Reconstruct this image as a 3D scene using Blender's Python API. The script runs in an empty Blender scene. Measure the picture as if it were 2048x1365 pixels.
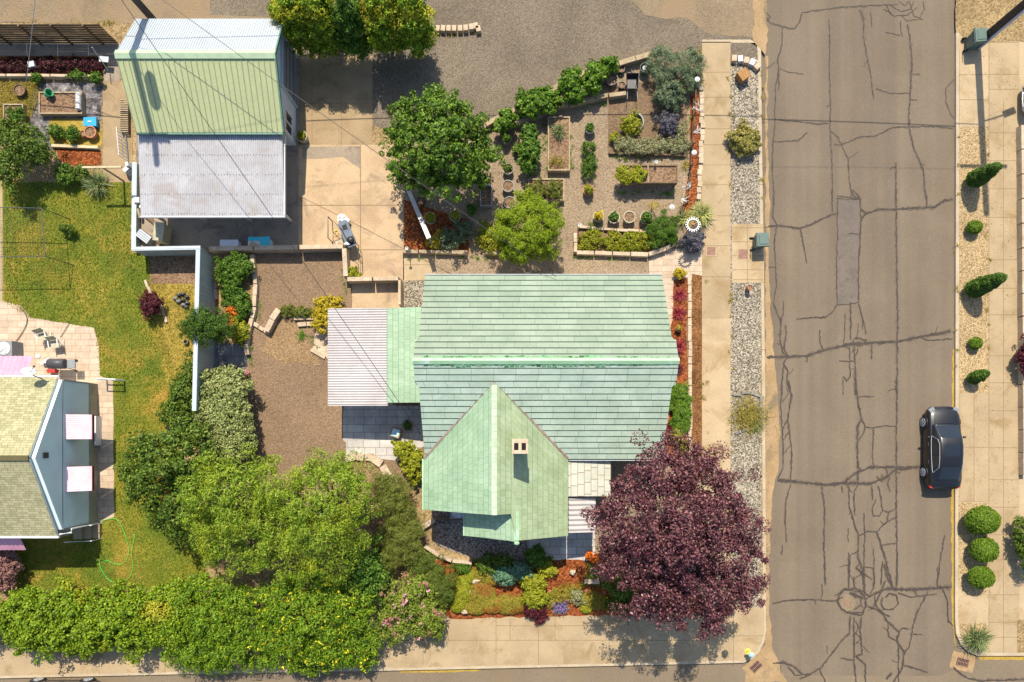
import bpy, math, random
import numpy as np
from mathutils import Vector, Matrix, noise
C = bpy.context.scene
COL = C.collection
R = math.radians
random.seed(7)
rng = np.random.default_rng(7)
# ---------------------------------------------------------------- camera, light, exposure
S = 0.0275; H = 37.5; CX, CY = 1035.0, 865.0      # metres per photo pixel at ground, flying height, nadir
def P(x, y, h=0.0):
    k = S * (1 - h / H)
    return Vector(((x - CX) * k, (CY - y) * k, h))
cd = bpy.data.cameras.new("camera"); cam = bpy.data.objects.new("camera", cd); COL.objects.link(cam)
cam.location = (0, 0, H); cd.sensor_width = 36; cd.lens = 36 * (H / S) / 2048
cd.shift_x = (1024 - CX) / 2048; cd.shift_y = (CY - 682.5) / 2048
cd.clip_start = 0.5; cd.clip_end = 1500
C.camera = cam
w = bpy.data.worlds.new("World"); C.world = w; w.use_nodes = True
nt = w.node_tree; bg = nt.nodes['Background']
sky = nt.nodes.new('ShaderNodeTexSky'); sky.sky_type = 'NISHITA'; sky.sun_disc = False
SUN_EL = R(55); SUN_DIR = Vector((-0.055, 1.0, 0)).normalized()      # horizontal direction towards the sun
sky.sun_elevation = SUN_EL; sky.sun_rotation = math.atan2(SUN_DIR.x, SUN_DIR.y)
nt.links.new(sky.outputs[0], bg.inputs[0]); bg.inputs[1].default_value = 0.125
ld = bpy.data.lights.new("sun", 'SUN'); ld.energy = 4.5; ld.angle = R(0.5); ld.color = (1.0, 0.91, 0.76)
sun = bpy.data.objects.new("sun", ld); COL.objects.link(sun)
tosun = Vector((SUN_DIR.x * math.cos(SUN_EL), SUN_DIR.y * math.cos(SUN_EL), math.sin(SUN_EL)))
sun.rotation_euler = tosun.to_track_quat('Z', 'Y').to_euler(); sun.location = tosun * 60
C.view_settings.view_transform = 'Standard'; C.view_settings.look = 'None'
C.view_settings.exposure = 0.76; C.view_settings.gamma = 1.0

# ---------------------------------------------------------------- materials
def _mat(name):
    m = bpy.data.materials.new(name); m.use_nodes = True
    n = m.node_tree.nodes; return m, n, m.node_tree.links, n['Principled BSDF']
def _coord(n, l, kind='Object'):
    t = n.new('ShaderNodeTexCoord'); return t.outputs[kind]
def _noise(n, l, co, scale, detail=5, rough=.6, dist=0):
    t = n.new('ShaderNodeTexNoise'); t.inputs['Scale'].default_value = scale
    t.inputs['Detail'].default_value = detail; t.inputs['Roughness'].default_value = rough
    t.inputs['Distortion'].default_value = dist
    l.new(co, t.inputs['Vector']); return t
def _ramp(n, l, fac, stops):
    r = n.new('ShaderNodeValToRGB'); e = r.color_ramp.elements
    while len(e) < len(stops): e.new(0.5)
    for i, (p, c) in enumerate(stops):
        e[i].position = p; e[i].color = (c[0], c[1], c[2], 1)
    l.new(fac, r.inputs[0]); return r
def _mix(n, l, fac, a, b, mode='MIX'):
    m = n.new('ShaderNodeMix'); m.data_type = 'RGBA'; m.blend_type = mode
    for s, v in ((m.inputs[0], fac), (m.inputs[6], a), (m.inputs[7], b)):
        if isinstance(v, (int, float)): s.default_value = v
        elif isinstance(v, tuple): s.default_value = (v[0], v[1], v[2], 1)
        else: l.new(v, s)
    return m.outputs[2]
def _bump(n, l, h, strength, dist, bsdf):
    b = n.new('ShaderNodeBump'); b.inputs['Strength'].default_value = strength
    b.inputs['Distance'].default_value = dist; l.new(h, b.inputs['Height']); l.new(b.outputs[0], bsdf.inputs['Normal'])
def ramp3(cols, lo=.3, hi=.7):
    k = len(cols); return [(lo + (hi - lo) * i / max(1, k - 1), c) for i, c in enumerate(cols)]
def mott(name, cols, big=.35, fine=9, fa=.35, rough=.9, bump=.3, lo=.32, hi=.68, stain=None, stain_s=.8, metal=0, co='Object', spec=.3):
    m, n, l, b = _mat(name); c = _coord(n, l, co)
    a = _noise(n, l, c, big, 7, .62, .3); r = _ramp(n, l, a.outputs[0], ramp3(cols, lo, hi))
    f = _noise(n, l, c, fine, 4, .7)
    g = _ramp(n, l, f.outputs[0], [(.3, (1 - fa,) * 3), (.7, (1 + fa * .6,) * 3)])
    out = _mix(n, l, 1.0, r.outputs[0], g.outputs[0], 'MULTIPLY')
    if stain:
        s = _noise(n, l, c, stain_s, 6, .65, .8); sr = _ramp(n, l, s.outputs[0], [(.52, (0, 0, 0)), (.68, (1, 1, 1))])
        out = _mix(n, l, sr.outputs[0], out, stain)
    l.new(out, b.inputs['Base Color']); b.inputs['Roughness'].default_value = rough; b.inputs['Metallic'].default_value = metal
    b.inputs['Specular IOR Level'].default_value = spec
    if bump: _bump(n, l, f.outputs[0], bump, .02, b)
    return m
def gravel(name, cols, scale=22, big=.3, tint=(.75, 1.15), bump=.8, stain=None, stain_s=.3):
    m, n, l, b = _mat(name); c = _coord(n, l)
    v = n.new('ShaderNodeTexVoronoi'); v.inputs['Scale'].default_value = scale; l.new(c, v.inputs['Vector'])
    sp = n.new('ShaderNodeSeparateColor'); l.new(v.outputs['Color'], sp.inputs[0])
    r = _ramp(n, l, sp.outputs[0], ramp3(cols, .05, .95))
    a = _noise(n, l, c, big, 6, .6, .5); g = _ramp(n, l, a.outputs[0], [(.3, (tint[0],) * 3), (.7, (tint[1],) * 3)])
    out = _mix(n, l, 1.0, r.outputs[0], g.outputs[0], 'MULTIPLY')
    if stain:
        s = _noise(n, l, c, stain_s, 6, .65, .8); sr = _ramp(n, l, s.outputs[0], [(.45, (0, 0, 0)), (.62, (1, 1, 1))])
        out = _mix(n, l, sr.outputs[0], out, stain)
    l.new(out, b.inputs['Base Color']); b.inputs['Roughness'].default_value = .95
    b.inputs['Specular IOR Level'].default_value = .15
    _bump(n, l, v.outputs['Distance'], bump, -.03, b)
    return m
def flat(name, col, rough=.6, metal=0, var=.12, scale=3, spec=.4):
    m, n, l, b = _mat(name); c = _coord(n, l)
    a = _noise(n, l, c, scale, 5, .6); g = _ramp(n, l, a.outputs[0], [(.3, tuple(x * (1 - var) for x in col)), (.7, tuple(min(1, x * (1 + var)) for x in col))])
    l.new(g.outputs[0], b.inputs['Base Color']); b.inputs['Roughness'].default_value = rough; b.inputs['Metallic'].default_value = metal
    b.inputs['Specular IOR Level'].default_value = spec
    return m
def leafmat(name, cols, trans=.3, patch=None, rough=.55, ps=.7, lo=.55, hi=.7):
    m, n, l, b = _mat(name); g = n.new('ShaderNodeNewGeometry'); c = _coord(n, l)
    r = _ramp(n, l, g.outputs['Random Per Island'], ramp3(cols, 0.05, .95))
    out = r.outputs[0]
    if patch:
        a = _noise(n, l, c, ps, 3, .5); pr = _ramp(n, l, a.outputs[0], [(lo, (0, 0, 0)), (hi, (1, 1, 1))])
        out = _mix(n, l, pr.outputs[0], out, patch)
    l.new(out, b.inputs['Base Color']); b.inputs['Roughness'].default_value = rough
    b.inputs['Specular IOR Level'].default_value = .25
    t = n.new('ShaderNodeBsdfTranslucent'); l.new(out, t.inputs[0])
    ms = n.new('ShaderNodeMixShader'); ms.inputs[0].default_value = trans
    l.new(b.outputs[0], ms.inputs[1]); l.new(t.outputs[0], ms.inputs[2])
    l.new(ms.outputs[0], n['Material Output'].inputs[0])
    return m
def shingle(name, c1, c2, joint, bw, rh, ms=.012, dirt=None, rough=.55, dlo=.55, dhi=.75, ds=1.2, bumpd=.01):
    m, n, l, b = _mat(name); uv = _coord(n, l, 'UV'); c = _coord(n, l)
    t = n.new('ShaderNodeTexBrick'); l.new(uv, t.inputs['Vector']); t.offset = .37; t.offset_frequency = 2
    t.inputs['Color1'].default_value = (*c1, 1); t.inputs['Color2'].default_value = (*c2, 1); t.inputs['Mortar'].default_value = (*joint, 1)
    t.inputs['Scale'].default_value = 1; t.inputs['Mortar Size'].default_value = ms; t.inputs['Mortar Smooth'].default_value = .2
    t.inputs['Brick Width'].default_value = bw; t.inputs['Row Height'].default_value = rh
    a = _noise(n, l, c, .8, 7, .65, .4); g = _ramp(n, l, a.outputs[0], [(.3, (.8, .83, .8)), (.7, (1.12, 1.1, 1.12))])
    out = _mix(n, l, 1.0, t.outputs[0], g.outputs[0], 'MULTIPLY')
    f = _noise(n, l, c, 14, 3, .7); g2 = _ramp(n, l, f.outputs[0], [(.3, (.88,) * 3), (.7, (1.08,) * 3)])
    out = _mix(n, l, 1.0, out, g2.outputs[0], 'MULTIPLY')
    if dirt:
        s = _noise(n, l, c, ds, 8, .75, .3); sr = _ramp(n, l, s.outputs[0], [(dlo, (0, 0, 0)), (dhi, (.85, .85, .85))])
        out = _mix(n, l, sr.outputs[0], out, dirt)
    l.new(out, b.inputs['Base Color']); b.inputs['Roughness'].default_value = rough
    _bump(n, l, f.outputs[0], .25, bumpd, b)
    return m
def pavers(name, c1, c2, joint, bw=.6, rh=.4, dirt=None):
    m, n, l, b = _mat(name); c = _coord(n, l)
    t = n.new('ShaderNodeTexBrick'); l.new(c, t.inputs['Vector']); t.offset = .41; t.squash = 1.5; t.squash_frequency = 2
    t.inputs['Color1'].default_value = (*c1, 1); t.inputs['Color2'].default_value = (*c2, 1); t.inputs['Mortar'].default_value = (*joint, 1)
    t.inputs['Scale'].default_value = 1; t.inputs['Mortar Size'].default_value = .014
    t.inputs['Brick Width'].default_value = bw; t.inputs['Row Height'].default_value = rh
    f = _noise(n, l, c, 1.6, 7, .7); g2 = _ramp(n, l, f.outputs[0], [(.3, (.75,) * 3), (.7, (1.15,) * 3)])
    out = _mix(n, l, 1.0, t.outputs[0], g2.outputs[0], 'MULTIPLY')
    if dirt:
        s = _noise(n, l, c, .9, 8, .75, .3); sr = _ramp(n, l, s.outputs[0], [(.5, (0, 0, 0)), (.7, (.7, .7, .7))])
        out = _mix(n, l, sr.outputs[0], out, dirt)
    l.new(out, b.inputs['Base Color']); b.inputs['Roughness'].default_value = .9
    return m
def road_mat(name, cols):
    m, n, l, b = _mat(name); c = _coord(n, l)
    mp = n.new('ShaderNodeMapping'); mp.inputs['Scale'].default_value = (1, .025, 1); l.new(c, mp.inputs[0])
    t = _noise(n, l, mp.outputs[0], .75, 4, .55); r = _ramp(n, l, t.outputs[0], [(.34, (.87, .87, .88)), (.5, (1, 1, 1)), (.66, (1.13, 1.12, 1.1))])
    a = _noise(n, l, c, .22, 7, .65, .5); ar = _ramp(n, l, a.outputs[0], ramp3(cols, .3, .7)); out = _mix(n, l, 1.0, ar.outputs[0], r.outputs[0], 'MULTIPLY')
    f = _noise(n, l, c, 26, 4, .75); fr = _ramp(n, l, f.outputs[0], [(.3, (.74,) * 3), (.55, (1,) * 3), (.75, (1.3,) * 3)]); out = _mix(n, l, 1.0, out, fr.outputs[0], 'MULTIPLY')
    s = _noise(n, l, c, 1.7, 6, .7, 1.2); sr = _ramp(n, l, s.outputs[0], [(.62, (0, 0, 0)), (.74, (.5, .5, .5))]); out = _mix(n, l, sr.outputs[0], out, (.2, .16, .12))
    l.new(out, b.inputs['Base Color']); b.inputs['Roughness'].default_value = .92; b.inputs['Specular IOR Level'].default_value = .25
    _bump(n, l, f.outputs[0], .35, .02, b); return m
# ---------------------------------------------------------------- mesh helpers
ORG = {}
def tag(o, label=None, cat=None, group=None, kind=None):
    if label: o['label'] = label
    if cat: o['category'] = cat
    if group: o['group'] = group
    if kind: o['kind'] = kind
    return o
def thing(name, label, cat, loc, group=None):
    o = bpy.data.objects.new(name, None); COL.objects.link(o); o.empty_display_size = .2
    o.location = loc; ORG[o.name] = Vector(loc); return tag(o, label, cat, group)
def link(name, me, mat, parent, verts0=None, smooth=False):
    if mat is not None:
        for m in (mat if isinstance(mat, (list, tuple)) else [mat]): me.materials.append(m)
    if smooth: me.shade_smooth()
    o = bpy.data.objects.new(name, me); COL.objects.link(o)
    if parent is not None: o.parent = parent
    return o
class MB:
    def __init__(s): s.v = []; s.f = []; s.uv = []; s.mi = []
    def add(s, vs, fs, mi=0, uv=None):
        b = len(s.v); s.v += [tuple(x) for x in vs]
        for i, f in enumerate(fs):
            s.f.append([b + j for j in f]); s.mi.append(mi)
            s.uv.append(uv[i] if uv else [(0, 0)] * len(f))
        return s
    def poly(s, pts, mi=0): return s.add(pts, [list(range(len(pts)))], mi)
    def hexa(s, p, mi=0):      # p: 4 bottom, 4 top, ccw from above
        return s.add(p, [(3, 2, 1, 0), (4, 5, 6, 7), (0, 1, 5, 4), (1, 2, 6, 5), (2, 3, 7, 6), (3, 0, 4, 7)], mi)
    def box(s, c, d, rz=0, mi=0, top=1.0, rx=0, ry=0):
        c = Vector(c); M = Matrix.Rotation(rz, 3, 'Z') @ Matrix.Rotation(ry, 3, 'Y') @ Matrix.Rotation(rx, 3, 'X'); pts = []
        for z in (-.5, .5):
            k = top if z > 0 else 1
            for x, y in ((-.5, -.5), (.5, -.5), (.5, .5), (-.5, .5)):
                pts.append(c + M @ Vector((x * d[0] * k, y * d[1] * k, z * d[2])))
        return s.hexa(pts, mi)
    def boxz(s, x0, x1, y0, y1, z0, z1, mi=0):
        return s.box(((x0 + x1) / 2, (y0 + y1) / 2, (z0 + z1) / 2), (abs(x1 - x0), abs(y1 - y0), z1 - z0), mi=mi)
    def prism(s, pts, z0, z1, mi=0, cap=True):
        n = len(pts); ar = sum(pts[i][0] * pts[(i + 1) % n][1] - pts[(i + 1) % n][0] * pts[i][1] for i in range(n))
        if ar < 0: pts = list(pts)[::-1]
        vs = [(p[0], p[1], z0) for p in pts] + [(p[0], p[1], z1) for p in pts]
        fs = [(i, (i + 1) % n, n + (i + 1) % n, n + i) for i in range(n)]
        if cap: fs += [tuple(range(n))[::-1], tuple(range(n, 2 * n))]
        return s.add(vs, fs, mi)
    def tube(s, pts, r, n=6, mi=0, cap=True):
        pts = [Vector(p) for p in pts]; k = len(pts)
        rs = r if isinstance(r, (list, tuple)) else [r] * k
        vs = []
        for i, p in enumerate(pts):
            d = (pts[min(i + 1, k - 1)] - pts[max(i - 1, 0)]).normalized()
            a = d.orthogonal().normalized() if abs(d.z) < .95 else Vector((1, 0, 0)); a = (a - d * a.dot(d)).normalized(); b = d.cross(a)
            for j in range(n):
                t = 2 * math.pi * j / n; vs.append(p + (a * math.cos(t) + b * math.sin(t)) * rs[i])
        fs = [(i * n + j, i * n + (j + 1) % n, (i + 1) * n + (j + 1) % n, (i + 1) * n + j) for i in range(k - 1) for j in range(n)]
        if cap: fs += [tuple(range(n))[::-1], tuple(range((k - 1) * n, k * n))]
        return s.add(vs, fs, mi)
    def lathe(s, prof, c, n=20, mi=0, axis=None, sx=1, sy=1):
        c = Vector(c); q = Vector((0, 0, 1)).rotation_difference(Vector(axis).normalized()) if axis else None
        vs = []
        for (r, z) in prof:
            for j in range(n):
                t = 2 * math.pi * j / n; v = Vector((r * math.cos(t) * sx, r * math.sin(t) * sy, z))
                vs.append(c + (q @ v if q else v))
        k = len(prof)
        fs = [(i * n + j, i * n + (j + 1) % n, (i + 1) * n + (j + 1) % n, (i + 1) * n + j) for i in range(k - 1) for j in range(n)]
        fs += [tuple(range(n))[::-1], tuple(range((k - 1) * n, k * n))]
        return s.add(vs, fs, mi)
    def ring(s, c, r0, r1, z0, z1, n=24, mi=0):     # pipe-like wall
        return s.lathe([(r0, z1), (r0, z0), (r1, z0), (r1, z1), (r0, z1)], c, n, mi) if False else s._ring(c, r0, r1, z0, z1, n, mi)
    def _ring(s, c, r0, r1, z0, z1, n, mi):
        c = Vector(c); vs = []
        for (r, z) in ((r1, z0), (r1, z1), (r0, z1), (r0, z0)):
            for j in range(n):
                t = 2 * math.pi * j / n; vs.append(c + Vector((r * math.cos(t), r * math.sin(t), z)))
        fs = [(i * n + j, i * n + (j + 1) % n, ((i + 1) % 4) * n + (j + 1) % n, ((i + 1) % 4) * n + j) for i in range(4) for j in range(n)]
        return s.add(vs, fs, mi)
    def sph(s, c, r, n=10, mi=0, jit=0, seed=0):
        c = Vector(c); r = r if isinstance(r, (list, tuple)) else (r, r, r); m = max(5, n // 2 + 1); vs = []; rr = random.Random(seed)
        for i in range(m + 1):
            ph = math.pi * i / m
            for j in range(n):
                t = 2 * math.pi * j / n; k = 1 + jit * (rr.random() - .5) * (0 < i < m)
                vs.append(c + Vector((math.sin(ph) * math.cos(t) * r[0] * k, math.sin(ph) * math.sin(t) * r[1] * k, math.cos(ph) * r[2] * k)))
        fs = [(i * n + j, (i + 1) * n + j, (i + 1) * n + (j + 1) % n, i * n + (j + 1) % n) for i in range(m) for j in range(n)]
        return s.add(vs, fs, mi)
    def strip(s, line, wd, z0, z1, mi=0, closed=False):   # wall or kerb following a line of 2-D points
        pts = [Vector((p[0], p[1])) for p in line]; k = len(pts); L = []; Rr = []
        for i, p in enumerate(pts):
            if closed: a, b = pts[i - 1], pts[(i + 1) % k]
            else: a, b = pts[max(i - 1, 0)], pts[min(i + 1, k - 1)]
            d1 = (p - a).normalized() if (p - a).length > 1e-6 else (b - p).normalized()
            d2 = (b - p).normalized() if (b - p).length > 1e-6 else d1
            nn = Vector((-(d1 + d2).y, (d1 + d2).x)).normalized(); cs = max(.4, nn.dot(Vector((-d1.y, d1.x))))
            w_ = (wd[i] if isinstance(wd, (list, tuple)) else wd) / 2 / cs; L.append(p + nn * w_); Rr.append(p - nn * w_)
        m = k if closed else k - 1
        for i in range(m):
            j = (i + 1) % k; q = [Rr[i], Rr[j], L[j], L[i]]
            zz0 = z0[i] if isinstance(z0, (list, tuple)) else z0; zz1 = z1[i] if isinstance(z1, (list, tuple)) else z1
            if zz0 is None: s.add([(a.x, a.y, zz1) for a in q], [(0, 1, 2, 3)], mi)
            else: s.hexa([(a.x, a.y, zz0) for a in q] + [(a.x, a.y, zz1) for a in q], mi)
        return s
    def build(s, name, mat, parent=None, smooth=False, label=None, cat=None, group=None, kind=None, org=None):
        if parent is not None: o0 = ORG[parent.name]
        elif org is not None: o0 = Vector(org)
        elif kind == 'structure': o0 = Vector((0, 0, 0))
        else:
            a = np.array(s.v); o0 = Vector(((a[:, 0].min() + a[:, 0].max()) / 2, (a[:, 1].min() + a[:, 1].max()) / 2, a[:, 2].min()))
        me = bpy.data.meshes.new(name)
        me.from_pydata([(x - o0.x, y - o0.y, z - o0.z) for x, y, z in s.v], [], s.f)
        if any(s.mi): me.polygons.foreach_set('material_index', s.mi)
        if any(u[0] != (0, 0) or u[-1] != (0, 0) for u in s.uv):
            ul = me.uv_layers.new(name='UVMap'); ul.data.foreach_set('uv', [c for u in s.uv for q in u for c in q])
        o = link(name, me, mat, parent, smooth=smooth)
        if parent is None: o.location = o0
        ORG[o.name] = o0
        return tag(o, label, cat, group, kind)
def poly_px(pts, h=0): return [P(x, y, h) for x, y in pts]
def rough(pts, amp=3, step=12, seed=0, closed=True):
    rr = random.Random(seed); out = []; k = len(pts)
    for i in range(k if closed else k - 1):
        a = Vector(pts[i]); b = Vector(pts[(i + 1) % k]); d = b - a; m = max(1, int(d.length / step)); nn = Vector((-d.y, d.x)).normalized() if d.length else Vector((0, 0))
        for j in range(m):
            q = a + d * (j / m); 
            if j: q = q + nn * rr.uniform(-amp, amp)
            out.append((q.x, q.y))
    if not closed: out.append(tuple(pts[-1]))
    return out
def circ(cx, cy, r, n=24, ry=None): return [(cx + r * math.cos(2 * math.pi * i / n), cy + (ry or r) * math.sin(2 * math.pi * i / n)) for i in range(n)]
def rect(x0, y0, x1, y1): return [(x0, y0), (x1, y0), (x1, y1), (x0, y1)]
LAY = .004
def sheet(name, pts, layer, mat, base=0.0, kind='structure', extra=None, **kw):
    z = base + layer * LAY; mb = MB(); vs = [tuple(P(x, y, z)) for x, y in pts]
    ar = sum(vs[i][0] * vs[(i + 1) % len(vs)][1] - vs[(i + 1) % len(vs)][0] * vs[i][1] for i in range(len(vs)))
    mb.poly(vs[::-1] if ar < 0 else vs)
    if extra: extra(mb, z)
    return mb.build(name, mat, kind=kind, **kw)
def lines(mb, z, segs, wd=.035, mi=1, dz=.002):
    for i, seg in enumerate(segs):
        mb.strip([P(x, y, z)[:2] for x, y in seg], wd, None, z + dz + (i % 7) * .0002, mi)
# ---- leaves
def leaf_arrays(pts, nrm, L, W, r, jit=.35):
    n = len(pts)
    nrm = nrm / (np.linalg.norm(nrm, axis=1, keepdims=True) + 1e-9)
    t = r.normal(size=(n, 3)); t -= (t * nrm).sum(1, keepdims=True) * nrm; t /= (np.linalg.norm(t, axis=1, keepdims=True) + 1e-9)
    b = np.cross(nrm, t); k = (1 + jit * r.uniform(-1, 1, (n, 1)))
    l = t * L * k / 2; w_ = b * W * k / 2
    droop = nrm * (L * .12)
    v = np.stack([pts - l - droop, pts - w_ + t * L * .08, pts + l - droop, pts + w_ + t * L * .08], 1)
    return v.reshape(-1, 3)
def np_mesh(name, V, k, mat, parent, org=None, smooth=False):
    """V: (n*k,3) vertices, each k of them one face"""
    o0 = ORG[parent.name] if parent is not None else Vector(org)
    V = (V - np.array(o0)).astype(np.float32); nv = len(V); nf = nv // k
    me = bpy.data.meshes.new(name); me.vertices.add(nv); me.vertices.foreach_set('co', V.ravel())
    me.loops.add(nv); me.loops.foreach_set('vertex_index', np.arange(nv, dtype=np.int32))
    me.polygons.add(nf); me.polygons.foreach_set('loop_start', np.arange(0, nv, k, dtype=np.int32))
    me.polygons.foreach_set('loop_total', np.full(nf, k, dtype=np.int32)); me.update(calc_edges=True)
    o = link(name, me, mat, parent, smooth=smooth)
    if parent is None: o.location = o0
    ORG[o.name] = o0
    return o
def unit(n, r, zmin=-1.0):
    d = r.normal(size=(n * 3 + 20, 3)); d /= np.linalg.norm(d, axis=1, keepdims=True); d = d[d[:, 2] > zmin]
    return d[:n]
def crown(lobes, clump=.35, dens=1.0, leaf=(.11, .07), per=60, r=None, zmin=-.35, flat_=.75, spread=1.0, up=.35, fill=.25, shell=(.6, 1.14), rnd=.6, lump=.22, lift=0.0):
    """lobes: (px,py,rx,ry,h,rz) in photo pixels and metres. Returns leaf vertices and clump centres."""
    r = r or rng; cs = []; out = []; W = []
    for (px, py, rx, ry, h, rz) in lobes:
        h = h + lift; c = np.array(P(px, py, h)); k = S * (1 - h / H); W.append((c, np.array([rx * k, ry * k, rz])))
    for i, (c, rad) in enumerate(W):
        area = 2 * math.pi * (rad[0] * rad[1] + (rad[0] + rad[1]) * rad[2] * .5); n = max(5, int(dens * .8 * area / (clump * clump * 2.2)))
        d = unit(n, r, zmin); ph = r.uniform(0, 6.28, 6); lm = np.sin(d[:, 0] * 4.1 + ph[0]) * np.sin(d[:, 1] * 4.7 + ph[1]) + .6 * np.sin(d[:, 0] * 9 + ph[2]) * np.sin(d[:, 1] * 8 + ph[3]) + .5 * np.sin(d[:, 2] * 7 + ph[4])
        s = r.uniform(shell[0], shell[1], (len(d), 1)) * (1 + lump * lm[:, None]); p = c + d * rad * s
        keep = np.ones(len(p), bool)
        for j, (c2, r2) in enumerate(W):
            if j != i: keep &= (((p - c2) / r2) ** 2).sum(1) > .62
        p = p[keep]; d = d[keep]; cs.append(p)
        m = len(p)
        if m:
            cr = clump * r.uniform(.5, 1.45, (m, 1, 1)) * spread
            e = r.normal(size=(m, per, 3)); e /= np.linalg.norm(e, axis=2, keepdims=True); e2 = e * r.uniform(.25, 1, (m, per, 1)) ** .5
            q = p[:, None, :] + e2 * cr * np.array([1, 1, flat_])
            nn = e * .7 + d[:, None, :] * .5 + r.normal(size=(m, per, 3)) * rnd + np.array([0, 0, up])
            out.append((q.reshape(-1, 3), nn.reshape(-1, 3)))
        if fill:
            nf = int(fill * m * per); e = unit(nf, r, -.6); q = c + e * rad * r.uniform(.35, .8, (len(e), 1))
            out.append((q, e + r.normal(size=e.shape) * .6))
    pts = np.concatenate([o[0] for o in out]); nr = np.concatenate([o[1] for o in out])
    ok = pts[:, 2] > .03; pts = pts[ok]; nr = nr[ok]
    return leaf_arrays(pts, nr, leaf[0], leaf[1], r), np.concatenate(cs)
def blades(base, n, length, width, r=None, lean=(.3, 1.1), seg=2, curve=.5, spread=.1, stretch=(1, 1)):
    """arching tapering blades; returns quads"""
    r = r or rng; base = np.array(base); az = r.uniform(0, 2 * math.pi, n); ln = length * r.uniform(.6, 1.1, n); le = r.uniform(lean[0], lean[1], n)
    b0 = base + np.stack([r.normal(size=n) * spread * stretch[0], r.normal(size=n) * spread * stretch[1], np.zeros(n)], 1)
    side = np.stack([-np.sin(az), np.cos(az), np.zeros(n)], 1); prev = b0; V = []
    for i in range(seg):
        a = le + curve * i; d = np.stack([np.cos(az) * np.sin(a), np.sin(az) * np.sin(a), np.cos(a)], 1) * (ln / seg)[:, None]
        nxt = prev + d; w0 = width / 2 * (1 - i / seg * .6); w1 = width / 2 * (1 - (i + 1) / seg * .95)
        V.append(np.stack([prev - side * w0, prev + side * w0, nxt + side * w1, nxt - side * w1], 1)); prev = nxt
    V = np.concatenate(V).reshape(-1, 3); V[:, 2] = np.maximum(V[:, 2], .01)
    return V
def stems(mb, base, tips, r0=.05, r1=.012, k=None, bend=.15, r=random):
    base = Vector(base)
    for t in (tips if k is None else [tips[i] for i in np.linspace(0, len(tips) - 1, min(k, len(tips))).astype(int)]):
        t = Vector(t); m = base.lerp(t, .5) + Vector((r.uniform(-1, 1), r.uniform(-1, 1), r.uniform(0, 1))) * bend * (t - base).length * .5
        mb.tube([base, m, t], [r0, (r0 + r1) / 2, r1], 5)
def shrub(name, label, cat, lobes, mat, clump=.25, dens=1.0, leaf=(.09, .06), per=40, group=None, base=None, stem=.02, nst=6, single=False, part='foliage', flowers=None, sm='bark', **kw):
    V, cs = crown(lobes, clump, dens, leaf, per, **kw)
    if base is None:
        x = sum(l[0] for l in lobes) / len(lobes); y = sum(l[1] for l in lobes) / len(lobes); hh = sum(l[4] for l in lobes) / len(lobes)
        b = P(x, y, hh); b.z = 0
    else: b = P(*base, 0)
    if single:
        o = np_mesh(name, V, 4, M[mat], None, org=b); return tag(o, label, cat, group)
    root = thing(name, label, cat, b, group); np_mesh(part, V, 4, M[mat], root)
    mb = MB(); stems(mb, b, cs, stem * 1.6, stem * .5, nst); mb.build('stem', M[sm], root)
    if flowers:
        fm, nfl, fs, nm = flowers; r = rng; idx = r.integers(0, len(cs), nfl); q = cs[idx] + r.normal(size=(nfl, 3)) * clump * .45 + np.array([0, 0, clump * .55])
        V2 = []
        for k in range(5): V2.append(leaf_arrays(q + r.normal(size=q.shape) * fs * .45, r.normal(size=q.shape) * .6 + np.array([0, 0, 1]), fs, fs * .7, r))
        tag(np_mesh(nm, np.concatenate(V2), 4, M[fm], root), kind='stuff')
    return root
def tree(name, label, lobes, mat, base, trunk_r=.16, clump=.4, nl=14, fork=.45, group=None, cat='tree', flowers=None, **kw):
    V, cs = crown(lobes, clump, **kw); b = Vector((float(cs[:, 0].mean()), float(cs[:, 1].mean()), 0)); root = thing(name, label, cat, b, group)
    np_mesh('crown', V, 4, M[mat], root)
    zc = float(cs[:, 2].mean()); cc = Vector(cs.mean(0)); f = Vector((b.x + (cc.x - b.x) * .3, b.y + (cc.y - b.y) * .3, zc * fork)); mb = MB()
    mb.tube([b, b.lerp(f, .5) + Vector((.04, -.03, 0)), f], [trunk_r * 1.25, trunk_r, trunk_r * .8], 9)
    order = np.argsort(np.arctan2(cs[:, 1] - cc.y, cs[:, 0] - cc.x)); sel = order[np.linspace(0, len(order) - 1, nl).astype(int)]
    for i in sel:
        t = Vector(cs[i]); m1 = f.lerp(t, .4) + Vector((random.uniform(-.2, .2), random.uniform(-.2, .2), .15)); m2 = f.lerp(t, .72) + Vector((random.uniform(-.2, .2), random.uniform(-.2, .2), .1))
        mb.tube([f, m1, m2, t], [trunk_r * .5, trunk_r * .33, trunk_r * .18, .012], 6)
    mb.build('trunk', M['bark'], root, smooth=True)
    if flowers:
        fm, nfl, fs, nm = flowers; r = rng; idx = r.integers(0, len(cs), nfl); q = cs[idx] + r.normal(size=(nfl, 3)) * clump * .5 + np.array([0, 0, clump * .6])
        V2 = [leaf_arrays(q + r.normal(size=q.shape) * fs * .45, r.normal(size=q.shape) * .6 + np.array([0, 0, 1]), fs, fs * .7, r) for _ in range(6)]
        tag(np_mesh(nm, np.concatenate(V2), 4, M[fm], root), kind='stuff')
    return root
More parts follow.
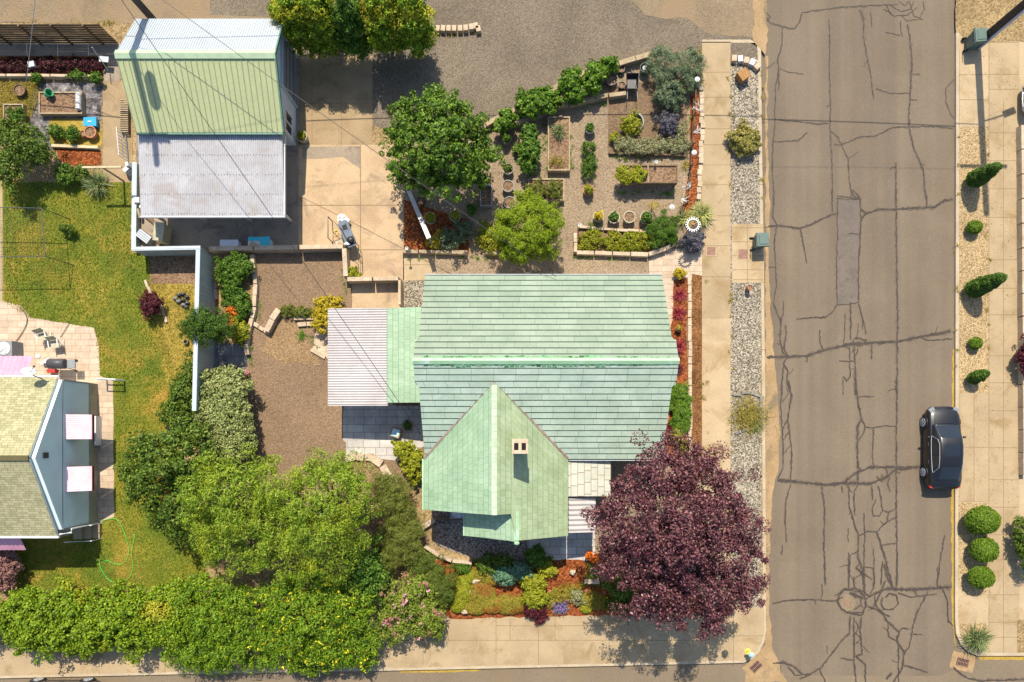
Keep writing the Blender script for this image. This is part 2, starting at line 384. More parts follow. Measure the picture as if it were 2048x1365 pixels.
def tuft(name, label, cat, px, py, n, length, width, mat, group=None, flowers=None, h=0, **kw):
    b = P(px, py, h); V = blades(b, n, length, width, **kw)
    if not flowers:
        o = np_mesh(name, V, 4, M[mat], None, org=b); return tag(o, label, cat, group)
    root = thing(name, label, cat, b, group); np_mesh('leaves', V, 4, M[mat], root)
    fm, nf, fs, nm = flowers; q = np.array(b) + np.stack([rng.normal(size=nf) * length * .3, rng.normal(size=nf) * length * .3, rng.uniform(.5, .9, nf) * length], 1)
    np_mesh(nm, leaf_arrays(q, rng.normal(size=q.shape) * .5 + np.array([0, 0, 1]), fs, fs * .6, rng), 4, M[fm], root)
    return root
def corr(mb, a, b, c, d, waves, amp, sub=4, mi=0, square=False):
    """corrugated sheet: a-b crosses the waves, a-d runs along them"""
    a, b, c, d = map(Vector, (a, b, c, d)); nn = (b - a).cross(d - a).normalized(); n = waves * sub; vs = []
    if nn.z < 0: nn = -nn
    for i in range(n + 1):
        t = i / n; ph = (i % sub) / sub
        o = amp * (1 if ph < .25 else -1 if square else 0) if square else amp * math.sin(2 * math.pi * i / sub)
        if square: o = amp if (i % sub) in (0, 1) and sub >= 4 and (i % sub) == 0 else 0
        vs += [a.lerp(b, t) + nn * o, d.lerp(c, t) + nn * o]
    return mb.add(vs, [(2 * i, 2 * i + 2, 2 * i + 3, 2 * i + 1) for i in range(n)], mi)
def courses(mb, A, B, n, lip, mi=0, mr=1, jit=.006, nseg=1, thick=.1, hem=.012):
    """stepped roof courses from the eave (t=0) to the ridge (t=1); A(t), B(t) the two ends"""
    nrm = (B(0) - A(0)).cross(A(1) - A(0)).normalized()
    if nrm.z < 0: nrm = -nrm
    Ls = (A(1) - A(0)).length; rr = random.Random(n)
    for i in range(n):
        t0, t1 = i / n, (i + 1) / n; a0, b0 = A(t0 + 1e-4), B(t0 + 1e-4); a1, b1 = A(t1 - 1e-4), B(t1 - 1e-4)
        hs = [lip + rr.uniform(-jit, jit) for _ in range(nseg + 1)]
        u0 = rr.uniform(0, 3); v0, v1 = t0 * Ls, t1 * Ls
        for s_ in range(nseg):
            f0, f1 = s_ / nseg, (s_ + 1) / nseg; p0 = a0.lerp(b0, f0); p1 = a0.lerp(b0, f1); q0 = a1.lerp(b1, f0); q1 = a1.lerp(b1, f1)
            up0 = nrm * hs[s_]; up1 = nrm * hs[s_ + 1]; u_0 = (p0 - a0).length + u0; u_1 = (p1 - a0).length + u0
            mb.add([p0 + up0, p1 + up1, q1 + nrm * .004, q0 + nrm * .004], [(0, 1, 2, 3)], mi, [[(u_0, v0), (u_1, v0), (u_1, v1), (u_0, v1)]])
            dn = (a0 - a1).normalized() * hem + nrm * (.006 + lip * hem / (Ls / n))
            mb.add([p0 + dn, p1 + dn, p1 + up1, p0 + up0], [(0, 1, 2, 3)], mr, [[(0, 0)] * 4])
    a, b, c, d = A(0), B(0), B(1), A(1); o1 = nrm * -.012; o2 = nrm * -thick
    return nrm
def slab(mb, pts, nrm, t0, t1, mi=0):
    n = len(pts); vs = [p + nrm * t0 for p in pts] + [p + nrm * t1 for p in pts]
    return mb.add(vs, [tuple(range(n))[::-1], tuple(range(n, 2 * n))] + [(i, (i + 1) % n, n + (i + 1) % n, n + i) for i in range(n)], mi)
def copy_tree(o, parent=None):
    c = o.copy(); COL.objects.link(c); ORG[c.name] = ORG.get(o.name, Vector())
    if parent is not None: c.parent = parent
    for ch in list(o.children): copy_tree(ch, c)
    return c
# ---------------------------------------------------------------- material table
M = {}
M['bark'] = mott('bark', [(.07, .05, .035), (.14, .10, .07)], 3, 20)
M['asphalt'] = road_mat('asphalt', [(.135, .104, .072), (.152, .118, .083), (.168, .131, .093)])
M['asphalt_s'] = mott('asphalt_side', [(.155, .118, .078), (.185, .142, .094)], .3, 20, .25, stain=(.17, .125, .07), stain_s=.4)
M['patch'] = mott('asphalt_patch', [(.12, .097, .078), (.15, .122, .098)], .9, 22, .3, stain=(.095, .078, .065), stain_s=2.2)
M['seal'] = mott('tar_seal', [(.042, .032, .026), (.062, .048, .038)], 2, 20, .3, rough=.75)
M['crackd'] = flat('joint_dark', (.09, .06, .035), .95)
M['jointl'] = flat('joint_sand', (.2, .14, .075), .95)
M['alley'] = gravel('alley_gravel', [(0.105, 0.0842, 0.0592), (0.149, 0.119, 0.0847), (0.209, 0.17, 0.122)], 24, .2, (.75, 1.2))
M['alley2'] = gravel('alley_packed', [(.16, .12, .075), (.21, .16, .10), (.26, .2, .13)], 26, .3, (.8, 1.15), stain=(.24, .17, .10), stain_s=.35)
M['conc'] = mott('concrete_walk', [(0.275, 0.2, 0.116), (0.326, 0.245, 0.144), (0.367, 0.275, 0.163)], .5, 16, .14, stain=(0.245, 0.17, 0.0837), stain_s=.7)
M['conc2'] = mott('concrete_pad', [(0.306, 0.225, 0.13), (0.377, 0.285, 0.172), (0.428, 0.32, 0.195)], .5, 16, .14, stain=(0.275, 0.19, 0.093), stain_s=.6)
M['drive'] = mott('concrete_drive', [(.33, .23, .135), (.42, .30, .18), (.47, .345, .21)], .45, 14, .18, stain=(.25, .18, .12), stain_s=.9)
M['driveold'] = mott('concrete_old', [(.26, .185, .10), (.33, .24, .14)], .6, 14, .2, stain=(.2, .14, .08), stain_s=.8)
M['slab'] = mott('concrete_slab', [(.22, .18, .135), (.28, .225, .165), (.33, .255, .18)], .5, 12, .2, stain=(.13, .11, .095), stain_s=.8)
M['kerb'] = mott('kerb_concrete', [(.33, .26, .175), (.43, .35, .24)], .8, 14, .2)
M['sand'] = mott('dry_silt', [(.26, .175, .085), (.34, .23, .12)], .8, 14, .25, stain=(.17, .125, .075), stain_s=.9)
M['moss'] = mott('dry_moss', [(.28, .18, .03), (.4, .27, .05)], 2, 18, .5)
M['gravelw'] = gravel('pale_gravel', [(0.057, 0.0474, 0.0331), (0.162, 0.137, 0.0996), (0.257, 0.219, 0.162), (0.437, 0.383, 0.298)], 19, .5, (.85, 1.1))
M['gravelt'] = gravel('tan_gravel', [(.19, .125, .06), (.34, .24, .12), (.46, .35, .2)], 20, .5, (.85, 1.12))
M['gravely'] = gravel('yard_gravel', [(0.14, 0.0922, 0.055), (0.202, 0.136, 0.083), (0.28, 0.189, 0.118)], 26, .25, (.82, 1.12))
M['bedsoil'] = gravel('brown_bed', [(.12, .078, .045), (.17, .115, .07), (.24, .165, .10)], 24, .5, (.8, 1.12))
M['halo'] = mott('sealant_halo', [(.105, .082, .059), (.125, .098, .07)], 2, 22, .3)
M['sandy'] = gravel('sandy_gravel', [(.16, .10, .05), (.24, .155, .08), (.32, .215, .12)], 20, .35, (.85, 1.12))
M['gravelg'] = gravel('garden_gravel', [(.17, .125, .08), (.25, .185, .12), (.34, .26, .175)], 25, .35, (.85, 1.12))
M['gravelb'] = gravel('side_gravel', [(.06, .05, .045), (.17, .14, .12), (.34, .28, .23)], 18, .4, (.85, 1.1))
M['mulch'] = gravel('bark_mulch', [(.09, .024, .008), (.19, .05, .015), (.31, .10, .03)], 13, .7, (.7, 1.2))
M['mulchb'] = gravel('brown_mulch', [(.09, .04, .015), (.165, .075, .028), (.25, .12, .045)], 14, .5, (.65, 1.15))
M['soil'] = gravel('bed_soil', [(.12, .07, .04), (.21, .13, .075), (.28, .18, .11)], 14, .6, (.7, 1.15))
M['dirt'] = gravel('dry_dirt', [(.17, .11, .05), (.27, .19, .09), (.34, .25, .13)], 14, .4, (.7, 1.15))
M['fabric'] = mott('weed_fabric', [(.05, .045, .045), (.2, .18, .18), (.38, .34, .33)], 2.5, 9, .6, lo=.4, hi=.75)
M['grass'] = mott('lawn_ground', [(0.055, 0.0884, 0.0063), (0.11, 0.14, 0.0105), (0.176, 0.167, 0.0147), (0.319, 0.223, 0.0368)], .45, 12, .5, bump=.8, lo=.28, hi=.75, stain=(0.297, 0.186, 0.0315), stain_s=.3)
M['grassy'] = mott('dry_lawn', [(.18, .14, .02), (.30, .22, .035), (.36, .24, .05)], .8, 12, .4, bump=.8)
M['paver'] = pavers('patio_pavers', (.40, .30, .215), (.48, .38, .275), (.30, .21, .13), .5, .34)
M['paverg'] = pavers('grey_pavers', (0.364, 0.338, 0.308), (0.468, 0.446, 0.406), (0.195, 0.162, 0.14), .6, .42)
M['paverd'] = pavers('flagstones', (.16, .16, .16), (.22, .22, .22), (.06, .06, .06), .75, .6)
M['stone'] = mott('pale_stone', [(.36, .27, .18), (.52, .42, .3)], 2.2, 14, .3)
M['rock'] = mott('grey_rock', [(.13, .12, .11), (.26, .24, .21)], 3, 12, .3)
M['brickr'] = mott('red_paver', [(.33, .12, .08), (.45, .19, .13)], 3, 12, .3)
# roofs, walls
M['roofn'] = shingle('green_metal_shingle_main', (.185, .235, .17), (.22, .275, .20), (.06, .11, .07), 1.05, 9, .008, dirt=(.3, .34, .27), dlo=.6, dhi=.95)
M['roofs'] = shingle('green_metal_shingle_south_lightened', (.38, .475, .37), (.44, .535, .43), (.09, .13, .09), 1.05, 9, .008, dirt=(.3, .29, .25), dlo=.52, dhi=.85)  # weathered south slope; colour lightened to make up for its weaker sun
M['roofw'] = shingle('green_metal_shingle_wing', (.24, .345, .215), (.29, .40, .26), (.13, .25, .14), .3, 9, .010, dirt=(.35, .44, .33), dlo=.5, dhi=.9)
M['roofe'] = shingle('green_metal_shingle_east', (.25, .31, .17), (.31, .375, .23), (.15, .24, .11), .3, 9, .010, dirt=(.36, .44, .3), dlo=.5, dhi=.9)
M['roofp'] = shingle('cream_metal_shingle', (.40, .40, .33), (.46, .46, .385), (.2, .16, .08), .6, 9, .02, dirt=(.42, .33, .16), dlo=.6, dhi=.9)
M['riser'] = flat('shingle_edge', (.02, .045, .03), .8)
M['roofpf'] = flat('cream_ridge_tile', (.42, .5, .36), .6)
M['ridge'] = mott('ridge_cap', [(.26, .42, .25), (.33, .50, .32)], .9, 10, .12, rough=.5, stain=(.42, .58, .45), stain_s=.8)
M['mossr'] = mott('roof_moss', [(.02, .10, .03), (.12, .32, .14), (.2, .36, .22)], 2.5, 14, .5, lo=.4, hi=.6)
M['valley'] = mott('valley_flashing', [(.22, .15, .12), (.36, .26, .21)], 2, 12, .3, rough=.6)
M['shing'] = shingle('asphalt_shingle', (.27, .255, .13), (.37, .345, .2), (.09, .075, .03), .3, 9, .008, rough=.95)
M['siding'] = mott('blue_grey_stucco', [(0.544, 0.641, 0.629), (0.635, 0.745, 0.726)], .8, 12, .1)
M['sidingd'] = mott('lower_stucco', [(.3, .27, .17), (.38, .34, .22)], 1.5, 12, .3)
M['wallw'] = mott('cream_wall', [(.5, .47, .4), (.56, .53, .46)], 1, 12, .1)
M['wallg'] = mott('grey_garage_wall', [(0.486, 0.533, 0.552), (0.567, 0.611, 0.624)], 1, 12, .1)
M['galv'] = mott('galvanised_sheet', [(.32, .31, .32), (.37, .365, .375), (.42, .42, .44)], .5, 6, .12, rough=.55, bump=0, stain=(.30, .27, .25), stain_s=.9)
M['galvw'] = mott('white_sheet', [(.36, .325, .31), (.44, .41, .40)], .6, 8, .1, rough=.5, bump=0)
M['galvb'] = mott('pale_sheet', [(.31, .335, .36), (.37, .40, .43)], .5, 7, .12, rough=.5, bump=0, stain=(.36, .36, .36), stain_s=.6)
M['seam'] = mott('green_seam_sheet', [(.34, .37, .195), (.39, .42, .23)], .4, 8, .1, rough=.55, bump=0)
M['trimg'] = flat('pale_green_trim', (.33, .43, .28), .5)
M['rib'] = flat('sheet_rib', (.24, .27, .14), .6)
M['trimd'] = flat('dark_green_trim', (.08, .17, .12), .5)
M['white'] = flat('white_paint', (.6, .6, .58), .5, var=.06)
M['whiteb'] = flat('pale_blue_white_cap', (.36, .43, .46), .5, var=.06)
M['panel'] = mott('fence_panel', [(0.304, 0.332, 0.288), (0.378, 0.399, 0.342)], 1.2, 10, .15)
M['pink'] = mott('pink_awning', [(.66, .46, .48), (.78, .6, .62)], 1.5, 10, .08, rough=.6)
M['pinkd'] = mott('pink_metal', [(.45, .2, .28), (.55, .28, .36)], 1.5, 10, .1, rough=.6)
M['maroon'] = flat('maroon_edge', (.12, .02, .035), .6)
M['wood'] = mott('weathered_wood', [(.25, .19, .11), (.38, .3, .19)], 2, 18, .3)
M['woodd'] = mott('dark_wood', [(.10, .065, .035), (.19, .13, .075)], 2, 18, .3)
M['woodp'] = mott('pale_wood', [(.42, .34, .2), (.55, .46, .29)], 2, 16, .25)
M['woodo'] = mott('cube_wood', [(.26, .13, .045), (.36, .2, .08)], 1.5, 16, .3)
M['black'] = flat('black_metal', (.015, .015, .017), .45)
M['dgrey'] = flat('dark_grey', (.05, .05, .055), .5)
M['grey'] = flat('mid_grey', (.2, .21, .22), .5)
M['lgrey'] = flat('light_grey_metal', (.42, .44, .46), .4)
M['slate'] = flat('slate_blue_top', (.10, .13, .17), .6)
M['bin'] = flat('bin_green_grey', (.085, .13, .11), .5)
M['terra'] = flat('terracotta', (.4, .17, .09), .85)
M['potg'] = mott('grey_pot', [(.2, .2, .18), (.3, .3, .26)], 4, 14, .2)
M['potc'] = mott('cream_pot', [(.32, .3, .21), (.45, .42, .3)], 4, 14, .2)
M['green'] = flat('green_plastic', (.05, .35, .16), .4)
M['blue'] = flat('blue_plastic', (.02, .28, .5), .4)
M['cyan'] = flat('cyan_cover', (.05, .5, .58), .5)
M['hose'] = flat('bright_green_hose', (.05, .55, .06), .4)
M['yellow'] = flat('yellow_paint', (.62, .5, .08), .5)
M['lblue'] = flat('light_blue_paint', (.3, .6, .72), .5)
M['red'] = flat('red_paint', (.45, .03, .03), .5)
M['cover'] = mott('rusty_cover', [(.2, .11, .08), (.28, .165, .12)], 4, 20, .3)
M['purplebed'] = None
M['glassd'] = flat('dark_glass', (.012, .016, .02), .08, spec=.8, var=.05)
M['void'] = flat('flue_opening', (.008, .007, .006), 1)
M['pole'] = mott('pole_wood', [(.035, .03, .028), (.075, .06, .05)], 2, 20, .3)
# leaves
M['l_arb'] = leafmat('leaf_yellow_green', [(0.0604, 0.155, 0.014), (0.172, 0.31, 0.0168), (0.414, 0.466, 0.028)], .3, (0.517, 0.42, 0.021), ps=.6, lo=.5, hi=.68)
M['l_cher'] = leafmat('leaf_cherry', [(0.0413, 0.0937, 0.012), (0.0825, 0.166, 0.015), (0.193, 0.289, 0.02)], .25)
M['l_pine'] = leafmat('leaf_bright_needles', [(0.127, 0.206, 0.008), (0.215, 0.302, 0.01), (0.316, 0.386, 0.018)], .3)
M['l_purp'] = leafmat('leaf_purple', [(0.0469, 0.0147, 0.0241), (0.109, 0.0368, 0.0467), (0.282, 0.125, 0.124)], .2, rough=.4)
M['l_wil'] = leafmat('leaf_willow', [(0.109, 0.205, 0.0114), (0.203, 0.307, 0.02), (0.373, 0.435, 0.0429)], .3, (0.311, 0.358, 0.0172), ps=.5)
M['l_dark'] = leafmat('leaf_dark_green', [(0.0347, 0.0739, 0.01), (0.0809, 0.148, 0.012), (0.196, 0.259, 0.03)], .25)
M['l_mid'] = leafmat('leaf_mid_green', [(.04, .10, .01), (.08, .17, .015), (.15, .24, .025)], .25)
M['l_var'] = leafmat('leaf_variegated', [(.09, .12, .02), (.26, .30, .09), (.42, .44, .18)], .2)
M['l_rho'] = leafmat('leaf_rhododendron', [(0.0675, 0.16, 0.00726), (0.149, 0.266, 0.0121), (0.27, 0.347, 0.0182)], .25)
M['l_hedge'] = leafmat('leaf_hedge', [(0.0773, 0.155, 0.0066), (0.174, 0.274, 0.011), (0.28, 0.357, 0.0176)], .25, (0.367, 0.344, 0.022), ps=.45, lo=.58, hi=.7)
M['l_broom'] = leafmat('leaf_broom', [(0.084, 0.121, 0.015), (0.144, 0.176, 0.02), (0.264, 0.253, 0.06)], .25)
M['l_brm2'] = leafmat('leaf_green_broom', [(.05, .09, .01), (.10, .15, .015), (.19, .23, .04)], .25)
M['l_smoke'] = leafmat('leaf_smoke_bush', [(.10, .16, .015), (.19, .26, .02), (.3, .34, .06)], .3, (.42, .2, .15), ps=1.6, lo=.58, hi=.66)
M['l_grape'] = leafmat('leaf_grape', [(0.0517, 0.115, 0.01), (0.103, 0.207, 0.015), (0.196, 0.31, 0.025)], .3)
M['l_rose'] = leafmat('leaf_rosemary', [(.07, .11, .05), (.13, .18, .08), (.24, .28, .17)], .2)
M['l_silver'] = leafmat('leaf_silver', [(.14, .15, .05), (.3, .3, .13), (.45, .44, .26)], .2)
M['l_yel'] = leafmat('leaf_yellow', [(.3, .24, .01), (.5, .38, .015), (.6, .48, .04)], .25)
M['l_yelg'] = leafmat('leaf_lime', [(.14, .18, .01), (.28, .30, .015), (.42, .4, .03)], .25)
M['l_lav'] = leafmat('leaf_lavender', [(.07, .07, .08), (.13, .13, .14), (.2, .18, .24)], .2)
M['l_red'] = leafmat('leaf_red', [(.12, .01, .02), (.26, .02, .04), (.4, .06, .07)], .2)
M['l_redd'] = leafmat('leaf_maroon', [(0.036, 0.00512, 0.0112), (0.0936, 0.016, 0.0252), (0.158, 0.032, 0.0392)], .2)
M['l_box'] = leafmat('leaf_boxwood', [(.06, .12, .006), (.11, .20, .01), (.20, .28, .02)], .25)
M['l_cone'] = leafmat('leaf_conifer', [(.025, .07, .008), (.06, .13, .012), (.12, .19, .02)], .2)
M['l_yuc'] = leafmat('leaf_yucca', [(.06, .10, .03), (.12, .17, .05), (.32, .33, .14)], .2)
M['l_yucy'] = leafmat('leaf_yucca_yellow', [(.12, .15, .03), (.28, .3, .08), (.5, .48, .18)], .2)
M['l_weep'] = leafmat('leaf_weeping', [(.14, .12, .02), (.27, .22, .035), (.4, .31, .07)], .2)
M['l_ring'] = leafmat('leaf_gold_green', [(.12, .12, .02), (.33, .29, .06), (.55, .48, .16)], .2)
M['l_dry'] = leafmat('leaf_dry_grass', [(.3, .22, .04), (.42, .32, .07), (.2, .2, .03)], .2)
M['l_grass'] = leafmat('leaf_grass', [(0.0888, 0.158, 0.0084), (0.146, 0.207, 0.0126), (0.261, 0.266, 0.0315)], .2, (0.439, 0.316, 0.0525), ps=.42, lo=.5, hi=.66)
M['l_tuft'] = leafmat('leaf_fresh_grass', [(.06, .14, .01), (.11, .22, .015), (.22, .32, .04)], .25)
M['l_sed'] = leafmat('leaf_sedum', [(.14, .15, .01), (.24, .2, .02), (.34, .26, .03)], .1, (.26, .13, .02), ps=1.3, lo=.5, hi=.6)
M['l_blue'] = leafmat('leaf_blue_green', [(.05, .14, .07), (.10, .22, .12), (.2, .3, .2)], .2)
M['l_orange'] = leafmat('petal_orange', [(.6, .12, .01), (.75, .22, .02)], .2)
M['f_pink'] = leafmat('petal_pink', [(.55, .2, .3), (.7, .35, .45)], .2)
M['f_yel'] = leafmat('petal_yellow', [(.55, .5, .01), (.7, .6, .03)], .2)
M['f_purp'] = leafmat('petal_purple', [(.16, .10, .3), (.26, .17, .42)], .2)
M['f_white'] = leafmat('petal_white', [(.6, .55, .5), (.75, .7, .66)], .2)
M['l_dead'] = leafmat('leaf_pink_dry', [(.14, .06, .05), (.32, .16, .14), (.45, .26, .22)], .2)
M['l_cover'] = leafmat('leaf_red_cover_shade_tone', [(0.0165, 0.0165, 0.0055), (0.0495, 0.0066, 0.011), (0.0935, 0.011, 0.0193)], .1)  # red leaves darkened to stand in for the slat fence's shadow
# ---------------------------------------------------------------- ground, roads, walks
RZ = -.13
mb = MB(); mb.poly([(-320, -320, RZ), (320, -320, RZ), (320, 320, RZ), (-320, 320, RZ)]); mb.build('road', M['asphalt'], kind='structure')
FAR = 11000
wk = [(1508, -FAR), (1508, 60), (1500, 80), (1512, 86), (1520, 98), (1522, 112), (1524, 300), (1528, 565), (1530, 750), (1531, 1000), (1532, 1262), (1528, 1285), (1518, 1305), (1504, 1319), (1486, 1326)]
south = [(1140, 1334), (760, 1342), (400, 1348), (0, 1357), (-FAR, 1360)]
sheet('ground', wk + south + [(-FAR, -FAR)], 0, M['dirt'])
ek = [(1912, -FAR), (1912, 300), (1911, 700), (1910, 1240), (1912, 1268), (1922, 1290), (1936, 1304), (1954, 1312), (FAR, 1312)]
sheet('ground', ek + [(FAR, -FAR)], 0, M['conc2'])
# faces of the two raised blocks
kb = MB(); kb.strip([P(x, y)[:2] for x, y in [(1404, 83), (1500, 83), (1514, 90), (1519, 102), (1519, 112), (1521, 300), (1525, 565), (1527, 750), (1528, 1000), (1529, 1262), (1525, 1284), (1516, 1302), (1503, 1316), (1486, 1323), (1140, 1331), (760, 1339), (400, 1345), (0, 1354), (-900, 1360)]], .17, RZ - .05, .012)
for y in (230, 370, 505, 566, 700, 840, 980, 1110, 1200): kb.strip([P(1518, y)[:2], P(1531, y)[:2]], .02, None, .0145, 1)
kb.build('kerb', [M['kerb'], M['crackd']], kind='structure')
kb = MB(); kb.strip([P(x, y)[:2] for x, y in [(1915, 66), (1915, 300), (1914, 700), (1913, 1240), (1915, 1266), (1924, 1287), (1938, 1301), (1955, 1309), (2600, 1309)]], .17, RZ - .05, .012)
kb.build('kerb', [M['kerb'], M['crackd']], kind='structure')
mb = MB(); a, b, c_, d = P(1500, -FAR, -.002), P(1500, 84, -.002), P(1534, 84, RZ + .004), P(1534, -FAR, RZ + .004); a.z = b.z = .006; mb.poly([a, b, c_, d]); mb.build('alley_apron', M['alley2'], kind='structure')
# road dressing
sheet('road_side', [(-FAR, 1330), (1480, 1330), (1560, 1352), (1880, 1352), (1960, 1318), (FAR, 1318), (FAR, 1900), (-FAR, 1900)], 1, M['asphalt_s'], RZ)
sheet('silt', rough([(1531, 112), (1536, 112), (1534, 230), (1540, 420), (1537, 500), (1543, 640), (1549, 720), (1556, 800), (1561, 870), (1558, 930), (1548, 975), (1541, 1050), (1537, 1180), (1540, 1240), (1545, 1300), (1560, 1330), (1575, 1365), (1490, 1365), (1495, 1330), (1531, 1290)], 2.2, 12, 3), 2, M['sand'], RZ)
sheet('silt', rough([(1507, -30), (1530, -30), (1526, 20), (1537, 60), (1530, 110), (1520, 96), (1506, 80)], 3, 9, 4), 3, M['sand'], 0.006)
sheet('silt', rough([(1905, 700), (1909, 700), (1909, 1240), (1911, 1300), (1904, 1240), (1902, 1000)], 1.2, 10, 5), 2, M['moss'], RZ)
sheet('silt', rough([(950, 1336), (850, 1338), (800, 1340), (800, 1346), (900, 1345), (960, 1342)], 1, 10, 6), 2, M['moss'], RZ)
sheet('silt', rough([(1955, 1313), (2090, 1314), (2090, 1321), (1960, 1320)], 1, 10, 6), 3, M['moss'], RZ)
sheet('asphalt_patch', rough([(1675, 399), (1720, 400), (1717, 500), (1715, 608), (1674, 609)], .8, 20, 1), 2, M['patch'], RZ)
def tr(x, y, t): ox, oy = {1: (1500, 0), 2: (1500, 380), 3: (1500, 760), 4: (1500, 954)}[t]; return (ox + x / 3.321, oy + y / 3.321)
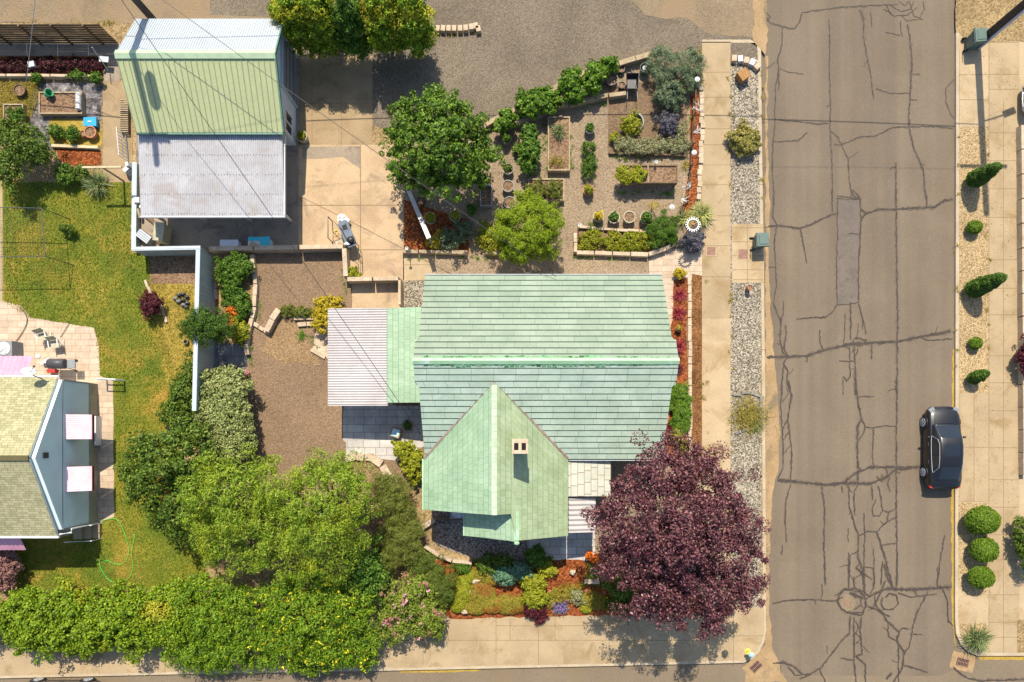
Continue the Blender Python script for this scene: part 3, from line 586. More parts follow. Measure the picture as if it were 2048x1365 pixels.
CR = [
(1,3,[(525,130),(530,300),(528,500),(535,700),(530,860),(540,1000),(548,1200),(545,1365)]),(1,3,[(215,180),(212,300),(182,400),(190,470),(190,600)]),(1,2,[(110,455),(170,415)]),
(1,2,[(190,455),(250,480),(355,495)]),(1,3,[(190,455),(172,560),(165,700),(165,850),(150,960),(150,1150),(160,1365)]),(1,3,[(345,85),(330,150),(295,195),(215,180),(130,150),(90,95)]),
(1,3,[(345,85),(600,50),(980,30)]),(1,3,[(725,65),(755,150),(750,240),(780,390),(800,500),(820,665)]),(1,2,[(780,395),(755,450)]),(1,4,[(1045,160),(1060,250),(1075,400),(1065,600),(1055,740),(1055,850),(1090,1000),(1150,1130),(1160,1260),(1175,1365)]),
(1,3,[(1080,495),(1130,495)]),(1,3,[(835,590),(930,622),(1055,622)]),(1,2,[(1060,665),(1110,665)]),(1,3,[(185,798),(300,808),(440,825),(525,822)]),(1,3,[(150,945),(320,935),(385,880)]),
(1,3,[(535,870),(580,910),(610,970),(650,1050),(655,1150),(675,1310)]),(1,3,[(555,962),(605,965),(730,912),(830,905),(950,848),(1055,845),(1200,840),(1350,855)]),(1,2,[(650,1055),(720,1010)]),(1,3,[(968,1080),(968,1365)]),
(1,2,[(1355,530),(1300,590),(1300,680),(1330,760),(1360,790)]),(1,2,[(1000,140),(1005,220),(1015,245)]),(1,2,[(1000,100),(1040,140),(1120,130),(1160,60),(1150,10)]),(1,2,[(890,60),(960,110),(1050,100),(1110,50)]),(1,2,[(930,30),(1000,80),(1070,60),(1090,10)]),(1,2,[(990,10),(1030,40),(1060,10)]),(1,2,[(1060,20),(1090,110),(1150,130)]),(1,2,[(900,215),(1000,240)]),
(1,2,[(70,90),(110,85),(135,115),(110,145),(60,140)]),(1,3,[(580,1305),(740,1325)]),(1,2,[(740,70),(760,130)]),(1,2,[(800,80),(808,180)]),(1,3,[(675,1260),(735,1320)]),
(2,3,[(580,50),(582,300),(572,500),(580,760)]),(2,4,[(730,60),(738,200),(720,500),(718,750)]),(2,3,[(575,58),(735,66)]),(2,3,[(570,765),(640,760),(720,748)]),(2,3,[(160,0),(150,180),(180,235),(160,350),(170,500),(175,650),(155,760)]),
(2,5,[(100,250),(180,235),(330,258),(450,210),(540,165),(582,158)]),(2,3,[(335,260),(360,400),(378,490)]),(2,3,[(543,0),(545,150)]),(2,4,[(670,0),(690,40),(735,75)]),
(2,6,[(735,130),(770,160),(850,130),(970,130),(1170,118),(1230,115),(1290,70),(1350,65)]),(2,4,[(735,200),(770,160)]),(2,4,[(968,0),(970,130),(972,400),(978,700),(980,900),(975,1100),(978,1365)]),(2,3,[(1155,0),(1175,50),(1172,110)]),
(2,3,[(310,860),(500,845),(540,820),(575,770)]),(2,4,[(668,740),(668,1000)]),(2,4,[(720,755),(750,870),(770,960)]),(2,2,[(745,870),(748,930)]),(2,4,[(155,760),(205,880),(200,1000),(215,1080),(250,1105)]),(2,3,[(222,740),(220,820),(205,880)]),
(2,3,[(235,900),(240,960),(225,1050),(250,1100)]),(2,7,[(110,1112),(250,1108),(380,1105),(520,1055),(670,1025),(810,1018),(975,1010),(1130,975),(1335,940)]),(2,3,[(1130,975),(1180,1000),(1345,990)]),(2,2,[(1250,905),(1215,975)]),
(2,3,[(460,930),(465,1010),(485,1060)]),(2,2,[(632,820),(630,930),(620,1020)]),(2,2,[(718,890),(710,1000)]),(2,4,[(680,1020),(690,990),(720,985),(770,1000),(740,1035),(690,1030)]),(2,5,[(690,1035),(700,1200),(700,1365)]),(2,3,[(660,1040),(665,1240),(640,1270),(620,1240)]),
(2,2,[(618,1240),(618,1365)]),(2,3,[(808,1020),(808,1125)]),(2,2,[(665,1140),(690,1140)]),(2,2,[(590,1137),(690,1140)]),(2,2,[(665,1190),(690,1190)]),(2,3,[(240,1110),(220,1160),(250,1200),(245,1270),(270,1365)]),(2,3,[(225,1150),(215,1260),(210,1365)]),(2,3,[(380,1105),(378,1145)]),(2,3,[(620,1030),(660,1060)]),(2,3,[(720,1040),(705,1100)]),(2,2,[(180,960),(200,965)]),(2,2,[(180,1020),(205,1030)]),
(3,5,[(700,0),(715,150),(740,260),(715,310),(712,500),(715,580),(735,600)]),(3,3,[(740,260),(762,300),(755,350),(720,410)]),(3,3,[(720,112),(825,110)]),(3,3,[(762,315),(820,318),(910,305),(970,312)]),(3,3,[(820,320),(812,500),(820,580)]),
(3,4,[(970,0),(975,200),(970,400),(972,580),(970,850),(975,1100),(975,1365)]),(3,4,[(250,0),(275,100),(250,260),(265,380),(275,480),(270,660)]),(3,3,[(210,0),(205,200),(215,350),(220,580),(185,660)]),(3,3,[(250,260),(215,330)]),(3,2,[(240,50),(255,90),(215,150)]),(3,2,[(260,340),(220,400)]),(3,2,[(265,440),(225,490)]),
(3,8,[(180,668),(300,675),(500,698),(620,685),(800,690),(900,650),(970,595),(1145,575)]),(3,6,[(620,680),(720,610),(800,580),(930,580),(1060,585)]),(3,3,[(270,690),(238,800),(232,900),(240,1080)]),(3,3,[(215,1095),(210,1165)]),(3,4,[(475,705),(495,850),(490,1100),(500,1365)]),
(3,4,[(655,690),(660,850),(690,950),(720,1030),(715,1180),(745,1260),(755,1365)]),(3,3,[(715,690),(690,750),(695,900)]),(3,5,[(715,610),(715,690)]),(3,3,[(810,700),(812,800)]),(3,3,[(850,700),(870,800),(880,870),(860,905),(820,905),(812,850),(835,795)]),
(3,3,[(880,865),(920,880),(965,855)]),(3,3,[(920,880),(910,940),(840,1010),(780,1005),(725,1035)]),(3,3,[(970,910),(880,965)]),(3,5,[(840,1010),(870,1100),(900,1200),(940,1365)]),(3,3,[(875,1100),(970,1085)]),(3,3,[(755,885),(762,1010),(755,1200),(755,1365)]),(3,2,[(652,985),(652,1080)]),
(3,3,[(710,1140),(665,1165),(655,1365)]),(3,3,[(755,1240),(820,1250),(825,1365)]),(3,2,[(820,1120),(825,1240)]),(3,3,[(680,1330),(750,1280),(810,1330)]),(3,3,[(740,1215),(700,1250)]),(3,3,[(1293,1030),(1265,1180),(1250,1300),(1245,1365)]),(3,3,[(925,640),(915,700),(930,745)]),(3,2,[(870,620),(885,660)]),(3,3,[(840,640),(880,680)]),(3,3,[(610,700),(612,750)]),(3,3,[(650,640),(640,700),(680,750)]),(3,3,[(900,590),(920,640)]),(3,2,[(940,600),(1000,622)]),
(4,3,[(1245,600),(1245,740)]),(4,4,[(150,840),(250,820),(400,815),(560,825),(620,800)]),(4,3,[(475,710),(480,770),(470,810)]),(4,2,[(435,820),(437,850)]),(4,5,[(590,790),(620,750),(700,740),(760,790),(770,850),(740,920),(680,910),(610,880),(580,830),(590,790)]),(4,3,[(560,790),(600,770),(630,740),(700,760),(745,760),(720,740)]),
(4,7,[(660,770),(700,790),(780,810)]),(4,4,[(975,600),(975,740)]),(4,8,[(900,745),(1100,750),(1340,730)]),(4,6,[(890,580),(915,680),(955,750)]),(4,4,[(900,800),(920,775),(970,785),(985,840),(950,880),(890,880),(870,840),(880,800)]),(4,3,[(980,770),(1070,800),(1240,778)]),(4,4,[(1180,760),(1110,900),(1080,1000),(1060,1120),(1020,1180),(1010,1270),(950,1365)]),
(4,3,[(1280,745),(1310,830),(1315,960),(1350,990)]),(4,5,[(780,860),(870,890),(910,960),(990,1030),(975,1080),(985,1110),(1030,1180)]),(4,3,[(990,1030),(1010,1005),(1070,1010)]),(4,3,[(1080,1045),(1145,1050)]),(4,3,[(915,970),(920,1060),(980,1090)]),(4,4,[(665,920),(660,1040),(600,1100),(520,1200),(470,1270),(330,1345)]),
(4,4,[(690,930),(690,1100),(690,1220),(705,1365)]),(4,4,[(740,930),(730,1030),(745,1180),(700,1190)]),(4,4,[(700,1190),(765,1245),(765,1365)]),(4,3,[(600,1205),(685,1218)]),(4,5,[(150,1240),(220,1232),(290,1260),(350,1310)]),(4,2,[(510,1120),(512,1175)]),(4,4,[(1015,1250),(1180,1298)]),(4,3,[(985,1110),(985,1365)]),(4,5,[(1345,1260),(1400,1310),(1440,1335),(1520,1355),(1820,1345)]),
(4,6,[(750,750),(790,800),(840,770),(900,745)]),(4,4,[(820,860),(850,800),(900,690)]),(4,3,[(825,600),(820,740),(790,800)]),(4,4,[(755,600),(760,780)]),(4,3,[(655,500),(655,740)]),(4,3,[(690,660),(690,740)]),(4,3,[(700,960),(720,1000),(700,1040),(740,1080),(700,1110)]),(4,3,[(830,780),(830,850),(870,900),(930,930)]),(4,4,[(700,600),(750,640)]),(4,4,[(600,860),(640,900),(740,900)]),(4,3,[(690,880),(740,850),(730,800),(690,790)]),(4,5,[(905,1345),(940,1300)]),(4,3,[(880,560),(870,720)]),(4,2,[(200,1250),(210,1310)]),(4,3,[(250,1260),(300,1320),(400,1310)]),(4,3,[(460,1270),(500,1365)])]
mb = MB(); hb_ = MB(); rr = random.Random(3)
for i, (t, wd, seg) in enumerate(CR):
    pts = rough([tr(x, y, t) for x, y in seg], 1.0, 4.5, i, closed=False); n = len(pts)
    hb_.strip([P(x, y, RZ)[:2] for x, y in pts], [wd * .032 * rr.uniform(.2, 1.6) for j in range(n)], None, RZ + .0085 - i * .00002)
    if i % 3 == 0 and wd >= 3 and n > 8:
        k = rr.randrange(2, n - 2); q = pts[k]; a = rr.uniform(0, 6.28); br = [q]
        for _ in range(rr.randrange(2, 6)): a += rr.uniform(-.6, .6); br.append((br[-1][0] + math.cos(a) * 5, br[-1][1] + math.sin(a) * 5))
        mb.strip([P(x, y, RZ)[:2] for x, y in br], .022, None, RZ + .031 + i * .00002)
    mb.strip([P(x, y, RZ)[:2] for x, y in pts], [wd * .017 * rr.uniform(.4, 1.5) * (.5 if j in (0, n - 1) else 1) for j in range(n)], None, RZ + .009 + i * .00012)
mb.build('crack_seal', M['seal'], kind='structure'); hb_.build('road_stain', M['halo'], kind='structure')
# footways and pads west of the road
def walk(name, pts, layer, mat, jx=(), jy=(), wd=.03):
    def ex(mb, z):
        segs = [[(x, a), (x, b)] for x, a, b in jx] + [[(a, y), (b, y)] for y, a, b in jy]; lines(mb, z, segs, wd)
    return sheet(name, pts, layer, [mat, M['jointl']], extra=ex)
sheet('alley', [(-FAR, -FAR), (1506, -FAR), (1506, 82), (1404, 82), (1404, 180), (1300, 250), (940, 290), (850, 290), (745, 250), (745, 112), (600, 112), (560, 46), (-FAR, 46)], 1, M['alley'])
sheet('alley', rough([(-FAR, -FAR), (270, -FAR), (420, 30), (560, 36), (560, 46), (-FAR, 46)], 4, 60, 2), 2, M['alley2'])
sheet('alley', rough([(1200, -60), (1506, -60), (1506, 78), (1420, 70), (1380, 40), (1290, 30)], 5, 20, 9), 2, M['alley2'])
sheet('gravel_strip', rect(1461, 86, 1522, 1222), 2, M['gravelw'])
sheet('gravel_strip', rect(1461, 86, 1514, 114), 3, M['alley'])
walk('footway', rect(1404, 84, 1461, 1230), 3, M['conc'], jy=[(y, 1404, 1461) for y in (145, 195, 258, 290, 370, 432, 492, 554, 637, 705, 786, 865, 935, 1010, 1090, 1170)])
sheet('footway', rect(1404, 637, 1461, 1100), 4, M['conc2'])
walk('footway', [(700, 1236), (1404, 1228), (1461, 1226), (1461, 1215), (1528, 1215), (1528, 1262), (1524, 1283), (1515, 1300), (1502, 1314), (1486, 1321), (1140, 1329), (760, 1337), (400, 1343), (0, 1352), (-FAR, 1356), (-FAR, 1290), (0, 1290), (500, 1290)], 4, M['conc'],
     jx=[(x, 1229, 1330) for x in (846, 992, 1077, 1218, 1411, 1467)] + [(1020, 1236, 1280), (1110, 1234, 1280)] + [(x, 1292, 1346) for x in (120, 330, 560)],
     jy=[(1281, 800, 1405), (1272, 1467, 1528), (1252, 992, 1218)])
walk('paved_pad', rect(1464, 448, 1526, 566), 4, M['conc2'], jx=[(1495, 448, 566)], jy=[(y, 1464, 1526) for y in (456, 484, 512, 540, 560)])
# east side
walk('footway', rect(1978, 60, 2039, 1312), 1, M['conc'], jx=[(1978, 60, 1312), (2007, 200, 1312)], jy=[(y, 1978, 2038) for y in (85, 149, 179, 266, 322, 378, 435, 520, 577, 630, 712, 766, 822, 896, 960, 1015, 1070, 1120, 1190, 1245, 1275)])
sheet('gravel_strip', rect(1919, 254, 1977, 786), 2, M['gravelt'])
sheet('gravel_strip', rough([(1918, 1006), (1975, 1006), (1977, 1180), (1965, 1192), (1930, 1192), (1917, 1170)], 1, 14, 1), 2, M['gravelt'])
sheet('gravel_strip', [(1918, 1248), (1970, 1246), (1979, 1262), (1978, 1300), (1955, 1304), (1936, 1298), (1924, 1284)], 2, M['gravelt'])
sheet('verge', rough([(1912, -400), (FAR, -400), (FAR, 96), (1979, 84), (1960, 98), (1918, 66), (1912, 64)], 2, 15, 2), 3, M['dirt'])
sheet('verge', [(2035, 1240), (2200, 1240), (2200, 1306), (2034, 1306)], 3, M['dirt'])
walk('paved_pad', rect(1919, 100, 1977, 254), 4, M['conc2'], jy=[(150, 1919, 1977), (200, 1919, 1977)])
walk('paved_pad', rect(1919, 787, 1977, 1004), 4, M['conc'], jx=[(1948, 787, 1004)], jy=[(895, 1919, 1977)])
# lot: drive, slab, yards
walk('driveway', rect(600, 113, 745, 290), 3, M['driveold'], jx=[(624, 113, 290), (683, 190, 290)], jy=[(208, 600, 745)])
walk('driveway', [(596, 290), (805, 290), (808, 560), (696, 560), (694, 497), (596, 497)], 3, M['drive'], jx=[(721, 291, 560)], jy=[(411, 596, 806), (500, 722, 806)], wd=.045)
sheet('driveway', [(605, 294), (720, 293), (721, 338), (686, 314), (640, 318), (605, 318)], 4, M['slab'])  # greyer sheet that paints a small shade area onto the drive
walk('carport_slab', rect(272, 262, 597, 498), 4, M['slab'], jx=[(473, 262, 498)])
sheet('footway', rect(566, 110, 599, 261), 4, M['slab'])
walk('paved_pad', [(806, 508), (868, 508), (872, 560), (806, 562)], 3, M['conc2'], jy=[(530, 806, 868)])
sheet('footway', rect(206, 163, 265, 365), 3, M['driveold'])
sheet('yard_gravel', [(505, 506), (692, 506), (700, 560), (850, 562), (860, 700), (848, 900), (790, 1000), (880, 1135), (760, 1200), (380, 1000), (500, 700), (515, 620)], 2, M['gravely'])
sheet('lawn', rough([(6, 365), (262, 365), (262, 505), (300, 510), (320, 640), (360, 760), (330, 850), (380, 950), (420, 1180), (-600, 1200), (-600, 600), (4, 605)], 3, 18, 7), 2, M['grass'])
sheet('dry_lawn', rough([(300, 566), (390, 566), (388, 640), (385, 720), (350, 790), (330, 760), (318, 680)], 3, 12, 8), 3, M['grassy'])
sheet('bed_soil', rect(300, 514, 391, 568), 4, M['soil'])
sheet('patio', rough([(6, 603), (42, 612), (62, 636), (100, 642), (188, 656), (197, 690), (200, 752), (226, 762), (228, 1034), (196, 1046), (190, 1060), (100, 1078), (-200, 1078), (-200, 600)], 1, 14, 9), 4, M['paver'])
sheet('path_edge', rect(-60, 365, 5, 620), 3, M['conc'])
# garden and front
sheet('garden_gravel', [(806, 262), (948, 272), (1060, 215), (1130, 172), (1300, 112), (1404, 112), (1404, 1230), (1150, 1230), (1150, 620), (868, 620), (868, 510), (806, 508)], 2, M['gravelg'])
sheet('front_walk', [(1298, 500), (1404, 496), (1404, 560), (1378, 560), (1352, 640), (1340, 700), (1300, 700)], 3, M['paver'])
sheet('mulch_bed', rough([(1382, 150), (1396, 160), (1400, 300), (1396, 380), (1385, 430), (1360, 450), (1378, 340), (1380, 200)], 1, 12, 3), 4, M['mulch'])
sheet('mulch_bed', [(1384, 548), (1404, 552), (1404, 960), (1382, 960)], 4, M['mulchb'])
sheet('mulch_bed', rough([(1348, 560), (1374, 556), (1374, 920), (1330, 930), (1330, 700), (1345, 640)], 1, 14, 4), 5, M['mulch'])
sheet('bed_soil', [(1216, 176), (1372, 150), (1376, 312), (1216, 308)], 4, M['bedsoil'])
sheet('bed_soil', [(808, 400), (870, 420), (938, 440), (938, 508), (808, 504)], 4, M['mulch'])
sheet('bed_soil', [(1154, 458), (1340, 452), (1350, 488), (1300, 506), (1154, 504)], 4, M['soil'])
sheet('gravel_court', [(866, 1008), (1190, 1008), (1190, 1150), (1040, 1140), (945, 1118), (868, 1090)], 3, M['gravelb'])
sheet('front_walk', [(1050, 1060), (1190, 1060), (1190, 1125), (1145, 1122), (1060, 1118)], 4, M['paverg'])
sheet('rockery_soil', rough([(860, 1120), (945, 1120), (1060, 1122), (1200, 1120), (1300, 1160), (1404, 1190), (1404, 1226), (900, 1238), (850, 1200)], 2, 14, 5), 5, M['mulch'])
sheet('bed_soil', [(700, 916), (745, 918), (775, 955), (800, 1010), (860, 1080), (840, 1160), (720, 1100)], 4, M['soil'])
sheet('patio_terrace', [(687, 812), (850, 812), (850, 892), (796, 922), (740, 916), (692, 918), (692, 885), (685, 880)], 4, M['paverg'])
sheet('patio_terrace', [(636, 640), (690, 636), (690, 730), (655, 718), (625, 700)], 4, M['paver'])
sheet('sandy_patch', rough([(560, 640), (585, 640), (620, 690), (640, 730), (560, 725), (520, 700), (535, 672)], 4, 10, 3), 3, M['sandy'])
sheet('pond_terrace', rough([(428, 688), (495, 690), (503, 705), (492, 735), (480, 748), (428, 748)], 1, 10, 4), 5, M['paverd'])
sheet('basement_landing', rect(704, 566, 802, 618), 4, M['drive'])
sheet('basement_landing', rect(808, 562, 850, 618), 4, M['gravelw'])
sheet('garden_soil', rough([(430, 505), (505, 510), (514, 600), (496, 688), (430, 690)], 1, 12, 6), 4, M['dirt'])
# garden in the far corner
sheet('dry_lawn', rough([(-300, 150), (82, 165), (80, 200), (60, 260), (-300, 300)], 2, 14, 3), 3, M['grassy'])
sheet('weed_fabric', rough([(82, 166), (203, 166), (203, 240), (100, 300), (60, 300), (60, 190)], 1.5, 10, 4), 4, M['fabric'])
sheet('dry_lawn', rough([(100, 236), (165, 236), (203, 262), (203, 292), (100, 292)], 2, 12, 5), 5, M['grassy'])
sheet('bed_soil', rough([(112, 296), (202, 302), (202, 330), (150, 332), (118, 322)], 1, 10, 6), 6, M['mulch'])
sheet('paved_pad', rect(-300, 86, 240, 112), 3, M['slab'])
sheet('bed_soil', rect(-300, 112, 206, 152), 3, M['mulchb'])
sheet('paved_pad', rect(206, 112, 240, 163), 4, M['slab'])
# grass blades over the lawn: uncountable
def scatter_in(poly, n, seed=1):
    r = np.random.default_rng(seed); pp = np.array(poly, float); x0, y0 = pp.min(0); x1, y1 = pp.max(0)
    q = np.stack([r.uniform(x0, x1, n), r.uniform(y0, y1, n)], 1); ins = np.zeros(n, bool); j = len(pp) - 1
    for i in range(len(pp)):
        xi, yi = pp[i]; xj, yj = pp[j]
        c = ((yi > q[:, 1]) != (yj > q[:, 1])) & (q[:, 0] < (xj - xi) * (q[:, 1] - yi) / (yj - yi + 1e-9) + xi); ins ^= c; j = i
    q = q[ins]; return np.stack([(q[:, 0] - CX) * S, (CY - q[:, 1]) * S, np.zeros(len(q))], 1)
def blade_field(pts, ln, wd, r, lean=.6):
    n = len(pts); az = r.uniform(0, 6.28, n); d = np.stack([np.cos(az) * lean, np.sin(az) * lean, np.ones(n)], 1) * (ln * r.uniform(.5, 1.2, (n, 1))); s_ = np.stack([-np.sin(az), np.cos(az), np.zeros(n)], 1) * wd
    return np.stack([pts - s_, pts + s_, pts + d], 1).reshape(-1, 3)
r5 = np.random.default_rng(5)
lp = scatter_in([(8, 367), (262, 367), (262, 505), (298, 510), (318, 640), (355, 760), (330, 850), (380, 950), (420, 1170), (0, 1180), (0, 1085), (190, 1070), (230, 1036), (228, 762), (200, 750), (190, 656), (60, 636), (8, 603)], 90000)
o = np_mesh('grass', blade_field(lp, .09, .022, r5, .8), 3, M['l_grass'], None, org=(lp[:, 0].mean(), lp[:, 1].mean(), 0))
tag(o, 'mixed green and straw yellow lawn grass of the back yard', 'grass', kind='stuff')
lp = scatter_in([(302, 570), (388, 570), (385, 720), (350, 780), (325, 720)], 4500, 2)
o = np_mesh('grass', blade_field(lp, .1, .02, r5, 1), 3, M['l_dry'], None, org=(lp[:, 0].mean(), lp[:, 1].mean(), 0))
tag(o, 'straw dry grass between the lawn and the tall panel fence', 'grass', kind='stuff')
lp = scatter_in([(0, 160), (80, 168), (78, 200), (58, 250), (0, 250)], 5000, 3)
o = np_mesh('grass', blade_field(lp, .12, .022, r5, 1), 3, M['l_dry'], None, org=(lp[:, 0].mean(), lp[:, 1].mean(), 0))
tag(o, 'long golden dry grass in the far corner vegetable garden', 'grass', kind='stuff')

# leaf litter and small weeds: uncountable
r6 = np.random.default_rng(11)
def litter(name, label, poly, n, size, mat, seed):
    q = scatter_in(poly, n, seed); q[:, 2] = .03; V = leaf_arrays(q, r6.normal(size=q.shape) * .25 + np.array([0, 0, 1]), size, size * .6, r6)
    o = np_mesh(name, V, 4, M[mat], None, org=(q[:, 0].mean(), q[:, 1].mean(), 0)); tag(o, label, 'leaf litter', kind='stuff')
litter('leaf_litter', 'fallen dark leaves scattered on the walks under the purple tree', circ(1350, 1120, 200, 24, 170), 1500, .06, 'l_purp', 1)
litter('leaf_litter', 'fallen yellow and brown leaves scattered through the kitchen garden gravel', [(810, 270), (950, 280), (1060, 230), (1370, 130), (1380, 440), (1290, 545), (812, 500)], 2600, .05, 'l_dry', 2)
litter('leaf_litter', 'dry leaves scattered over the gravel yard beside the hedge', [(510, 520), (690, 520), (650, 640), (650, 800), (690, 900), (500, 950), (505, 700)], 700, .05, 'l_dry', 3)
litter('leaf_litter', 'dry leaves blown along the lower walk and kerb', [(0, 1290), (400, 1280), (760, 1240), (1400, 1235), (1400, 1345), (0, 1360)], 900, .05, 'l_weep', 4)
litter('leaf_litter', 'dry scraps scattered over the right hand footway and gravel strip', [(1916, 100), (2036, 100), (2036, 1240), (1916, 1240)], 900, .05, 'l_weep', 5)
def weeds(name, label, segs, n, mat, seed):
    r = np.random.default_rng(seed); V = []
    for k in range(n):
        a, b = segs[r.integers(0, len(segs))]; t = r.uniform(); x = a[0] + (b[0] - a[0]) * t + r.normal() * 3; y = a[1] + (b[1] - a[1]) * t + r.normal() * 3
        V.append(blades(P(x, y), int(r.integers(8, 26)), r.uniform(.08, .24), .022, r, (.2, 1.3), spread=.04))
    V = np.concatenate(V); o = np_mesh(name, V, 4, M[mat], None, org=tuple(P(*segs[0][0]))); tag(o, label, 'weeds', kind='stuff')
weeds('weeds', 'small green weeds along the walls and bed edges of the kitchen garden', [((950, 275), (1060, 225)), ((1090, 240), (1092, 350)), ((1142, 250), (1142, 345)), ((1045, 345), (1130, 360)), ((1215, 315), (1370, 320)), ((1236, 385), (1350, 385)), ((1150, 515), (1330, 512)), ((810, 515), (1010, 515)), ((1160, 215), (1215, 205)), ((1376, 150), (1378, 330))], 130, 'l_tuft', 1)
weeds('weeds', 'dry weeds growing along the kerbs and the alley edge', [((1400, 90), (1402, 170)), ((1461, 140), (1461, 440)), ((1524, 130), (1528, 440)), ((1463, 580), (1463, 1200)), ((1410, 560), (1410, 950)), ((868, 70), (960, 66)), ((1915, 260), (1915, 780)), ((1977, 260), (1977, 780)), ((0, 50), (240, 46)), ((265, 370), (265, 500))], 120, 'l_weep', 2)
weeds('weeds', 'small weeds round the borders of the gravel yard', [((515, 540), (518, 640)), ((500, 690), (505, 730)), ((595, 650), (640, 700)), ((690, 520), (692, 600)), ((850, 560), (860, 600)), ((692, 925), (760, 940))], 45, 'l_tuft', 3)
# ---------------------------------------------------------------- buildings
PX = lambda x, h: P(x, 0, h).x
PY = lambda y, h: P(0, y, h).y
def window(parent, c, wd, ht, axis, out, name='window'):
    """c centre on the wall face, axis 'x' or 'y' along the wall, out = outward unit sign"""
    f = MB(); t = .06; c = Vector(c); ax = Vector((1, 0, 0)) if axis == 'x' else Vector((0, 1, 0)); o = Vector((0, out, 0)) if axis == 'x' else Vector((out, 0, 0))
    def bar(cc, w_, h_): f.box(cc + o * .03, (w_, .07, h_) if axis == 'x' else (.07, w_, h_))
    bar(c + Vector((0, 0, ht / 2 - t / 2)), wd, t); bar(c - Vector((0, 0, ht / 2 - t / 2)), wd, t)
    for s in (-1, 0, 1): bar(c + ax * s * (wd / 2 - t / 2), t, ht - 2 * t - .004)
    fr = f.build(name, M['white'], parent)
    g = MB(); g.box(c + o * .012, (wd - .05, .02, ht - .05) if axis == 'x' else (.02, wd - .05, ht - .05)); g.build('pane', M['glassd'], fr)
def door(parent, c, wd, ht, axis, out, mat='white'):
    c = Vector(c); o = Vector((0, out, 0)) if axis == 'x' else Vector((out, 0, 0)); ax = Vector((1, 0, 0)) if axis == 'x' else Vector((0, 1, 0))
    d = MB(); d.box(c + o * .02, (wd, .06, ht) if axis == 'x' else (.06, wd, ht))
    for z in (-.25, .25): d.box(c + o * .055 + Vector((0, 0, z * ht)), (wd * .7, .015, ht * .36) if axis == 'x' else (.015, wd * .7, ht * .36))
    dr = d.build('door', M[mat], parent); h = MB(); h.sph(c + o * .09 + ax * wd * .4, .035, 8); h.build('handle', M['dgrey'], dr)
def gable_body(mb, x0, x1, y0, y1, he, hr, axis):
    if axis == 'x': pr = [(x0, y0, 0), (x0, y1, 0), (x0, y1, he), (x0, (y0 + y1) / 2, hr), (x0, y0, he)]; off = Vector((x1 - x0, 0, 0))
    else: pr = [(x1, y0, 0), (x0, y0, 0), (x0, y0, he), ((x0 + x1) / 2, y0, hr), (x1, y0, he)]; off = Vector((0, y1 - y0, 0))
    a = [Vector(p) for p in pr]; b = [p + off for p in a]
    mb.add(a + b, [tuple(range(5))[::-1] if axis == 'x' else tuple(range(5)), tuple(range(5, 10)) if axis == 'x' else tuple(range(5, 10))[::-1]] + [(i, (i + 1) % 5, 5 + (i + 1) % 5, 5 + i) for i in range(5)])
def V3(x, y, z): return Vector((x, y, z))
# ---- main green-roofed house
he, hr = 3.0, 5.8
yN, yS = PY(552, he), PY(918, he); yR = (yN + yS) / 2 + .03
xW, xE = PX(850, he), PX(1324, he); xw2, xe2 = PX(837, hr), PX(1350, hr)
house = thing('house', 'large house with pale green metal shingle roof, long main ridge and a cross gable', 'house', ((xW + xE) / 2, yR, 0))
mb = MB(); gable_body(mb, xW + .45, xE - .45, yS + .45, yN - .45, he - .12, hr - .38, 'x')
gable_body(mb, -4.35, 2.15, -3.55, 1.5, he - .12, 5.0, 'y'); gable_body(mb, -2.3, 2.15, -4.9, -3.5, he - .12, 4.35, 'y')
mb.build('wall', M['wallw'], house)
window(house, (-2.0, yN - .45, 1.7), 1.4, 1.2, 'x', 1); window(house, (1.5, yN - .45, 1.7), 1.8, 1.2, 'x', 1); window(house, (5.2, yN - .45, 1.7), 1.4, 1.2, 'x', 1)
window(house, (xE - .45, 5.6, 1.7), 1.3, 1.3, 'y', 1); window(house, (xE - .45, 1.6, 1.7), 1.6, 1.3, 'y', 1); window(house, (-1.1, -3.55, 1.7), .01 + 1, 1.1, 'x', -1)
window(house, (-4.35, -1.9, 1.6), 1.2, 1.1, 'y', -1); window(house, (.2, -4.9, 1.7), 1.5, 1.2, 'x', -1); door(house, (2.15, -2.4, 1.05), .95, 2.05, 'y', 1)
def main_slope(north):
    ye = yN if north else yS; mb = MB(); n = 15 if north else 16
    def off(t): return .17 if t > .765 else 0.0
    def pt(t, x): return V3(x, ye + (yR - ye) * t, he + (hr - he) * t)
    A = lambda t: pt(t, xW - off(t)); B = lambda t: pt(t, xE + off(t) + .03 * t)
    def AB(t): return A(t)
    nrm = courses(mb, A, B, n, .018 if north else .03, nseg=12, jit=.006, hem=.07 if north else .055)
    base = [pt(0, xW), pt(0, xE), pt(.765, xE), pt(.765, xW)]; top = [pt(.765, xW - .17), pt(.765, xE + .2), pt(1, xE + .2), pt(1, xW - .17)]
    if not north: base = base[::-1]; top = top[::-1]
    slab(mb, base, nrm, -.14, -.012, 2); slab(mb, top, nrm, -.14, -.012, 2)
    return mb
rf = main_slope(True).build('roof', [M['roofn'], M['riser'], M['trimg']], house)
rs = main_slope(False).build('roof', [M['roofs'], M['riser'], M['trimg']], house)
mb = MB(); x0, x1 = xW - .2, xE + .22
for s in (-1, 1):
    ys = yR + s * .15; dz = .15 * (hr - he) / (yN - yR)
    q = [V3(x0, yR, hr + .05), V3(x1, yR, hr + .05), V3(x1, ys, hr + .045 - dz), V3(x0, ys, hr + .045 - dz)]
    if s > 0: pass
    else: q = q[::-1]
    slab(mb, q, Vector((0, 0, 1)), -.012, .02)
mb.build('ridge_cap', M['ridge'], rf)
mb = MB(); rr = random.Random(4)
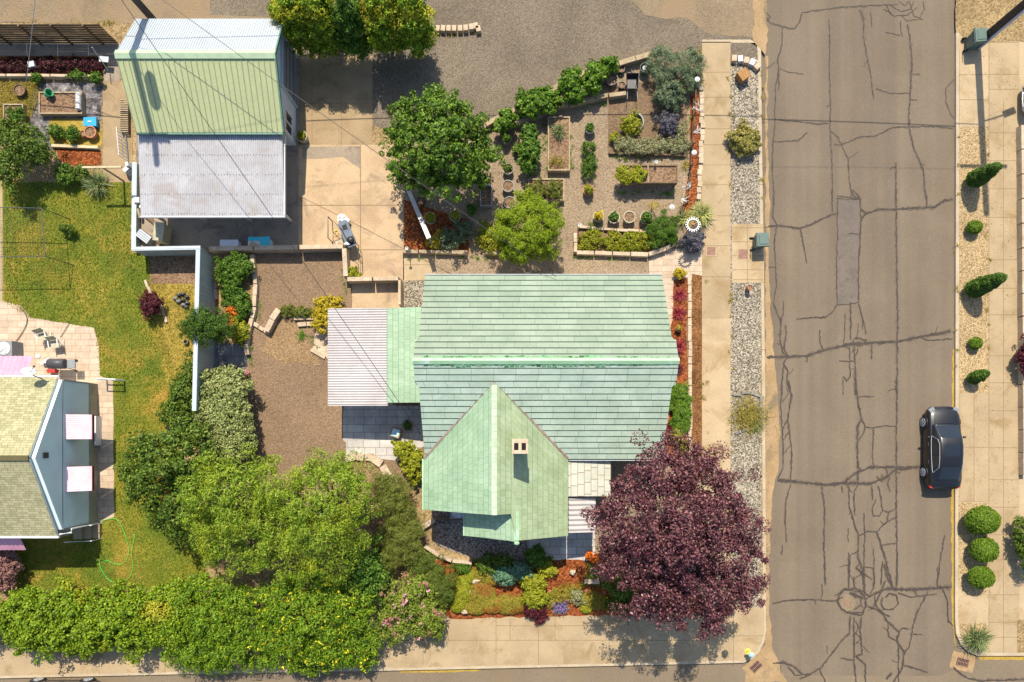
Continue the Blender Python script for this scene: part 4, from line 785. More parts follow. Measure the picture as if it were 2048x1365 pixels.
for s in (-1, 1):
    sl = (hr - he) / (yN - yR)
    for i in range(46):
        xa = x0 + .5 + (x1 - x0 - .9) * i / 46; wd = rr.uniform(.05, .14) * (1 if i < 34 else .5); d0 = .15; d1 = .15 + wd
        mb.hexa([V3(xa, yR + s * d0, hr - sl * d0 + .0), V3(xa + .2, yR + s * d0, hr - sl * d0), V3(xa + .22, yR + s * d1, hr - sl * d1), V3(xa, yR + s * d1, hr - sl * d1)] + [V3(xa, yR + s * d0, hr - sl * d0 + .055), V3(xa + .2, yR + s * d0, hr - sl * d0 + .055), V3(xa + .22, yR + s * d1, hr - sl * d1 + .05), V3(xa, yR + s * d1, hr - sl * d1 + .05)])
tag(mb.build('roof_moss', M['mossr'], rf), kind='stuff')
g = MB(); g.strip([(xW, yN + .05), (xE, yN + .05)], .1, he - .16, he - .04); g.build('gutter', M['lgrey'], rf)
g = MB(); g.strip([(2.6, yS - .05), (xE, yS - .05)], .1, he - .16, he - .04); g.build('gutter', M['lgrey'], rs)
# wing (ridge runs up the picture)
wx, wxa, wxb = -1.10, PX(848, he), 2.55; wh = he + (hr - he) / (yN - yR) * (wxb - wx); ye1, ye2 = PY(1020, he), PY(1072, he); sl = (hr - he) / (yR - yS)
def valley_y(h): return yS + (h - he) / sl
def wing_slope(xe, west):
    mb = MB(); n = 14
    def pt(t, y): return V3(xe + (wx - xe) * t, y, he + (wh - he) * t)
    if west: A = lambda t: pt(t, ye1); B = lambda t: pt(t, valley_y(he + (wh - he) * t) + .12)
    else:
        xg = -.04
        def A(t):
            x = xe + (wx - xe) * t; return pt(t, ye2 if x > xg - .02 else ye1)
        B = lambda t: pt(t, valley_y(he + (wh - he) * t) + .12)
    nrm = courses(mb, A, B, n, .014, nseg=1, jit=.001, hem=.02)
    if west: slab(mb, [pt(0, ye1), pt(1, ye1), pt(1, 2.0), pt(0, -1.2)], nrm, -.13, -.012, 2)
    else:
        tg = (xe + .04) / (xe - wx)
        slab(mb, [pt(0, ye2), pt(0, -1.2), pt(tg, .8), pt(tg, ye2)], nrm, -.13, -.012, 2); slab(mb, [pt(tg, ye1), pt(tg, .8), pt(1, 2.0), pt(1, ye1)], nrm, -.13, -.012, 2)
    return mb, nrm
m1, nw = wing_slope(wxa, True); r1 = m1.build('roof', [M['roofw'], M['trimd'], M['trimg']], house)
m2, ne = wing_slope(wxb, False); r2 = m2.build('roof', [M['roofe'], M['trimd'], M['trimg']], house)
mb = MB()
for i in range(17):       # ridge cap tiles, overlapping
    y0_, y1_ = ye1 + (2.2 - ye1) * i / 17, ye1 + (2.2 - ye1) * (i + 1) / 17 + .03
    for s in (-1, 1):
        q = [V3(wx, y0_, wh + .05), V3(wx + s * .13, y0_, wh - .13 * .66 + .05), V3(wx + s * .13, y1_, wh - .13 * .66 + .035), V3(wx, y1_, wh + .035)]
        slab(mb, q if s > 0 else q[::-1], Vector((0, 0, 1)), -.01, .012 + .001 * i)
mb.build('ridge_cap', M['roofpf'], r1)
# entry gable
gx, ga = -.04, PX(930, he); gh = he + (wh - he) * (wxb - gx) / (wxb - wx)
mb = MB()
A = lambda t: V3(ga + (gx - ga) * t, ye2 - (.0 if t < .85 else .05), he + (gh - he) * t); B = lambda t: V3(ga + (gx - ga) * t, -3.5, he + (gh - he) * t)
nrm = courses(mb, A, B, 10, .014, nseg=1, jit=.001, hem=.02); slab(mb, [A(0), A(1), B(1), B(0)], nrm, -.13, -.012, 2)
r3 = mb.build('roof', [M['roofw'], M['trimd'], M['trimg']], house)
mb = MB()
for i in range(6):
    y0_, y1_ = ye2 + (ye1 + .1 - ye2) * i / 6, ye2 + (ye1 + .1 - ye2) * (i + 1) / 6 + .02
    for s in (-1, 1):
        q = [V3(gx, y0_, gh + .04), V3(gx + s * .12, y0_, gh - .12 * .66 + .04), V3(gx + s * .12, y1_, gh - .12 * .66 + .03), V3(gx, y1_, gh + .03)]
        slab(mb, q if s > 0 else q[::-1], Vector((0, 0, 1)), -.01, .012 + .001 * i)
mb.sph((gx, ye2 - .12, gh - .05), (.13, .1, .1), 8, jit=.3)
mb.build('ridge_cap', M['ridge'], r3)
mb = MB()      # metal lined valleys and eave boards
mb.strip([(wx, valley_y(wh) + .02), (wxa + .12, valley_y(he) + .15)], .1, [wh - .02, 0], [wh, 0]) if False else None
for xe in (wxa, wxb):
    a = V3(wx, valley_y(wh) + .1, wh + .06); b = V3(xe, valley_y(he) + .02, he + .07); d = (b - a); s = Vector((-d.y, d.x, 0)).normalized() * .055
    mb.hexa([a - s - V3(0, 0, .05), b - s - V3(0, 0, .05), b + s - V3(0, 0, .05), a + s - V3(0, 0, .05), a - s, b - s, b + s, a + s])
mb.build('valley_flashing', M['valley'], house)
mb = MB(); mb.boxz(wxa - .1, wxa, ye1, valley_y(he), he - .15, he - .03); mb.build('gutter', M['ridge'], r1)
mb = MB(); mb.boxz(ga - .1, ga, ye2, ye1 - .05, he - .15, he - .03); mb.build('gutter', M['ridge'], r3)
# chimney
cc = P(1040, 893, 6.4); mb = MB(); mb.boxz(cc.x - .32, cc.x + .32, cc.y - .29, cc.y + .29, 4.2, 6.3)
mb.boxz(cc.x - .37, cc.x + .37, cc.y - .34, cc.y + .34, 6.3, 6.42); ch = mb.build('chimney', [M['stone']], r2)
mb = MB()
for s in (-1, 1): mb.boxz(cc.x + s * .17 - .1, cc.x + s * .17 + .1, cc.y - .17, cc.y + .15, 6.421, 6.43)
mb.build('flue', M['void'], ch)
# vent pipe on the lightened south slope
mb = MB(); q = P(852, 800, 3.7); mb.tube([q - V3(0, 0, .3), q + V3(0, 0, .35)], .04, 8); mb.build('vent_pipe', M['trimd'], rs)
# cream porch roof and corrugated awning
hp = 2.75; pr = MB(); ya, yb = PY(919, hp), PY(993, hp); xa, xb = PX(1128, hp), PX(1222, hp)
A = lambda t: V3(xb, yb + (ya - yb) * 0 + 0, hp - .08) if False else V3(xb + (xa - xb) * t, yb, hp - .1 + .18 * t); B = lambda t: V3(xb + (xa - xb) * t, ya, hp - .1 + .18 * t)
nrm = courses(pr, A, B, 7, .014, nseg=1, jit=.001, hem=.018); slab(pr, [A(0), B(0), B(1), A(1)], nrm, -.12, -.012, 2)
por = pr.build('porch_roof', [M['roofp'], M['crackd'], M['white']], house)
mb = MB()
for x, y in ((xb - .15, yb + .12), (xb - .15, ya - .15)): mb = MB(); mb.boxz(x - .06, x + .06, y - .06, y + .06, 0, hp - .2); mb.build('post', M['white'], por)
aw = MB(); x2, x3, y2, y3 = PX(1137, 2.5), PX(1191, 2.3), PY(995, 2.4), PY(1065, 2.4)
corr(aw, (x2, y2, 2.62), (x2, y3, 2.62), (x3, y3, 2.35), (x3, y2, 2.35), 7, .035, 6); aw.build('awning', M['galvw'], house)
for yy in (y3 + .1, y2 - .1): mb = MB(); mb.tube([(x3 - .08, yy, 0), (x3 - .08, yy, 2.33)], .035, 8); mb.build('post', M['white'], house)
# patio cover on the left side
xq0, xq1, yq0, yq1 = PX(655, 2.5), PX(776, 2.55), PY(617, 2.5), PY(812, 2.5)
pc = MB(); corr(pc, (xq0, yq0, 2.45), (xq0, yq1, 2.45), (xq1, yq1, 2.6), (xq1, yq0, 2.6), 38, .02, 6); pcv = pc.build('patio_roof', M['galvw'], house)
mb = MB()
for x, y in ((xq0 + .15, yq0 - .15), (xq0 + .15, yq1 + .15), (xq0 + .15, (yq0 + yq1) / 2), (xq1 - .1, yq1 + .15)): mb = MB(); mb.boxz(x - .05, x + .05, y - .05, y + .05, 0, 2.29); mb.build('post', M['white'], pcv)
mb = MB(); mb.boxz(xq0 + .09, xq0 + .17, yq1 + .06, yq0 - .06, 2.3, 2.4); mb.build('beam', M['white'], pcv)
gl = MB(); A = lambda t: V3(xq1 - .02 + (xW + .15 - xq1) * t, PY(806, 2.6), 2.63 + .4 * t); B = lambda t: V3(xq1 - .02 + (xW + .15 - xq1) * t, PY(617, 2.6), 2.63 + .4 * t)
nrm = courses(gl, A, B, 7, .014, nseg=1, jit=.001, hem=.02); slab(gl, [A(0), A(1), B(1), B(0)], nrm, -.1, -.012, 2); gl.build('roof', [M['roofw'], M['trimd'], M['trimg']], house)
mb = MB(); mb.boxz(xq1 + .3, xW + .5, PY(790, 2.6), PY(625, 2.6), 0, 2.6); mb.build('wall', M['wallw'], house); window(house, (xq1 + .3, 3.6, 1.5), 1.2, 1.1, 'y', -1)
# ---- garage with green and white sheet roof
hge, hgr = 3.0, 4.35
gy0, gy1 = PY(38, hge), PY(265, hge); gyr = PY(108, hgr); gx0, gx1 = PX(272, hge), PX(566, hge); gx1r = PX(549, hgr); gx0r = PX(231, hgr)
gar = thing('garage', 'tall garage with a ribbed pale green and white sheet metal roof', 'garage', ((gx0 + gx1) / 2, (gy0 + gy1) / 2, 0))
wx0, wx1, wy0, wy1 = gx0 + .25, PX(592, 0), PY(292, 0), gy0 - .35
mb = MB(); pr = [(wy0, 0), (wy0, 2.85), (gyr, 4.2), (wy1, 2.85), (wy1, 0)]
for X, fl in ((wx0, 1), (wx1, 0)):
    vs = [(X, y, z) for y, z in pr]; mb.add(vs, [tuple(range(5)) if fl else tuple(range(5))[::-1]])
for i in (0, 1, 2, 3): (ya_, za), (yb_, zb) = pr[i], pr[i + 1]; mb.add([(wx0, ya_, za), (wx1, ya_, za), (wx1, yb_, zb), (wx0, yb_, zb)], [(0, 1, 2, 3)])
mb.build('wall', M['wallg'], gar)
# recessed big door on the right gable face
dy0, dy1 = PY(214, 0), PY(118, 0); mb = MB(); mb.boxz(wx1 + .002, wx1 + .05, dy0, dy1, .02, 2.35); dr = mb.build('garage_door', M['grey'], gar)
mb = MB()
for z in (.6, 1.18, 1.76): mb.boxz(wx1 + .05, wx1 + .065, dy0 + .05, dy1 - .05, z - .02, z + .02)
mb.build('door_seam', M['dgrey'], dr)
mb = MB(); mb.boxz(wx1, wx1 + .12, dy0 - .12, dy0, 0, 2.5); mb.boxz(wx1, wx1 + .12, dy1, dy1 + .12, 0, 2.5); mb.boxz(wx1, wx1 + .12, dy0 + .002, dy1 - .002, 2.35, 2.5); mb.build('door_frame', M['whiteb'], gar)
window(gar, (wx1, PY(248, 1.3), 1.35), 1.15, 1.2, 'y', 1)
def ribbed(mb, A0, B0, B1, A1, n, wd, ht, mi=1):      # flat sheet with n+1 ribs from A0-A1 to B0-B1 side
    nrm = (B0 - A0).cross(A1 - A0).normalized(); 
    if nrm.z < 0: nrm = -nrm
    slab(mb, [A0, B0, B1, A1], nrm, -.05, 0, 0)
    for i in range(n + 1):
        t = i / n; p = A0.lerp(B0, t); q = A1.lerp(B1, t); s = (B0 - A0).normalized() * wd / 2
        if i == 0: p += s; q += s
        if i == n: p -= s; q -= s
        slab(mb, [p - s, p + s, q + s, q - s], nrm, .001, ht, mi)
mb = MB(); ribbed(mb, V3(gx0, gy1, hge), V3(gx1, gy1, hge), V3(gx1r, gyr, hgr), V3(gx0r, gyr, hgr), 28, .03, .035)
grf = mb.build('roof', [M['seam'], M['rib']], gar)
mb = MB(); ribbed(mb, V3(gx1, gy0, hge), V3(gx0, gy0, hge), V3(gx0r, gyr, hgr), V3(gx1r, gyr, hgr), 62, .025, .022)
mb.build('roof', [M['galvb'], M['whiteb']], gar)
mb = MB()
for s in (-1, 1):
    slp = (hgr - hge) / (abs((gy0 if s > 0 else gy1) - gyr)); q = [V3(gx0r - .03, gyr, hgr + .06), V3(gx1r + .03, gyr, hgr + .06), V3(gx1r + .03, gyr + s * .22, hgr + .06 - slp * .22), V3(gx0r - .03, gyr + s * .22, hgr + .06 - slp * .22)]
    slab(mb, q if s > 0 else q[::-1], V3(0, 0, 1), -.012, .015)
mb.build('ridge_cap', M['trimg'], grf)
mb = MB(); mb.boxz(gx0, gx1, gy1 - .1, gy1 - .003, hge - .1, hge - .01)
a, b, c_ = V3(gx1 + .04, gy0, hge + .04), V3(gx1r + .04, gyr, hgr + .07), V3(gx1 + .04, gy1, hge + .04)
for p, q in ((a, b), (b, c_)): mb.hexa([p + V3(-.04, 0, -.16), q + V3(-.04, 0, -.16), q + V3(.03, 0, -.16), p + V3(.03, 0, -.16), p + V3(-.04, 0, 0), q + V3(-.04, 0, 0), q + V3(.03, 0, 0), p + V3(.03, 0, 0)])
mb.build('roof_trim', M['trimd'], grf)
# carport
hc = 2.5; car_x0, car_x1, cy0, cy1 = PX(277, hc + .2), PX(568, hc), PY(267, hc + .25), PY(432, hc)
cp = thing('carport', 'flat corrugated grey metal carport roof on white posts behind the garage', 'carport', ((car_x0 + car_x1) / 2, (cy0 + cy1) / 2, 0))
mb = MB(); corr(mb, (car_x0, cy1, hc), (car_x1, cy1, hc), (car_x1, cy0, hc + .25), (car_x0, cy0, hc + .25), 66, .02, 6); crf = mb.build('roof', M['galv'], cp)
mb = MB(); rr = random.Random(8)
for j in range(5):
    for i in range(48):
        x = car_x0 + .12 + (car_x1 - car_x0 - .24) * i / 47; y = cy1 + .1 + (cy0 - cy1 - .2) * j / 4 + rr.uniform(-.02, .02)
        if rr.random() < .8: mb.box((x, y, hc + .25 * (y - cy1) / (cy0 - cy1) + .03), (.03, .03, .014))
tag(mb.build('roof_screws', M['black'], crf), kind='stuff')
mb = MB(); mb.boxz(car_x0, car_x1 + .06, cy1 - .09, cy1 - .01, hc - .13, hc + .03); mb.boxz(car_x1 + .002, car_x1 + .07, cy1, cy0, hc - .1, hc + .05); mb.build('gutter', M['lgrey'], crf)
for bx, by in ((583, 443), (503, 443), (415, 443), (330, 443)): mb = MB(); b = P(bx, by, 0); mb.tube([b, b + V3(0, 0, 2.42)], .09, 12); mb.build('post', M['white'], cp, smooth=True)
mb = MB(); mb.boxz(car_x0 + .15, car_x1 - .1, cy1 + .22, cy1 + .34, hc - .16, hc - .03); mb.build('beam', M['white'], cp)
# ---- neighbour house at the left edge
nh, nr_ = 3.0, 5.05; ny0, ny1 = PY(755, nh), PY(1072, nh); nyr = (ny0 + ny1) / 2; nx = PX(115, nh); nfx = nx - 12
nb = thing('house', 'neighbouring house at the left edge with tan shingle roof and blue grey gable wall', 'house', (nx - 4, nyr, 0))
wxn = PX(195, 0); mb = MB(); pr = [(ny1 + .3, 0), (ny1 + .3, 2.9), (nyr, 4.85), (ny0 - .12, 2.9), (ny0 - .12, 0)]
mb.add([(wxn, y, z) for y, z in pr], [tuple(range(5))[::-1]])
for i in (0, 1, 2, 3): (ya_, za), (yb_, zb) = pr[i], pr[i + 1]; mb.add([(nfx, ya_, za), (wxn, ya_, za), (wxn, yb_, zb), (nfx, yb_, zb)], [(0, 1, 2, 3)])
mb.build('wall', M['siding'], nb)
mb = MB(); mb.boxz(wxn, wxn + .03, ny1 + .3, ny0 - .12, 0, .75); mb.build('wall_base', M['sidingd'], nb)
mb = MB(); mb.boxz(wxn, wxn + .02, ny1 + .35, ny0 - .17, 2.86, 2.9); mb.boxz(wxn, wxn + .04, ny0 - .16, ny0 - .11, .78, 2.85); mb.boxz(wxn, wxn + .04, ny1 + .29, ny1 + .34, .78, 2.85); mb.build('wall_trim', M['grey'], nb)
mb = MB(); v = P(76, 911, 4.1); mb.boxz(wxn + .001, wxn + .04, v.y - .14, v.y + .14, 3.95, 4.35)
vt = mb.build('gable_vent', M['dgrey'], nb)
for north in (1, 0):
    ye = ny0 if north else ny1; mb = MB(); pt = lambda t, x: V3(x, ye + (nyr - ye) * t, nh + (nr_ - nh) * t); xr = wxn - .02 + .02
    nrm = courses(mb, lambda t: pt(t, nfx), lambda t: pt(t, nx), 34, .012, nseg=1, jit=.002)
    q = [pt(0, nfx), pt(0, nx), pt(1, nx), pt(1, nfx)]; slab(mb, q if north == 0 else q[::-1], nrm, -.1, -.006, 2); nrf = mb.build('roof', [M['shing'], M['shing'], M['white']], nb)
mb = MB(); mb.boxz(nfx, nx, nyr - .12, nyr + .12, nr_ - .04, nr_ + .03); mb.build('ridge_cap', M['shing'], nrf)
mb = MB(); mb.boxz(nfx, nx + .05, ny1 - .12, ny1 - .01, nh - .12, nh + .01); mb.build('gutter', M['white'], nrf); mb = MB(); mb.boxz(nfx, nx + .05, ny0 + .01, ny0 + .1, nh - .12, nh); mb.build('gutter', M['white'], nrf)
for (ya_, yb_) in ((829, 879), (934, 984)):
    a0, a1 = PY(ya_, 2.6), PY(yb_, 2.6); mb = MB(); x0_, x1_ = wxn + .01, wxn + .92; z0_, z1_ = 2.7, 1.95
    corr(mb, (x0_, a1, z0_), (x0_, a0, z0_), (x1_, a0, z1_), (x1_, a1, z1_), 12, .003, 4); awn = mb.build('window_awning', M['pink'], nb)
    mb = MB(); mb.boxz(x1_ - .01, x1_ + .03, a1, a0, z1_ - .14, z1_ + .01)
    for yy in (a0, a1): mb.add([(x0_, yy, z0_ - .01), (x1_, yy, z1_ - .01), (x0_, yy, z1_ - .1)], [(0, 1, 2)])
    mb.build('valance', M['maroon'], awn); window(nb, (wxn, (a0 + a1) / 2, 1.75), 1.1, 1.2, 'y', 1)
mb = MB(); a = P(0, 712, 2.4); b = P(66, 750, 2.3); corr(mb, (-30.5, a.y, 2.3), (b.x, a.y, 2.3), (b.x, ny0 + .11, 2.75), (-30.5, ny0 + .11, 2.75), 22, .02, 4); mb.build('patio_awning', M['pinkd'], nb)
mb = MB(); a = P(52, 1101, 2.2); corr(mb, (-30.5, ny1 - .13, 2.65), (a.x, ny1 - .13, 2.65), (a.x - .03, a.y, 2.15), (-30.5, a.y, 2.15), 22, .015, 4); mb.build('window_awning', M['pinkd'], nb)
mb = MB(); mb.tube([(nx, ny1 + .05, 2.85), (nx + .5, ny1 + .12, 2.7), (wxn + .08, ny1 + .25, 2.3), (wxn + .08, ny1 + .25, .1)], .045, 7); mb.build('downpipe', M['white'], nb)
door(nb, (nx - 1.2, ny0 - .12 + .02, 1.05), .9, 2.0, 'x', 1)
# ---------------------------------------------------------------- trees
tree('purple_leaf_tree', 'big round purple leaved tree at the street corner beside the green roofed house',
     [(1355, 1075, 118, 118, 3.9, 1.5), (1270, 1030, 70, 68, 3.4, 1.0), (1262, 1115, 62, 58, 3.2, .9), (1330, 1185, 78, 55, 3.1, .9), (1420, 1180, 72, 62, 3.2, .9), (1465, 1110, 62, 66, 3.2, .9),
      (1425, 990, 62, 58, 3.3, .9), (1340, 950, 78, 52, 3.4, .9), (1335, 905, 42, 28, 3.2, .6), (1492, 1170, 34, 32, 2.9, .5), (1230, 1075, 36, 40, 3.0, .6), (1400, 930, 34, 36, 3.1, .6), (1415, 1235, 34, 28, 2.7, .5), (1375, 1060, 60, 60, 5.0, .9), (1235, 1020, 30, 26, 3, .5), (1480, 1050, 26, 30, 3, .5)],
     'l_purp', (1330, 1085), .24, .36, 30, leaf=(.125, .07), per=105, dens=1.15, fill=.06, rnd=.75, lift=2.4, lump=.3, shell=(.5, 1.12))
tree('green_tree', 'spiky dark green tree between the concrete drive and the kitchen garden',
     [(875, 290, 80, 82, 3.2, 1.2), (830, 250, 46, 40, 2.8, .7), (920, 330, 48, 44, 2.9, .8), (925, 265, 44, 44, 2.8, .8), (875, 210, 22, 34, 2.9, .5), (810, 290, 30, 26, 2.6, .4), (905, 215, 20, 24, 2.8, .4), (850, 355, 40, 24, 2.6, .6), (800, 220, 16, 14, 2.7, .3), (960, 300, 26, 34, 2.6, .5), (800, 345, 20, 22, 2.4, .35), (940, 365, 34, 16, 2.4, .4), (885, 290, 44, 42, 4.1, .7)],
     'l_cher', (890, 320), .14, .24, 26, leaf=(.17, .085), per=36, dens=1.15, fill=.1, lump=.34, shell=(.55, 1.25))
tree('bright_tree', 'small rounded bright lime green feathery tree north of the long roof',
     [(1055, 462, 50, 52, 2.3, .9), (1020, 470, 28, 30, 1.9, .55), (1088, 445, 30, 32, 1.9, .55), (1060, 412, 32, 22, 1.9, .5), (1085, 492, 28, 26, 1.8, .5), (1040, 505, 34, 20, 1.8, .5), (1015, 440, 20, 20, 1.8, .4)],
     'l_pine', (1052, 480), .1, .22, 12, leaf=(.16, .026), per=120, dens=1.0, fill=.15, flat_=.6)
tree('willow', 'broad light green willow with fine narrow leaves, right of the two',
     [(640, 1020, 86, 88, 4.4, 1.3), (585, 985, 60, 52, 3.7, .9), (670, 955, 56, 44, 3.8, .8), (690, 1010, 46, 66, 3.8, .9), (610, 1080, 60, 60, 3.6, .9), (640, 1110, 62, 50, 3.4, .8), (655, 935, 34, 24, 3.6, .5), (555, 1040, 50, 50, 3.3, .8), (690, 1085, 34, 44, 3.3, .7)],
     'l_wil', (630, 1040), .2, .42, 20, leaf=(.18, .038), per=125, dens=1.1, fill=.05, lump=.34, shell=(.48, 1.16))
tree('willow', 'light green willow with fine narrow leaves, left of the two',
     [(450, 1010, 66, 72, 3.9, 1.1), (430, 960, 48, 44, 3.5, .7), (490, 970, 52, 48, 3.4, .8), (415, 1050, 42, 44, 3.2, .7), (490, 1060, 54, 50, 3.3, .8), (450, 1090, 52, 40, 3.0, .7), (520, 1100, 50, 48, 3.1, .7)],
     'l_wil', (465, 1030), .16, .4, 16, leaf=(.18, .038), per=125, dens=1.1, fill=.05, lump=.34, shell=(.48, 1.16))
tree('dark_green_tree', 'dark green broadleaf tree at the edge of the lawn next to the variegated hedge',
     [(330, 925, 62, 58, 3.0, 1.0), (290, 960, 44, 46, 2.6, .7), (375, 905, 50, 44, 2.7, .7), (330, 1000, 48, 46, 2.5, .6), (390, 960, 40, 46, 2.6, .6), (365, 1040, 36, 44, 2.3, .5), (290, 900, 34, 28, 2.5, .5), (385, 865, 32, 24, 2.4, .5)],
     'l_dark', (345, 950), .14, .3, 16, leaf=(.14, .09), per=46, dens=1.25, fill=.12, lump=.3)
for i, (lb, x, w_, y0) in enumerate([
  ('yellow green columnar tree, leftmost of the screening row beside the garage roof', 592, 38, 44), ('yellow green columnar tree, second in the screening row', 645, 36, 48),
  ('deep green columnar tree in the middle of the screening row', 702, 30, 54), ('pale yellow columnar tree, fourth in the screening row', 762, 38, 44),
  ('yellow green columnar tree at the right end of the screening row by the stone edging', 824, 40, 46)]):
    lob = [(x, y0, w_, 36, 2.5, 1.3), (x + 8, y0 + 30, w_ * .9, 26, 1.4, 1.2), (x - 4, y0 - 34, w_ * .85, 30, 3.5, 1.0), (x - 24 * (i == 0), y0 - 12, 22, 26, 3.0, .9), (x + 10, y0 + 46, w_ * .7, 14, .7, .7)]
    tree('columnar_tree', lb, lob, 'l_arb' if i != 2 else 'l_mid', None, .1, .24, 12, .3, group='trees in the screening row', leaf=(.12, .06), per=60, dens=1.5, fill=.3)
tree('broadleaf_tree', 'leafy green tree at the left edge over the vegetable garden', [(45, 285, 44, 36, 1.5, .6), (18, 335, 28, 46, 1.4, .55), (68, 310, 30, 26, 1.3, .5), (15, 270, 26, 24, 1.4, .4)], 'l_dark', (55, 330), .09, .26, 10, leaf=(.12, .07), per=50, dens=1.3)
# ---------------------------------------------------------------- large shrubs and hedges
shrub('rhododendron', 'big rhododendron with yellow bud clusters overhanging the walk beneath the willows', 'shrub',
      [(620, 1235, 90, 66, 1.9, .8), (560, 1200, 56, 44, 1.8, .7), (690, 1215, 56, 52, 1.9, .7), (560, 1270, 66, 44, 1.5, .6), (650, 1290, 84, 42, 1.4, .55), (700, 1285, 52, 44, 1.4, .5), (620, 1175, 70, 36, 1.9, .6), (620, 1325, 70, 22, .9, .4), (730, 1320, 26, 18, .8, .3), (520, 1320, 40, 18, .8, .3)],
      'l_rho', .3, 1.3, (.17, .05), 60, base=(620, 1240), stem=.04, nst=14, flowers=('f_yel', 150, .1, 'bud_cluster'))
shrub('rhododendron', 'plain green rhododendron without yellow buds, left of the budding one', 'shrub',
      [(420, 1240, 62, 60, 1.7, .7), (390, 1300, 46, 40, 1.3, .5), (450, 1290, 52, 44, 1.4, .5), (420, 1180, 46, 34, 1.8, .6), (470, 1220, 44, 50, 1.7, .6), (360, 1290, 30, 34, 1.1, .4), (425, 1330, 40, 14, .8, .3)],
      'l_rho', .28, 1.3, (.16, .05), 60, base=(430, 1250), stem=.04, nst=10)
shrub('shrub', 'fresh green leafy shrub in the gap right of the willows', 'shrub', [(725, 1130, 36, 52, 2.0, .6), (745, 1160, 30, 34, 1.8, .5), (710, 1170, 26, 26, 1.8, .4)], 'l_mid', .26, 1.4, (.13, .07), 50, base=(725, 1150))
V_h = [(40 + i * 46, 1240 + (i % 2) * 8 - i * 1.5, 44, 52 + (i % 3) * 6, 1.25, .75) for i in range(8)] + [(-30, 1235, 40, 46, 1.2, .7), (60, 1275, 30, 26, 1, .5), (170, 1285, 50, 24, .9, .5), (270, 1270, 40, 28, 1, .5), (350, 1190, 34, 28, 1.3, .5), (60, 1205, 40, 22, 1.1, .5)]
shrub('hedge', 'long yellow green hedge with golden patches between the lawn and the lower walk', 'hedge', V_h, 'l_hedge', .24, 1.7, (.12, .09), 48, base=(170, 1240), stem=.03, nst=16)
shrub('hedge', 'clipped variegated cream and green hedge beside the tall panel fence', 'hedge', [(450, 835, 48, 88, 1.35, .55), (452, 775, 42, 34, 1.3, .5), (448, 885, 46, 44, 1.3, .5), (440, 830, 40, 60, 1.5, .45), (470, 870, 36, 44, 1.25, .45)], 'l_var', .19, 2.4, (.10, .065), 50, base=(452, 840), stem=.03, nst=14)
shrub('round_shrub', 'round dark green shrub overhanging the tall panel fence', 'shrub', [(412, 650, 38, 34, 1.9, .7), (440, 655, 26, 26, 1.7, .5), (392, 655, 24, 26, 1.8, .5)], 'l_cone', .17, 1.8, (.08, .03), 60, base=(440, 665), nst=8)
shrub('shrub', 'green leafy shrub on the lawn side at the lower end of the panel fence', 'shrub', [(365, 790, 28, 40, .9, .5), (350, 830, 30, 30, .8, .4), (380, 750, 16, 32, .8, .4)], 'l_dark', .2, 1.4, (.11, .07), 40, base=(368, 800))
for lb, mt, lo, lf, b in [
 ('upright olive broom shrub right of the willows', 'l_broom', [(785, 1000, 34, 42, 1.3, .6), (770, 970, 26, 22, 1.1, .4), (805, 1030, 26, 26, 1.1, .4)], (.2, .018), (800, 1010)),
 ('pale olive broom shrub below the upright one', 'l_broom', [(795, 1085, 44, 44, 1.2, .5), (820, 1060, 24, 24, 1.1, .4), (775, 1110, 30, 30, 1.1, .4)], (.2, .018), (805, 1085)),
 ('dark green weeping broom shrub at the end of the gravel court wall', 'l_brm2', [(868, 1160, 34, 44, 1.0, .5), (850, 1130, 26, 26, 1.0, .4), (880, 1190, 22, 24, .8, .35)], (.22, .018), (868, 1160))]:
    shrub('broom_shrub', lb, 'shrub', lo, mt, .25, 1.6, lf, 90, group='broom shrubs beside the court', base=b, stem=.012, nst=12)
shrub('flowering_shrub', 'pink flowering shrub with light green leaves above the lower walk', 'shrub', [(810, 1200, 48, 44, 1.5, .6), (850, 1235, 36, 38, 1.3, .5), (790, 1250, 36, 34, 1.3, .5), (830, 1170, 26, 20, 1.5, .4), (870, 1255, 20, 18, 1, .3)], 'l_smoke', .22, 1.4, (.12, .06), 50, base=(830, 1210), stem=.02, nst=10, flowers=('f_pink', 36, .12, 'blossom'))
